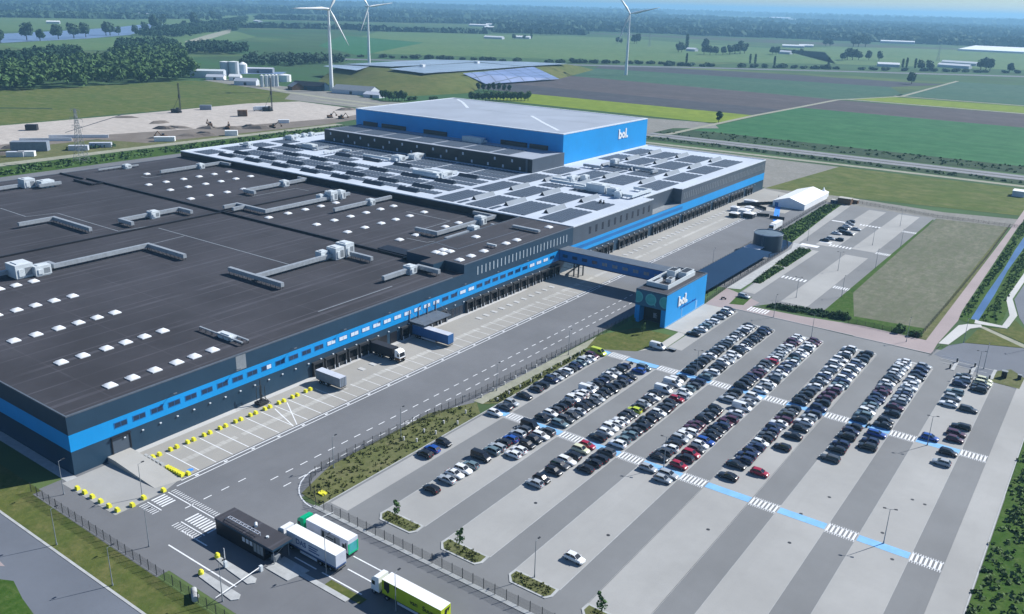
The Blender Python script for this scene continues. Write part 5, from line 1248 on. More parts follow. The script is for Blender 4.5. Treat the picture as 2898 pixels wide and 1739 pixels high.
# ------------------------------------------------------------------ lamp posts
def lamp(label, x, y, h=7.9, arms=2, rz=0, z=.06):
    o = thing('street_lamp', label, 'street lamp', (x,y,z), rz, 'street lamps')
    mb = MB(); mb.tube((0,0,0),(0,0,h),.10,.05,8); mb.cyl(0,0,0,.5,.16,.14,8)
    for s in ((-1,1) if arms == 2 else (1,)): mb.tube((0,0,h-.05),(s*.9,0,h+.1),.04)
    mb.build('pole', M['steel'], o)
    for s in ((-1,1) if arms == 2 else (1,)):
        mb = MB(); mb.box(s*.75,-.16,h+.06,s*1.35,.16,h+.18); mb.build('lamp_head', M['dark_metal'], o)
LM = [(-23.5,163.3,2,'twin-headed lamp post on the blue strip, rightmost bays'),(-25.4,213.4,2,'twin-headed lamp post beside the silver-blue car on the far walkway'),(-72.6,111.6,1,'lamp post in the planted bay end below the lone white car'),
 (-71.8,163,2,'lamp post at the walkway in the third double row'),(-23,268.6,2,'lamp post at the far end of the rightmost double row'),(-71.6,269,2,'lamp post at the far end of the third double row'),
 (-87.9,216,2,'lamp post at the far walkway in the second double row'),(-88,279.6,1,'lamp post on the red pavement, left'),(-46,284.8,1,'lamp post on the red pavement, right of its middle'),
 (-89,306,2,'lamp post in the near middle bay of the upper car park'),(-87.2,352,2,'lamp post in the middle bay of the upper car park, second'),(-86.8,404,2,'lamp post in the long bay of the upper car park'),(-85.8,452,2,'lamp post at the far end of the upper car park'),
 (-76,318,1,'lamp post at the edge of the fallow plot, near end'),(-76,366,1,'lamp post at the edge of the fallow plot, middle'),(-76,410,1,'lamp post at the edge of the fallow plot, far part'),
 (-31,296,1,'lamp post by the small lawn at the car park gate'),(-14,302.2,1,'lamp post between the lawn and the gate barriers'),(-22.2,276,1,'short lamp post at the gate island'),
 (-153,83,1,'lamp post at the corner of the concrete pad'),(-150.6,63.6,1,'lamp post in the verge at the lower left'),(-131,63.4,1,'lamp post in the verge by the public road'),(-136.4,74,1,'lamp post on the lorry lane by the verge fence'),(-112,72.6,1,'lamp post by the barrier island near the bottom edge'),
 (-103.6,89,1,'thin lamp post in front of the blue lettered lorry'),(-86.4,89.2,1,'thin lamp post in front of the yellow lorry'),(-130.6,116,1,'lamp post inside the curved yard fence'),(-128.6,136,1,'lamp post by the yard fence, next one along'),(-126.6,172,1,'lamp post by the yard fence, beside the path'),(-125,206,1,'lamp post by the yard fence near the lime van'),
 (-166.8,73.6,1,'lamp post on the shaded lane at the hall corner'),(-129,322,1,'lamp post by the bicycle shelter'),(-112.6,392,1,'lamp post at the fence beyond the round tank')]
for x, y, a, lab in LM: lamp(lab, x, y, 7.9, a, R(20) if a == 2 else R(90))

# ------------------------------------------------------------------ fences with posts
def fence(label, pts, h=2.0, step=2.6, name='fence', cat='fence'):
    org = (pts[0][0], pts[0][1], .05)
    o = thing(name, label, cat, org)
    pan = MB(); P_ = []
    for (x0,y0),(x1,y1) in zip(pts, pts[1:]):
        L = math.hypot(x1-x0,y1-y0); n = max(1, round(L/step))
        pan.face([(x0,y0,.1),(x1,y1,.1),(x1,y1,h),(x0,y0,h)])
        for i in range(n+1): P_.append((x0+(x1-x0)*i/n, y0+(y1-y0)*i/n))
        for zz in (.3,h*.55,h-.05): pan.tube((x0,y0,zz),(x1,y1,zz),.018,n=3)
    pan.build('mesh_panel', M['wire'], o, org)
    mb = MB(); mb.box(-.05,-.05,0,.05,.05,h+.1); proto = mb.build('post', M['dark_metal'])
    P_ = P_[:100]
    for i, (x,y) in enumerate(P_):
        q = proto if i == 0 else proto.copy()
        if i: COL.objects.link(q)
        q.parent = o; q.location = (x-org[0],y-org[1],0)
arc = [(-122.4+9.6*math.cos(R(a)),114.5+9.6*math.sin(R(a))) for a in range(255,170,-14)]
fence('wire mesh fence along the lower edge of the car park and the lorry lanes', [(-122,103),(-100,103.1),(-78,103.2),(-50,103.3),(-30,103.4)], 2.2, 2.5)
fence('wire mesh fence curving round the grass strip and along the truck road', [(-122,103)]+arc+[(-131.8,124),(-131,140),(-128.4,165),(-127,205),(-125,243)], 2.2, 2.5)
fence('wire mesh fence along the grass verge of the public road', [(-173,69.9),(-145,69.9),(-112.5,69.8),(-60,69.8)], 2.2, 2.5)
fence('fence with dark posts along the car park side of the bicycle shelter', [(-112.6,278),(-113.6,300),(-114.4,345),(-115,372),(-121,387.5)], 1.8, 2.2)
fence('tall fence between the truck road and the bicycle shelter', [(-124.4,278),(-128.8,300),(-129,352),(-129.4,386)], 2.4, 2.5)
fence('fence between the tent yard and the hedge of the upper car park', [(-121.5,388),(-129.5,398),(-131.5,470),(-131.5,484)], 2.0, 2.6)
fence('dark fence along the far side of the upper car park', [(-117,493),(-75,486),(-42,489.5),(-38,490)], 1.6, 2.4)
fence('dark fence between the fallow plot and the red cycle path', [(-43.4,290.8),(-42.4,350),(-41.6,420),(-42,487)], 1.8, 3)
fence('dark fence along the near side of the fallow plot', [(-66,290.9),(-55,291.2),(-44,291.5)], 1.8, 2.5)
fence('wire fence at the right frame edge beside the green belt', [(8.6,130),(6.4,180),(4.4,230)], 1.6, 2.5)

# gate barriers of the car park
for i, (x, y, lab) in enumerate(((-29.6,276.6,'far dark post of the left gate lane'),(-30.4,270,'near dark post of the left gate lane'),(-24.6,276,'far dark post of the middle gate lane'),(-25,269.6,'near dark post of the middle gate lane'),(-19.6,268.4,'dark post at the gate island near the car rows'),(-7.6,276.4,'far dark post of the right gate lane'),(-7.8,270.4,'near dark post of the right gate lane'))):
    o = thing('barrier_post', lab, 'gate post', (x,y,.15), 0, 'posts of the car park gate'); mb = MB(); mb.box(-.22,-.3,0,.22,.3,1.15); mb.build('housing', M['dark_metal'], o); mb = MB(); mb.box(-.18,-.25,1.15,.18,.25,1.35); mb.build('cap', M['steel'], o)
for lab, x0, y0, x1 in (('grey boom closing the left gate lane',-33.6,276.4,-29.6),('grey boom closing the middle gate lane',-29.0,276,-24.6),('grey boom closing the right gate lane',-7.2,275,-2)):
    mb = MB(); mb.tube((x0,y0,1.1),(x1,y0,1.1),.06); tag(mb.build('barrier', M['offwhite'], None, (x1,y0,1.1)), lab, 'barrier')
o = thing('ticket_cabinet', 'black ticket cabinet on the gate island', 'cabinet', (-16.4,272.6,.13)); mb = MB(); mb.box(-.7,-.6,0,.7,.6,2.0); mb.build('body', M['black_wall'], o); mb = MB(); mb.box(-.8,-.7,2.0,.8,.7,2.15); mb.build('roof', M['steel'], o)
o = thing('ticket_cabinet', 'smaller dark cabinet right of the black one on the gate island', 'cabinet', (-12.6,274.2,.13)); mb = MB(); mb.box(-.5,-.4,0,.5,.4,1.3); mb.build('body', M['dark_metal'], o); mb = MB(); mb.box(-.55,-.45,1.3,.55,.45,1.4); mb.build('roof', M['steel'], o)
# hooped railing by the pavement corner
mb = MB()
for i in range(7):
    y = 277.4+i*1.6
    mb.tube((-37.1+i*.12,y,.1),(-37.1+i*.12,y,1.0),.05); 
    if i: mb.tube((-37.1+(i-1)*.12,y-1.6,1.0),(-37.1+i*.12,y,1.0),.04)
tag(mb.build('railing', M['dark_metal'], None, (-37,277.4,0)), 'dark railing at the corner of the red pavement', 'railing')
# pale marker posts in the grass strip
mb = MB(); mb.box(-.16,-.16,0,.16,.16,.8); mb.box(-.2,-.2,.8,.2,.2,.95); mp = mb.build('marker_post', M['tile'])
PTS = [(-127.2,135.5),(-124.2,136.8),(-126,141.5),(-123.2,142.6),(-125.2,148),(-122.4,150),(-124.6,156)]+[(-127.2,166+5.2*i) for i in range(9)]+[(-122.6,167+5.2*i) for i in range(9)]
for i, (x,y) in enumerate(PTS):
    o = mp if i == 0 else mp.copy()
    if i: COL.objects.link(o)
    o.location = (x,y,.07); tag(o, ('white marker post in the grass strip, %s from the camera' % ordinal(i+1)) if i < 7 else ('white marker post on the left of the strip path, %s along' % ordinal(i-6) if i < 16 else 'white marker post between path and car row, %s along' % ordinal(i-15)), 'marker post', 'white marker posts')
# manholes in the bays
mb = MB(); mb.cyl(0,0,0,.02,.38,.38,14); mh = mb.build('manhole_cover', M['dark_metal'])
for i, (x,y) in enumerate(((-68.5,131.7),(-86.6,132.4),(-53.4,146),(-38.6,151.8),(-40.2,163.6),(-24.6,167),(-20.8,158.8),(-37.4,174),(-22.6,184.4),(-20,184))):
    o = mh if i == 0 else mh.copy()
    if i: COL.objects.link(o)
    o.location = (x,y,.064); tag(o, 'small dark drain cover in the empty paved bays, %s by distance' % ordinal(i+1), 'drain cover', 'drain covers')
mb = MB(); mb.box(-.9,-.7,0,.9,.7,.25); o = tag(mb.build('hatch', M['yellow'], None), 'pale yellow hatch in the grass at the curved fence', 'hatch'); o.location = (-124.6,107.2,.08)
o = thing('sign', 'white sign board in the green belt by the right frame edge', 'sign', (2.6,199,.1)); mb = MB(); mb.box(-.9,-.06,.9,.9,.06,1.7); mb.build('board', M['tile'], o); mb = MB(); mb.box(-.8,-.05,0,-.7,.05,.9); mb.box(.7,-.05,0,.8,.05,.9); mb.build('post', M['steel'], o)

# ------------------------------------------------------------------ trees
def leaf_quads(mb, c, rx, ry, rz_, n, size, rng, shell=.72):
    """n leaf-clump faces spread through an ellipsoid, mostly near its skin"""
    for _ in range(n):
        u = rng.uniform(-1,1); t = rng.uniform(0,2*math.pi); r = math.sqrt(1-u*u)
        k = shell+(1-shell)*rng.random() if rng.random() < .8 else rng.random()
        d = Vector((r*math.cos(t), r*math.sin(t), u)); p = Vector((c[0]+d.x*rx*k, c[1]+d.y*ry*k, c[2]+d.z*rz_*k))
        nrm = (d+Vector((rng.gauss(0,.45),rng.gauss(0,.45),rng.gauss(0,.45)+.25))).normalized()
        a = nrm.orthogonal().normalized(); a.rotate(Matrix.Rotation(rng.uniform(0,6.28),3,nrm)); b = nrm.cross(a)
        s = size*rng.uniform(.6,1.3); q = s*rng.uniform(.6,1)
        i = len(mb.v); mb.v += [tuple(p-a*s*.5-b*q*.3), tuple(p+a*s*.4-b*q*.5), tuple(p+a*s*.55+b*q*.35), tuple(p-a*s*.3+b*q*.5)]
        mb.f.append([i,i+1,i+2,i+3]); mb.m.append(0); mb.sm.append(False)
def broad_crown(mb, x, y, z0, H, Rr, rng, nb=7, per=60, size=1.5):
    for b in range(nb):
        a = rng.uniform(0,6.28); q = Rr*rng.uniform(.15,.62); zz = z0+H*(.25+.6*rng.random()); rr = Rr*rng.uniform(.38,.6)*(1.15-.5*(zz-z0)/H)
        leaf_quads(mb, (x+q*math.cos(a), y+q*math.sin(a), zz), rr, rr, rr*.85, per, size, rng)
    leaf_quads(mb, (x,y,z0+H*.55), Rr*.7, Rr*.7, H*.48, per*2, size, rng)
def tree_proto(name, H, Rr, seed, mat, kind='broad', per=60, size=1.4):
    rng = random.Random(seed); o = thing(name, 'tree', 'tree')
    mb = MB(); th = H*.35
    mb.tube((0,0,-.1),(0,0,th),Rr*.075,Rr*.05,7)
    if kind == 'broad':
        for i in range(6):
            a = i*1.05+rng.random(); mb.tube((0,0,th*.8),(Rr*.5*math.cos(a),Rr*.5*math.sin(a),th+H*.25*rng.uniform(.6,1.2)),Rr*.04,Rr*.015,5)
    mb.tube((0,0,th),(0,0,H*.85),Rr*.05,.03,6)
    mb.build('trunk', M['wood'], o)
    mb = MB()
    if kind == 'broad': broad_crown(mb,0,0,H*.16,H*.84,Rr,rng,8,per,size)
    elif kind == 'poplar':
        for i in range(8): leaf_quads(mb,(0,0,H*(.12+.11*i)),Rr*(1-.08*abs(i-3)),Rr*(1-.08*abs(i-3)),H*.1,per,size,rng)
    elif kind == 'young':
        for i in range(5): leaf_quads(mb,(rng.gauss(0,Rr*.25),rng.gauss(0,Rr*.25),H*(.42+.12*i)),Rr*(.9-.15*i),Rr*(.9-.15*i),H*.11,per,size,rng)
    elif kind == 'bush':
        for i in range(7): leaf_quads(mb,(rng.uniform(-.75,.75)*Rr,rng.uniform(-.4,.4)*Rr,H*rng.uniform(.3,.6)),Rr*.45,Rr*.45,H*.42,per,size,rng)
    mb.build('crown', mat, o)
    return o
PROTO = {}
USED = set()
def plant(kind, x, y, label, group=None, s=1.0, rz=None, z=.05):
    o = PROTO[kind] if kind not in USED else copy_tree(PROTO[kind])
    USED.add(kind)
    o.location = (x,y,z); o.rotation_euler = (0,0,random.uniform(0,6.28) if rz is None else rz)
    o.scale = (s*random.uniform(.92,1.08), s*random.uniform(.92,1.08), s*random.uniform(.92,1.1)); o['label'] = label
    if group: o['group'] = group
    elif 'group' in o: del o['group']
    return o
PROTO['tree_a'] = tree_proto('broadleaf_tree', 17, 8.0, 1, M['leaf'], size=1.9)
PROTO['tree_b'] = tree_proto('broadleaf_tree', 16, 6.5, 2, M['leaf_dark'], size=1.8)
PROTO['tree_c'] = tree_proto('broadleaf_tree', 14, 6.5, 3, M['leaf_pale'], size=1.7)
PROTO['river'] = tree_proto('broadleaf_tree', 30, 13, 4, M['leaf_far'], per=50, size=4)
PROTO['poplar'] = tree_proto('poplar_tree', 24, 3.6, 5, M['leaf_dark'], 'poplar', 40, 2)
PROTO['shrub'] = tree_proto('shrub', 6.5, 9, 6, M['leaf_far'], 'bush', 40, 2.4); PROTO['shrub']['category'] = 'shrub'
PROTO['young'] = tree_proto('young_tree', 5.2, 1.1, 7, M['leaf'], 'young', 34, .42)
PROTO['bush'] = tree_proto('shrub', 2.6, 2.4, 8, M['leaf'], 'bush', 50, .7); PROTO['bush']['category'] = 'shrub'
# young trees in the planted bay ends
for x, y, l in ((-105.2,109.6,'young tree in the leftmost planted bay end, by the lower fence'),(-88.9,109.6,'young tree in the second planted bay end from the left'),(-57.0,109.4,'young tree in the planted bay end at the bottom frame edge')): plant('young', x, y, l, z=.17)
plant('young', -121.4, 240.5, 'thin young tree in the grass island in front of the entrance doorway', s=.8); plant('young', -115.8, 236, 'second thin young tree on the grass island, nearer the pavement', s=.75)
plant('bush', -50.4, 292.8, 'round bush at the near edge of the fallow plot'); plant('bush', -69, 294, 'bright bush at the corner of the hedge before the fallow plot'); plant('bush', -44.6, 292, 'dark bush at the corner of the fallow plot by the red path', s=.8)
# single field trees
plant('tree_b', -316.8, 768.4, 'single dark tree where the pale track leaves the yellow-green field', s=.66); plant('river', -290.6, 1427.6, 'single dark tree by the pale track near the far end of the brown field', s=.55)
# avenue along the river
RV = [(-1846.3,841.3),(-1946.4,940.7),(-1901.9,946.0),(-1961.2,1015.8),(-1988.6,1065.6),(-2020.1,1110.8),(-2091.1,1201.2),(-2097.2,1215.4),(-2104.7,1242.6),(-2139.4,1309.7),(-2314.9,1447.4),(-2367.7,1506.7),(-2425.5,1561.8),(-2703.4,1759.1),(-2612.0,1810.7),(-2535.1,1780.9),(-2544.4,1726.6),(-3101.9,2213.2),(-3101.1,2242.5),(-3100.2,2270.1)]
SZ = [.9,1.25,.8,1.15,1.1,1.15,1.1,1.1,.7,.8,.9,1.4,1.0,1.3,1.5,.9,.7,.8,1.3,1.0]
for i, ((x,y),s) in enumerate(zip(RV,SZ)): plant('river', x, y, 'rounded tree in the row along the river, %s from the left' % ordinal(i+1), 'trees along the river', s)
# trees at the foot of the solar mound
for i, (x,y) in enumerate(((-655.4,675.1),(-650.2,674.8),(-642.2,671.6),(-637.1,671.4),(-637.8,676.7),(-635.8,679.1),(-633.4,681.8),(-628.9,680.8),(-630.6,691.4),(-631.3,696.9),(-618.8,711.5),(-619.2,717.5))): plant(('tree_b','tree_a')[i%2] if i < 8 else 'bush', x, y, 'dark tree in the clump behind the blue hall, %s from the left' % ordinal(i+1) if i < 8 else 'small bush in front of the mound, %s from the left' % ordinal(i-7), 'trees at the foot of the mound', .62 if i < 8 else 1.5)
for i, (x,y) in enumerate(((-650.1,833.2),(-642.9,833.9),(-635.7,834.7),(-634.9,843.7),(-627.7,844.4),(-620.6,845.1),(-613.5,845.8))): plant('tree_b', x, y, 'dark tree below the blue solar slope, %s from the left' % ordinal(i+1), 'trees below the solar slope', .58)
for i in range(17):
    x0, y0 = (-585.0,738.1); x1, y1 = (-544.2,785.5); t = i/16
    plant(('tree_a','tree_c')[i%2], x0+(x1-x0)*t, y0+(y1-y0)*t, 'mid-green tree in the row behind the blue hall, %s from the left' % ordinal(i+1), 'tree row behind the blue hall', .62)
# hedge of separate shrubs along the motorway
HP = [(-1190.3,1136.8),(-1024.5,1260.6),(-873.1,1361.1),(-725.5,1508.8),(-708.2,1470.3),(-506.4,1646.2),(-399.9,1723.2),(-195.1,1898.5)]
pts = []
for (a,b),(c,d) in zip(HP,HP[1:]):
    L = math.hypot(c-a,d-b)
    if L < 5: continue
    n = max(1,int(L/19))
    for i in range(n): pts.append((a+(c-a)*i/n, b+(d-b)*i/n))
random.seed(11)
pts = [p for p in pts if random.random() < .86]
for i, (x,y) in enumerate(pts): plant('shrub', x+random.gauss(0,2), y+random.gauss(0,3), 'dark shrub in the long hedge before the motorway, %s from the left' % ordinal(i+1), 'shrubs in the motorway hedge', random.uniform(.7,1.25))
for i, (x,y) in enumerate(((-637.1,1669.7),(-630.6,1679.8),(-582.0,1651.3),(-496.4,1701.7),(-726.0,1574.4),(-397.1,1844.3),(-391.6,1852.4),(-375.5,1850.2))): plant('poplar', x, y, 'slim poplar standing above the motorway hedge, %s from the left' % ordinal(i+1), 'poplars above the hedge', .75)
for i, (x,y) in enumerate(((-261.8,1915.2),(-272.1,1924.8),(-254.6,1913.3),(-217.9,1883.7),(-351.9,1786.2),(-338.6,1793.5))): plant('river', x, y, 'large dark tree near the right frame edge behind the motorway, %s' % ordinal(i+1), 'large trees by the farms', .8 if i < 3 else .6)
# farmsteads and their trees
FT = [(37,1790,435,.7),(37,1830,440,.6),(37,1985,440,1.1),(37,1960,440,.9),(35,120,365,.9),(35,80,365,.8),(35,400,340,1.1),(35,380,390,.8),(35,450,395,.8),(35,520,398,.8),(35,600,395,.8),(35,680,392,.8),(35,740,385,1.0),(35,800,382,1.1),(35,850,380,.9),(35,1180,390,.7),(35,1220,395,.8),(35,1420,395,.5),(35,1520,385,.5),(35,1800,295,.9),(35,1850,295,.9),(35,2120,300,1.3),(35,2180,300,1.4),(35,2260,302,1.4),(35,1990,460,.7),(35,2050,455,1.0),(35,2110,455,1.0),(35,2180,455,.8),(35,2300,460,.8),(35,2420,465,.8),(37,760,395,.6),(37,860,395,.5),(37,1020,355,.7),(37,1080,355,.8),(37,1130,358,.7)]
FTP = [(-1239.2,2219.9),(-1217.1,2203.1),(-1195.0,2252.7),(-1198.6,2244.7),(-911.3,1944.8),(-916.0,1936.1),(-923.6,2109.5),(-838.7,1908.5),(-822.7,1905.2),(-809.9,1909.0),(-805.0,1936.4),(-800.0,1964.3),(-803.5,2003.6),(-800.9,2028.4),(-797.8,2047.5),(-741.1,2081.4),(-728.8,2070.3),(-703.3,2115.3),(-704.3,2180.7),(-817.8,2746.6),(-810.0,2763.1),(-757.0,2818.7),(-747.3,2839.0),(-730.4,2852.0),(-553.3,1989.4),(-550.9,2019.5),(-543.2,2031.8),(-534.3,2046.3),(-514.0,2052.7),(-493.9,2059.1),(-1527.5,2124.4),(-1515.0,2157.1),(-1685.5,2492.2),(-1677.7,2516.6),(-1655.1,2512.9)]
for i, ((x,y),q) in enumerate(zip(FTP,FT)): plant('river', x, y, 'dark tree round the far farmsteads, %s counted from the turbine' % ordinal(i+1), 'trees round the farmsteads', q[3]*.85)
x, y = (-970.9,2099.5); plant('poplar', x, y, 'tall pointed poplar beside the far wooded farmstead', s=1.5)
x, y = (-1527.3,2212.1); plant('poplar', x, y, 'dark pointed poplar by the far farm behind the mound', s=1.2)
# the wood on the left: hundreds of crowns that read as one mass
def inside(p, poly):
    c = False; n = len(poly)
    for i in range(n):
        (x0,y0),(x1,y1) = poly[i], poly[(i+1)%n]
        if (y0 > p[1]) != (y1 > p[1]) and p[0] < (x1-x0)*(p[1]-y0)/(y1-y0)+x0: c = not c
    return c
def wood(name, label, polys, step, hr, mat, per, size, seed, trunk=True):
    rng = random.Random(seed); mb = MB(); tr = MB()
    for poly in polys:
        xs = [p[0] for p in poly]; ys = [p[1] for p in poly]; x = min(xs)
        while x < max(xs):
            y = min(ys)
            while y < max(ys):
                p = (x+rng.uniform(-.45,.45)*step, y+rng.uniform(-.45,.45)*step)
                if inside(p, poly) and rng.random() < .93:
                    H = rng.uniform(*hr); Rr = step*rng.uniform(.5,.78)
                    for b in range(5):
                        a = rng.uniform(0,6.28); q = Rr*rng.uniform(.1,.55); zz = H*rng.uniform(.35,.86); rr = Rr*rng.uniform(.4,.62)
                        leaf_quads(mb,(p[0]+q*math.cos(a),p[1]+q*math.sin(a),zz),rr,rr,rr*.8,per,size,rng)
                y += step
            x += step
    return tag(mb.build(name, mat), label, 'wood', kind='stuff')
wood('forest','broad dark green wood at the left edge behind the building site',[[(-985,300),(-958,440),(-950,600),(-966,668),(-1131.5,767.9),(-1341.8,896.6),(-1369.0,838.2),(-1253.9,727.2),(-1198.1,650.3),(-1238.0,620.6),(-1179.8,533.5),(-1150,320)]], 17, (14,25), M['leaf'], 20, 3.6, 21)
wood('forest','darker even back row of the wood on the left',[[(-1179.8,533.5),(-1238.0,620.6),(-1217.1,658.2),(-1470.2,789.7),(-1362.5,618.2)], [(-1253.9,727.2),(-1369.0,838.2),(-1339.9,900.6),(-1602.9,1062.7),(-1637.1,966.0)]], 15, (15,22), M['leaf_dark'], 15, 3.4, 22)
wood('forest','dark block of trees left of the factory meadow',[[(-1400.6,952.6),(-1347.0,994.5),(-1341.1,1038.6),(-1451.8,1118.3),(-1578.3,1135.0),(-1571.2,1072.1)]], 13, (12,16), M['leaf_dark'], 15, 3.2, 23)
wood('forest','loose trees behind the factory and the first turbine',[[(-1118.5,851.8),(-1068.3,911.4),(-1084.6,987.4),(-1073.1,1023.4),(-1112.1,1056.8),(-1178.5,1010.0),(-1191.4,911.2)]], 15, (9,15), M['leaf_far'], 14, 3.2, 24)
wood('forest','long wooded strip running back towards the river trees',[[(-1910.5,1278.6),(-1998.7,1320.2),(-1931.9,1220.0),(-2046.7,1256.0),(-2302.3,1499.2),(-2534.6,1784.0),(-3006.4,2232.1),(-3328.8,2586.3),(-2160.3,1636.2),(-2331.1,1728.4),(-2158.2,1556.0)]], 20, (12,18), M['leaf_dark'], 13, 4.5, 25)
# distant woods, kilometres away
rng = random.Random(31)
fwx, fwy = -.579, .815
far = MB()
def wpos(d, a): return (d*(fwx*math.cos(a)+fwy*math.sin(a)), d*(fwy*math.cos(a)-fwx*math.sin(a)))
def patch(d, a, lat, dep, h, step):
    n = int(lat/step)+1; m = max(1, int(dep/step))
    for i in range(n):
        for j in range(m):
            if rng.random() < .12: continue
            dd = d+dep*(j+rng.random())/m; aa = a+(i/n-.5)*lat/d
            x, y = wpos(dd, aa+rng.gauss(0,step*.2/d))
            leaf_quads(far,(x,y,h*rng.uniform(.4,.7)),step*.75,step*.75,h*rng.uniform(.4,.62),9 if d < 5000 else 6,step*.8,rng)
for _ in range(34):
    d = rng.uniform(3000,5600); a = rng.uniform(-.6,.58)
    if a < -.33 and d < 3800: continue
    if d < 3500 and a > -.1: continue
    patch(d, a, rng.uniform(120,800), rng.uniform(30,160), rng.uniform(11,19), 22)
for _ in range(52):
    d = rng.uniform(5000,9500); a = rng.uniform(-.6,.6); patch(d, a, rng.uniform(500,2200), rng.uniform(80,500), rng.uniform(14,22), 48)
for _ in range(40):
    d = rng.uniform(9500,19000); a = rng.uniform(-.62,.62); patch(d, a, rng.uniform(1500,5000), rng.uniform(150,700), rng.uniform(16,28), 110)
for (d,a,lat,dep,h,st) in ((3000,-.10,420,60,12,20),(3150,.02,360,60,12,20),(3100,-.24,600,90,12,22),(3600,.10,900,200,17,26),(3500,.27,620,260,18,26),(3450,.42,700,240,18,26),(3900,.5,700,200,18,26),(4300,.2,1500,300,18,30),(4600,.38,1600,400,19,30),(3900,-.5,800,80,15,24),(4100,-.42,700,80,14,24)):
    patch(d,a,lat,dep,h,st)
tag(far.build('distant_woods', M['leaf_far']), 'hazy woods stretching to the horizon', 'woods', kind='stuff')
# grass and shrubs of the planted strips
def tufts(name, label, polys, n, h, size, mat, seed):
    rng = random.Random(seed); mb = MB()
    for poly in polys:
        xs = [p[0] for p in poly]; ys = [p[1] for p in poly]; k = 0; t = 0
        while k < n and t < n*9:
            t += 1; p = (rng.uniform(min(xs),max(xs)), rng.uniform(min(ys),max(ys)))
            if not inside(p, poly): continue
            k += 1; r = size*rng.uniform(.5,1.5); leaf_quads(mb,(p[0],p[1],h*rng.uniform(.2,.5)+.08),r,r,h*rng.uniform(.3,.7),7,size*.9,rng,.5)
    return tag(mb.build(name, mat), label, 'planting', kind='stuff')
tufts('ground_cover','uneven weedy plants in the grass strip along the truck road',[[(-128,105),(-121.8,104.6),(-121.8,157),(-126.5,161),(-131.6,150),(-131.6,117)]],330,.5,.4,M['hedge'],41)
tufts('ground_cover','low weeds between the strip path and the car row',[[(-124.2,164),(-121.8,167),(-121.8,212),(-123.2,212)]],160,.6,.45,M['hedge'],42)
tufts('ground_cover','planting in the bay ends along the lower fence',[[(a+1.8,108.2),(b-1.2,108.2),(b-.6,110.9),(a+.7,110.9)] for a,b in BAYS[:4]],70,.5,.32,M['hedge'],43)
tufts('hedge_planting','leafy planting beds beside the upper car park',[[(-108.6,314),(-105.8,314),(-105.6,340),(-109.6,340)],[(-110.4,343.5),(-105.6,343.5),(-105.6,375.6),(-111,375.6)]],330,1.0,.6,M['leaf'],44)
tufts('hedge_planting','planting strip between the tent yard fence and the upper car park',[[(-122.4,388),(-117.6,386),(-123.8,482),(-130,477),(-128,397)]],500,.8,.7,M['leaf'],45)
tufts('hedge_planting','dark shrubs between the red pavement and the upper car park',[[(-94,288.2),(-66,292.4),(-66,294.8),(-76,297.4),(-92,293)]],260,1.3,.7,M['leaf_dark'],46)
tufts('ground_cover','coarse plants covering the green belt right of the car park',[[(-6,104),(10,104),(9,140),(3.2,200),(1.4,258),(-5.9,258)]],700,.8,.7,M['leaf_pale'],47)
tufts('ground_cover','rough plants along the banks of the narrow ditch',[[(-36.6,322),(-34.2,322),(-34.6,360),(-34,400),(-34.8,520),(-37.8,520)],[(-30,324),(-25.6,324),(-27,420),(-26.4,520),(-29.8,520),(-30.4,400),(-29.6,360)]],420,.8,.6,M['leaf'],48)
tufts('ground_cover','bushes on the railway verge',[[(-330,664),(200,674),(200,700),(-300,702)],[(-420,626),(200,628),(200,638),(-330,638)]],320,1.0,1.4,M['leaf'],49)
tufts('ground_cover','tall weeds on the grass bank behind the halls',[[(-540,70),(-517,70),(-516,500),(-538,500)]],700,1.4,1.5,M['leaf'],50)
tufts('ground_cover','bushes along the edge of the building site',[[(-578.6,286.6),(-571.1,294.0),(-578.3,313.3),(-569.6,325.0),(-564.8,320.7),(-568.3,308.4)]],60,2.5,1.6,M['leaf_dark'],51)

land('clearing', 'track_path', [[(-1770.9,1199.5),(-2084.4,1492.8),(-2387.3,1790.3),(-2132.0,1593.0),(-1863.7,1337.6),(-1698.6,1164.1)]], .13)
# ------------------------------------------------------------------ the mound with solar fields
BT = [((-858.0,768.5),(-904.3,849.8)),((-700.4,696.0),(-813.0,851.6)),((-655.2,728.9),(-734.4,831.8)),((-636.9,801.9),(-708.3,873.2)),((-693.5,905.1),(-707.4,885.2)),((-679.3,1056.2),(-721.0,1053.6)),((-742.3,1258.6),(-732.3,1156.7))]
top = [b for a,b in BT]; base = [a for a,b in BT]
for q in ((-793.3,1142.1),(-918.6,1058.9),(-912.9,915.9)): top.append(q); base.append((q[0]-70,q[1]+95))
mb = MB(); n = len(top)
mid = [((a[0]*.5+b[0]*.5),(a[1]*.5+b[1]*.5)) for a,b in zip(base,top)]
V = [(x,y,.02) for x,y in base]+[(x,y,7.6) for x,y in mid]+[(x,y,13.4) for x,y in top]
cx = sum(p[0] for p in top)/n; cy = sum(p[1] for p in top)/n
mb.raw(V+[(cx,cy,15)], [(i,(i+1)%n,n+(i+1)%n,n+i) for i in range(n)]+[(n+i,n+(i+1)%n,2*n+(i+1)%n,2*n+i) for i in range(n)]+[(2*n+i,2*n+(i+1)%n,3*n) for i in range(n)], 0, True)
struct('hill', mb, M['hill_grass'])
def slab(name, label, pts3, mat):
    mb = MB(); k = len(pts3); lo = [(x,y,z-.3) for x,y,z in pts3]
    mb.raw(lo+pts3, [tuple(range(k,2*k)),tuple(range(k-1,-1,-1))]+[(i,(i+1)%k,k+(i+1)%k,k+i) for i in range(k)])
    return tag(mb.build(name, mat), label, 'solar field', 'solar fields on the mound')
def P3(p, z): return (p[0],p[1],z)
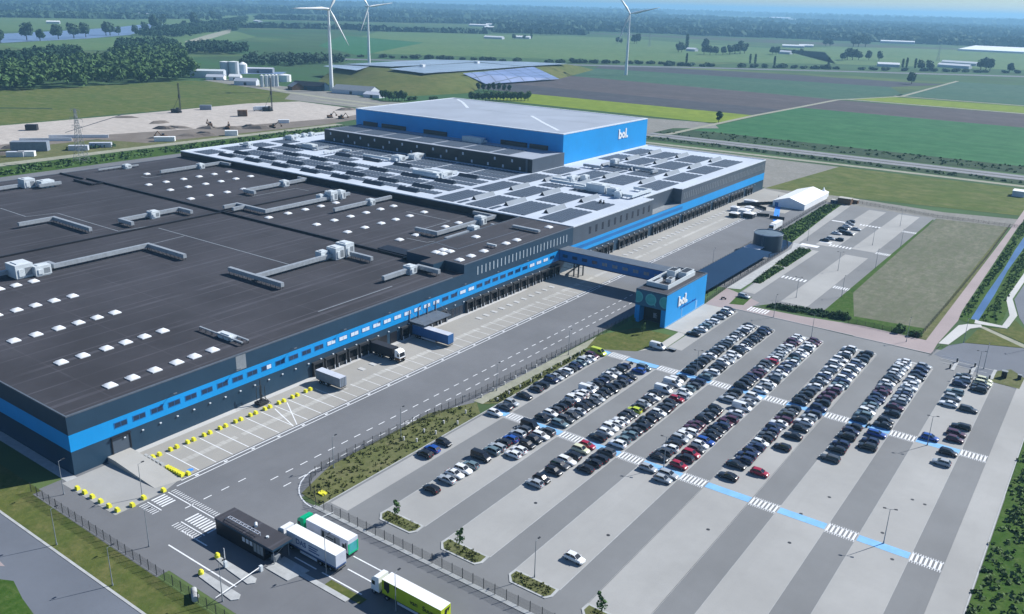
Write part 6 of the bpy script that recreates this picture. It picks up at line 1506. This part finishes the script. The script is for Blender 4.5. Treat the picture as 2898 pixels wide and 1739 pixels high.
slab('solar_field','wide pale solar field on the flat top of the mound, nearer half',[P3((-801.9,840.0),15.6),P3((-726.9,823.3),15.6),P3((-723.1,893.9),15.6),P3((-722.3,1029.4),15.8),P3((-810.1,1033.5),16),P3((-810.7,914.8),16)],M['solar_hill'])
slab('solar_field','wide pale solar field on the flat top of the mound, farther half',[P3((-899.4,853.1),15.2),P3((-826.0,868.6),15.8),P3((-815.2,919.9),16.1),P3((-816.2,1041.3),16.1),P3((-723.6,1032.2),15.8),P3((-722.0,1143.1),15),P3((-774.9,1120.6),15.6),P3((-896.0,1032.8),15.4)],M['solar_hill'])
slab('solar_field','grey solar rows at the left end of the mound, behind the first turbine',[P3((-905.4,821.3),13.5),P3((-823.8,803.2),13.8),P3((-865.0,871.0),14.5),P3((-910.2,844.3),14)],M['solar_hill'])
slab('solar_field','bright blue tilted solar slope on the right side of the mound',[P3((-681.7,889.7),2.2),P3((-666.2,1035.8),2.2),P3((-713.3,1042.2),15.2),P3((-700.7,865.8),15.2)],M['solar_slope'])
for i, (x,y) in enumerate(((-801.1,903.7),(-800.1,1021.7))):
    o = thing('cabin','white transformer cabin on the mound, %s of two' % ('left','right')[i],'cabin',(x,y,15.5)); mb = MB(); mb.box(-3,-2.5,0,3,2.5,3); mb.build('body', M['white'], o); mb = MB(); mb.box(-3.2,-2.7,3,3.2,2.7,3.3); mb.build('roof', M['white'], o)

# ------------------------------------------------------------------ wind turbines
def turbine(label, x, y, hub, angles, yaw, bl=45):
    o = thing('wind_turbine', label, 'wind turbine', (x,y,0), 0, 'wind turbines')
    mb = MB(); mb.cyl(0,0,0,hub-1.5,2.3,1.15,24,0,False); mb.build('tower', M['white'], o)
    f = math.atan2(-y,-x)+R(yaw); d = Vector((math.cos(f),math.sin(f),0)); s = Vector((-d.y,d.x,0))   # rotor faces d
    mb = MB()
    mb.tube(Vector((0,0,hub))-d*6, Vector((0,0,hub))+d*2.2, 1.7, 1.5, 12); mb.tube(Vector((0,0,hub))+d*2.2, Vector((0,0,hub))+d*5, 1.5, .3, 12); mb.build('nacelle', M['white'], o)
    c = Vector((0,0,hub))+d*3.2
    for a in angles:
        a = R(a); u = -s*math.cos(a)*-1+Vector((0,0,1))*math.sin(a); u = s*math.cos(a)+Vector((0,0,math.sin(a))); w = d.cross(u)
        mb = MB(); secs = []
        for t, ch, th in ((0,1.6,1.4),(.06,1.7,1.2),(.2,3.4,.8),(.5,2.2,.45),(.8,1.3,.25),(1,.35,.08)):
            p = c+u*bl*t; secs.append([tuple(p+w*ch*.35+d*th*.1),tuple(p+d*th*.5),tuple(p-w*ch*.65),tuple(p-d*th*.5)])
        V = [q for e in secs for q in e]; F = []
        for i in range(len(secs)-1):
            for j in range(4): F.append((i*4+j,i*4+(j+1)%4,(i+1)*4+(j+1)%4,(i+1)*4+j))
        F += [(3,2,1,0),tuple(range(len(V)-4,len(V)))]
        mb.raw(V,F,0,True); mb.build('blade', M['white'], o)
turbine('nearest wind turbine with a thick white tower, left of the mound', -755, 696, 88.5, (60,180,300), 28)
turbine('middle wind turbine standing behind the solar field on the mound', -1040.4, 1043.2, 88.7, (128,8,248), 30)
turbine('right wind turbine alone in the dark fields with two blades spread', -654, 1204.7, 89, (127,13,250), 4)

# ------------------------------------------------------------------ buildings in the distance
def house(name, label, p, L, W, he, hr, rot, wall, roof, cat='building', group=None, door=True):
    o = thing(name, label, cat, (p[0],p[1],0), R(rot), group)
    mb = MB(); l, w = L/2, W/2
    mb.raw([(-l,-w,0),(l,-w,0),(l,w,0),(-l,w,0),(-l,-w,he),(l,-w,he),(l,w,he),(-l,w,he),(-l,0,hr),(l,0,hr)], [(0,1,5,4),(2,3,7,6),(1,2,6,9,5),(3,0,4,8,7)]); mb.build('wall', M[wall], o)
    mb = MB(); e = .4
    mb.raw([(-l-e,-w-e,he-.1),(l+e,-w-e,he-.1),(l+e,0,hr+.15),(-l-e,0,hr+.15),(-l-e,w+e,he-.1),(l+e,w+e,he-.1)], [(0,1,2,3),(3,2,5,4)]); mb.build('roof', M[roof], o)
    if door: mb = MB(); mb.box(-1.6,-w-.06,0,1.6,-w,min(he*.8,3.4)); mb.build('door', M['dark_metal'], o)
    return o
def silo(label, p, r, h, mat='offwhite', dome=.6, group='tanks of the factory'):
    o = thing('storage_tank', label, 'tank', (p[0],p[1],0), 0, group)
    mb = MB(); mb.cyl(0,0,0,h,r,r,24,0,False); mb.build('shell', M[mat], o); mb = MB(); mb.cyl(0,0,h,h+dome,r+.1,r*.2,24); mb.build('roof', M['white'], o)
    mb = MB(); mb.tube((r+.3,0,0),(r+.3,0,h+.6),.12); mb.tube((-.2*r,-r-.3,0),(-.2*r,-r-.3,h),.1); mb.build('pipe', M['steel'], o)
silo('tall white silo of the factory, right of a pair', (-988.4,740.2), 6.6, 17.5); silo('tall grey silo of the factory, left of a pair', (-999.5,734.3), 6.2, 17)
silo('wide low round white tank at the right end of the factory', (-878.1,732.4), 7.6, 8, 'white', 1.2)
silo('domed white tank behind the silo pair', (-1012.0,772.3), 6.0, 11.5, 'white', 3)
for i, x in enumerate((1000,1050,1090,1130,1170)):
    x0, y0 = (-840.2,666.8); x1, y1 = (-834.5,684.1); t = (x-1000)/175
    silo('slim vertical white tank in a row of five, %s from the left' % ordinal(i+1), (x0+(x1-x0)*t, y0+(y1-y0)*t), 2.1, 13, 'pale_metal', 1)
house('factory_shed','grey shed with a curved pale roof before the factory silos',(-870.3,668.3),26,14,5,8,35,'offwhite','grey_roof','shed')
house('factory_hall','long grey factory hall behind the trees left of the silos',(-977.9,692.2),42,14,9,10.5,40,'offwhite','pale_metal','hall')
house('house','white house with a pale roof left of the factory silos',(-947.2,681.4),22,10,4,6.5,35,'white','offwhite','house')
house('factory_hall','long low grey hall right of the silos, in front of the dark trees',(-1003.3,792.1),40,14,6,7,40,'grey_box','offwhite','hall')
house('house','small white factory house in front of the silo pair',(-926.3,695.0),14,9,5,7.5,35,'white','white','house')
house('barn','dark-roofed long barn left of the first turbine',(-781.4,687.7),42,15,5,9,12,'dark_wall','dark_metal','barn')
house('barn','grey barn with a pitched front left of the dark barn',(-791.6,675.1),14,14,4,8,-20,'brown','steel','barn')
house('barn','long open barn with a grey roof right of the first turbine',(-715.5,695.2),50,20,4.6,9,12,'offwhite','steel','barn')
house('barn','low shed attached at the right end of the open barn',(-675.5,684.2),20,14,3.6,6,12,'offwhite','offwhite','barn')
FB = [((-844.9,2533.3),60,18,'far farm barn with a white roof, left of two'),((-832.8,2608.8),40,16,'far farm barn with a white roof, right of two'),((-729.2,2136.3),30,14,'white-roofed shed in front of the far barns'),((-920.6,2022.0),26,14,'white farmhouse half hidden in the far trees'),
      ((-743.9,3314.4),110,24,'long pale shed in the fields near the right edge'),((-1547.8,2193.4),50,20,'pale farm building behind the mound trees'),((-1573.6,2088.9),60,16,'low farm shed left of the pale farm building'),((-2015.8,3503.2),90,20,'tiny white shed far out in the fields, left'),((-2006.2,3549.2),70,20,'tiny white shed far out in the fields, right'),
      ((-323.6,1952.7),60,16,'grey-roofed works building behind the motorway, near the right edge'),((-335.4,2076.8),70,14,'pale long roof behind the works building'),((-426.0,1854.5),40,16,'white works building by the poplars'),((-1195.4,579.2),30,14,'white farmhouse inside the left wood'),((-1309.3,669.0),20,12,'second white house inside the left wood, farther back'),
      ((-5839.0,4803.6),140,40,'long white greenhouse roof far behind the river trees'),((-2998.9,2380.0),40,20,'white house among trees before the far greenhouse'),((-3760.2,2129.4),120,30,'white roofs in the far village on the left'),((-3943.9,2465.4),150,40,'bright long roofs right of the far left village'),((-4143.8,1955.3),90,30,'pale village houses at the left frame edge'),((-3935.4,4683.2),160,40,'pale industrial roofs far away behind the mound'),((-2760.6,3546.9),90,24,'pale roof by the far woods behind the mound')]
for p, L, W, l in FB: house('farm_building', l, p, L, W, 5 if L < 100 else 7, 8 if L < 100 else 10, random.choice((8,20,-10)), 'offwhite', 'white', 'building', 'far farm buildings', False)
o = thing('greenhouse','huge flat white greenhouse in the fields at the right frame edge','greenhouse',(-330,3000,0),R(0)); mb = MB(); p0 = (-480.9,2904.7); p1 = (-309.0,2905.3); p2 = (-355.1,3313.0); p3 = (-500.2,3320.9)
mb.prism([(p0[0]+330,p0[1]-3000),(p1[0]+330,p1[1]-3000),(p2[0]+330+120,p2[1]-3000),(p3[0]+330,p3[1]-3000)], 0, 5); mb.build('roof', M['white'], o)
# scattered far houses
hs = house('farm_building','tiny pale roof far away on the plain, one of many',(0,0),60,24,6,9,0,'offwhite','white','building','far roofs on the plain',False)
rng = random.Random(77)
for i in range(46):
    d = rng.uniform(3200,11000); a = rng.uniform(-.58,.58); q = hs if i == 0 else copy_tree(hs)
    x, y = wpos(d,a); q.location = (x,y,0); q.rotation_euler = (0,0,rng.uniform(-.4,.4)+.6); k = d/3500*rng.uniform(.6,1.4); q.scale = (k,k,max(1,k*.6)); 

# ------------------------------------------------------------------ pylons, rigs and machines on the building site
def pylon(label, p, h):
    o = thing('pylon', label, 'pylon', (p[0],p[1],0)); mb = MB(); r = h*.004
    lv = [(0,h*.11),(.3,h*.06),(.6,h*.035),(.98,h*.012)]
    for (t0,w0),(t1,w1) in zip(lv,lv[1:]):
        for sx in (-1,1):
            for sy in (-1,1):
                mb.tube((sx*w0,sy*w0,h*t0),(sx*w1,sy*w1,h*t1),r,n=4)
        n = 4
        for k in range(n):
            ta, tb = k/n, (k+1)/n; wa, wb = w0+(w1-w0)*ta, w0+(w1-w0)*tb; za, zb = h*(t0+(t1-t0)*ta), h*(t0+(t1-t0)*tb)
            for s in (-1,1):
                mb.tube((-wa,s*wa,za),(wb,s*wb,zb),r*.6,n=3); mb.tube((wa,s*wa,za),(-wb,s*wb,zb),r*.6,n=3); mb.tube((s*wa,-wa,za),(s*wb,wb,zb),r*.6,n=3); mb.tube((s*wa,wa,za),(s*wb,-wb,zb),r*.6,n=3)
    mb.build('mast', M['steel'], o)
    for t, L in ((.98,.16),(.82,.22),(.68,.18)):
        mb = MB()
        for s in (-1,1): mb.tube((0,0,h*t),(s*L*h,0,h*t-.4),r*.8,n=4); mb.tube((0,0,h*(t-.05)),(s*L*h,0,h*t-.4),r*.6,n=4); mb.tube((s*L*h,0,h*t-.4),(s*L*h,0,h*t-2.4),r*.6,n=4)
        mb.build('crossarm', M['steel'], o)
pylon('lattice power pylon behind the black roof, left part', (-528.6,277.4), 33); pylon('small far pylon in the fields near the right edge', (-399.0,2188.5), 34); pylon('thin far pylon right of the farm trees', (-1087.8,2121.1), 34)
def rig(label, p, h):
    o = thing('piling_rig', label, 'piling rig', (p[0],p[1],.1), R(20))
    mb = MB(); mb.box(-4,-2.4,0,4,-1.3,1.2); mb.box(-4,1.3,0,4,2.4,1.2); mb.build('track', M['black'], o)
    mb = MB(); mb.box(-4.5,-1.8,1.3,3,1.8,3.2); mb.box(1,-1.7,3.2,3,.2,4.6); mb.build('body', M['dark_metal'], o)
    mb = MB()
    for sx in (-.4,.4):
        for sy in (-.4,.4): mb.tube((4.4+sx,sy,.2),(4.4+sx,sy,h),.14,n=4)
    for i in range(int(h/1.6)): mb.box(3.95,-.45,i*1.6+.4,4.85,.45,i*1.6+.6)
    mb.tube((-3,0,3),(4.2,0,h*.55),.15); mb.box(3.7,-.7,h*.5,5.1,.7,h*.5+3); mb.build('mast', M['dark_metal'], o)
rig('tall dark piling rig at the far edge of the sand, left of two', (-698.7,458.3), 26); rig('tall dark piling rig at the far edge of the sand, right of two', (-655.3,524.5), 30)
def excavator(label, p, rz, mat='brown'):
    o = thing('excavator', label, 'excavator', (p[0],p[1],.12), R(rz))
    mb = MB(); mb.box(-2.2,-1.6,0,2.2,-.9,.9); mb.box(-2.2,.9,0,2.2,1.6,.9); mb.build('track', M['black'], o)
    mb = MB(); mb.box(-2.4,-1.4,1,1.6,1.4,2.4); mb.build('body', M[mat], o); mb = MB(); mb.box(.2,-1.3,2.4,1.5,.1,3.6); mb.build('cab', M['car_glass'], o)
    mb = MB(); mb.tube((1.4,.5,2),(4.6,.5,5.2),.3); mb.tube((4.6,.5,5.2),(7,.5,2.4),.25); mb.box(6.4,0,1.2,7.6,1,2.4); mb.build('arm', M[mat], o)
for i, (p, r_) in enumerate((((-564.7,455.4),40),((-606.0,426.4),160),((-581.1,532.4),80),((-570.3,535.5),10),((-575.3,364.9),200),((-584.5,427.6),130))): excavator('excavator on the churned ground of the building site, %s from the right' % ordinal([3,5,2,1,6,4][i]), p, r_)
for lab, p, L, W, H, mt in (('lone dark container on the open sand at the left',(-678.0,321.1),8,5,4,'black_wall'),('brown container in the middle of the sand',(-640.8,485.0),8,5,5,'brown'),('grey container beside the left piling rig',(-699.9,489.6),10,4,4,'grey_box'),('stacked dark site offices at the left edge of the building site',(-589.1,276.1),22,7,6,'grey_box'),
      ('white cabin at the near edge of the building site',(-555.0,408.6),9,4,3.5,'white'),('white container by the site offices',(-570.6,264.4),10,4,3,'white'),('pale container behind the hall corner',(-582.3,481.6),9,3,2.6,'white'),('long white hoarding at the near edge of the sand, left',(-620.7,302.2),34,.5,2,'white'),('long white hoarding at the near edge of the sand, right',(-619.5,325.4),40,.5,2,'white'),
      ('white container pair in the churned strip',(-564.7,358.8),14,4,3,'white'),('pale cabins by the bushes, left',(-569.8,298.1),12,4,3,'offwhite'),('pale cabins by the bushes, right',(-571.2,314.3),14,4,3,'offwhite'),('pale container by the left site heap',(-573.5,259.0),10,4,3,'offwhite')):
    o = thing('site_container', lab, 'container', (p[0],p[1],.1), R(48)); mb = MB(); mb.box(-L/2,-W/2,0,L/2,W/2,H); mb.build('body', M[mt], o); mb = MB(); mb.box(-L/2-.08,-W/2-.08,H,L/2+.08,W/2+.08,H+.18); mb.build('lid', M[mt], o)
x, y = (-662.0,522.0); rigid('lorry','white lorry lying low beside the right piling rig','lorry',x,y,14,3,4,M['white'],R(60))
rng = random.Random(3)
for i, p in enumerate(((-648.9,409.6),(-617.1,404.7),(-596.2,418.4),(-585.7,429.3),(-577.1,387.9),(-573.8,398.7),(-571.1,395.2),(-573.9,386.0),(-578.3,365.3),(-585.8,257.5),(-605.2,271.7),(-580.5,446.0),(-570.6,445.7),(-616.7,392.9),(-697.6,408.3),(-612.5,582.1))):
    mb = MB(); n = 10; rr = rng.uniform(4,8); hh = rng.uniform(1.2,2.6); ring_ = []
    V = [(rr*rng.uniform(.8,1.25)*1.7*math.cos(2*math.pi*k/n), rr*rng.uniform(.7,1.1)*.7*math.sin(2*math.pi*k/n), 0) for k in range(n)]
    V2 = [(v[0]*.5+rng.gauss(0,.4), v[1]*.5+rng.gauss(0,.3), hh*rng.uniform(.6,1)) for v in V]
    mb.raw(V+V2+[(0,0,hh*1.1)], [(k,(k+1)%n,n+(k+1)%n,n+k) for k in range(n)]+[(n+k,n+(k+1)%n,2*n) for k in range(n)])
    o = mb.build('soil_heap', M['dirt']); o.location = (p[0],p[1],.1); o.rotation_euler = (0,0,R(50)+rng.gauss(0,.3)); tag(o, 'low heap of dark soil on the building site, %s' % ordinal(i+1) if False else 'low heap of dug soil and rubble on the building site', 'soil heap', 'heaps on the building site')

# ------------------------------------------------------------------ air, light, camera
hz = MB(); hz.box(-24000,-2000,-1.0,12000,34000,160)
m = bpy.data.materials.new('haze'); m.use_nodes = True; nt = m.node_tree
for n in list(nt.nodes): nt.nodes.remove(n)
out = nt.nodes.new('ShaderNodeOutputMaterial'); pv = nt.nodes.new('ShaderNodeVolumePrincipled')
pv.inputs['Color'].default_value = (.34,.68,1.0,1); pv.inputs['Density'].default_value = 1.15e-4; pv.inputs['Anisotropy'].default_value = .2
nt.links.new(pv.outputs[0], out.inputs['Volume'])
tag(hz.build('haze', m), kind='stuff')

SUN = Vector((4.7,8.9,7.9)).normalized()
el = math.asin(SUN.z); az = math.atan2(SUN.x, SUN.y)
w = bpy.data.worlds.new('World'); scene.world = w; w.use_nodes = True
nt = w.node_tree; bg = nt.nodes['Background']
sky = nt.nodes.new('ShaderNodeTexSky'); sky.sky_type = 'NISHITA'; sky.sun_disc = False
sky.sun_elevation = el; sky.sun_rotation = az; sky.altitude = 50; sky.air_density = 1.0; sky.dust_density = .2; sky.ozone_density = 4.0
tint = mixc(nt, 1.0, sky.outputs[0], (.82,.96,1.10), 'MULTIPLY'); nt.links.new(tint, bg.inputs[0]); bg.inputs[1].default_value = .062
sl_ = bpy.data.lights.new('sun', 'SUN'); sl_.energy = 4.8; sl_.angle = R(.53); sl_.color = (1,.965,.91)
so = bpy.data.objects.new('sun', sl_); COL.objects.link(so); so.rotation_euler = SUN.to_track_quat('Z','Y').to_euler(); so.location = (0,0,500)

f, pit, rol, yaw = 2431.52415, 0.340238609, 0.0265098094, 0.617897215
B_ = Vector((math.cos(yaw),-math.sin(yaw),0)); A_ = Vector((math.sin(yaw),math.cos(yaw),0)); Z_ = Vector((0,0,1))
T = Matrix((B_,A_,Z_))
fw = T @ Vector((0,math.cos(pit),-math.sin(pit))); up = Vector((0,math.sin(pit),math.cos(pit))); rt = Vector((1,0,0))
r2 = T @ (rt*math.cos(rol)+up*math.sin(rol)); u2 = T @ (-rt*math.sin(rol)+up*math.cos(rol))
cd = bpy.data.cameras.new('camera'); cam = bpy.data.objects.new('camera', cd); COL.objects.link(cam); scene.camera = cam
mw_ = Matrix((r2,u2,-fw)).transposed().to_4x4(); mw_.translation = Vector((0,0,100)); cam.matrix_world = mw_
cd.sensor_fit = 'HORIZONTAL'; cd.sensor_width = 36; cd.lens = 36*f/2898; cd.clip_start = 1; cd.clip_end = 90000

scene.render.resolution_x = 1024; scene.render.resolution_y = 614
vs = scene.view_settings; vs.view_transform = 'Standard'; vs.look = 'None'; vs.gamma = 1; vs.exposure = .55; vs.use_curve_mapping = False
cy_ = scene.cycles; cy_.max_bounces = 5; cy_.diffuse_bounces = 2; cy_.glossy_bounces = 2; cy_.transparent_max_bounces = 24; cy_.volume_bounces = 0; cy_.use_denoising = True
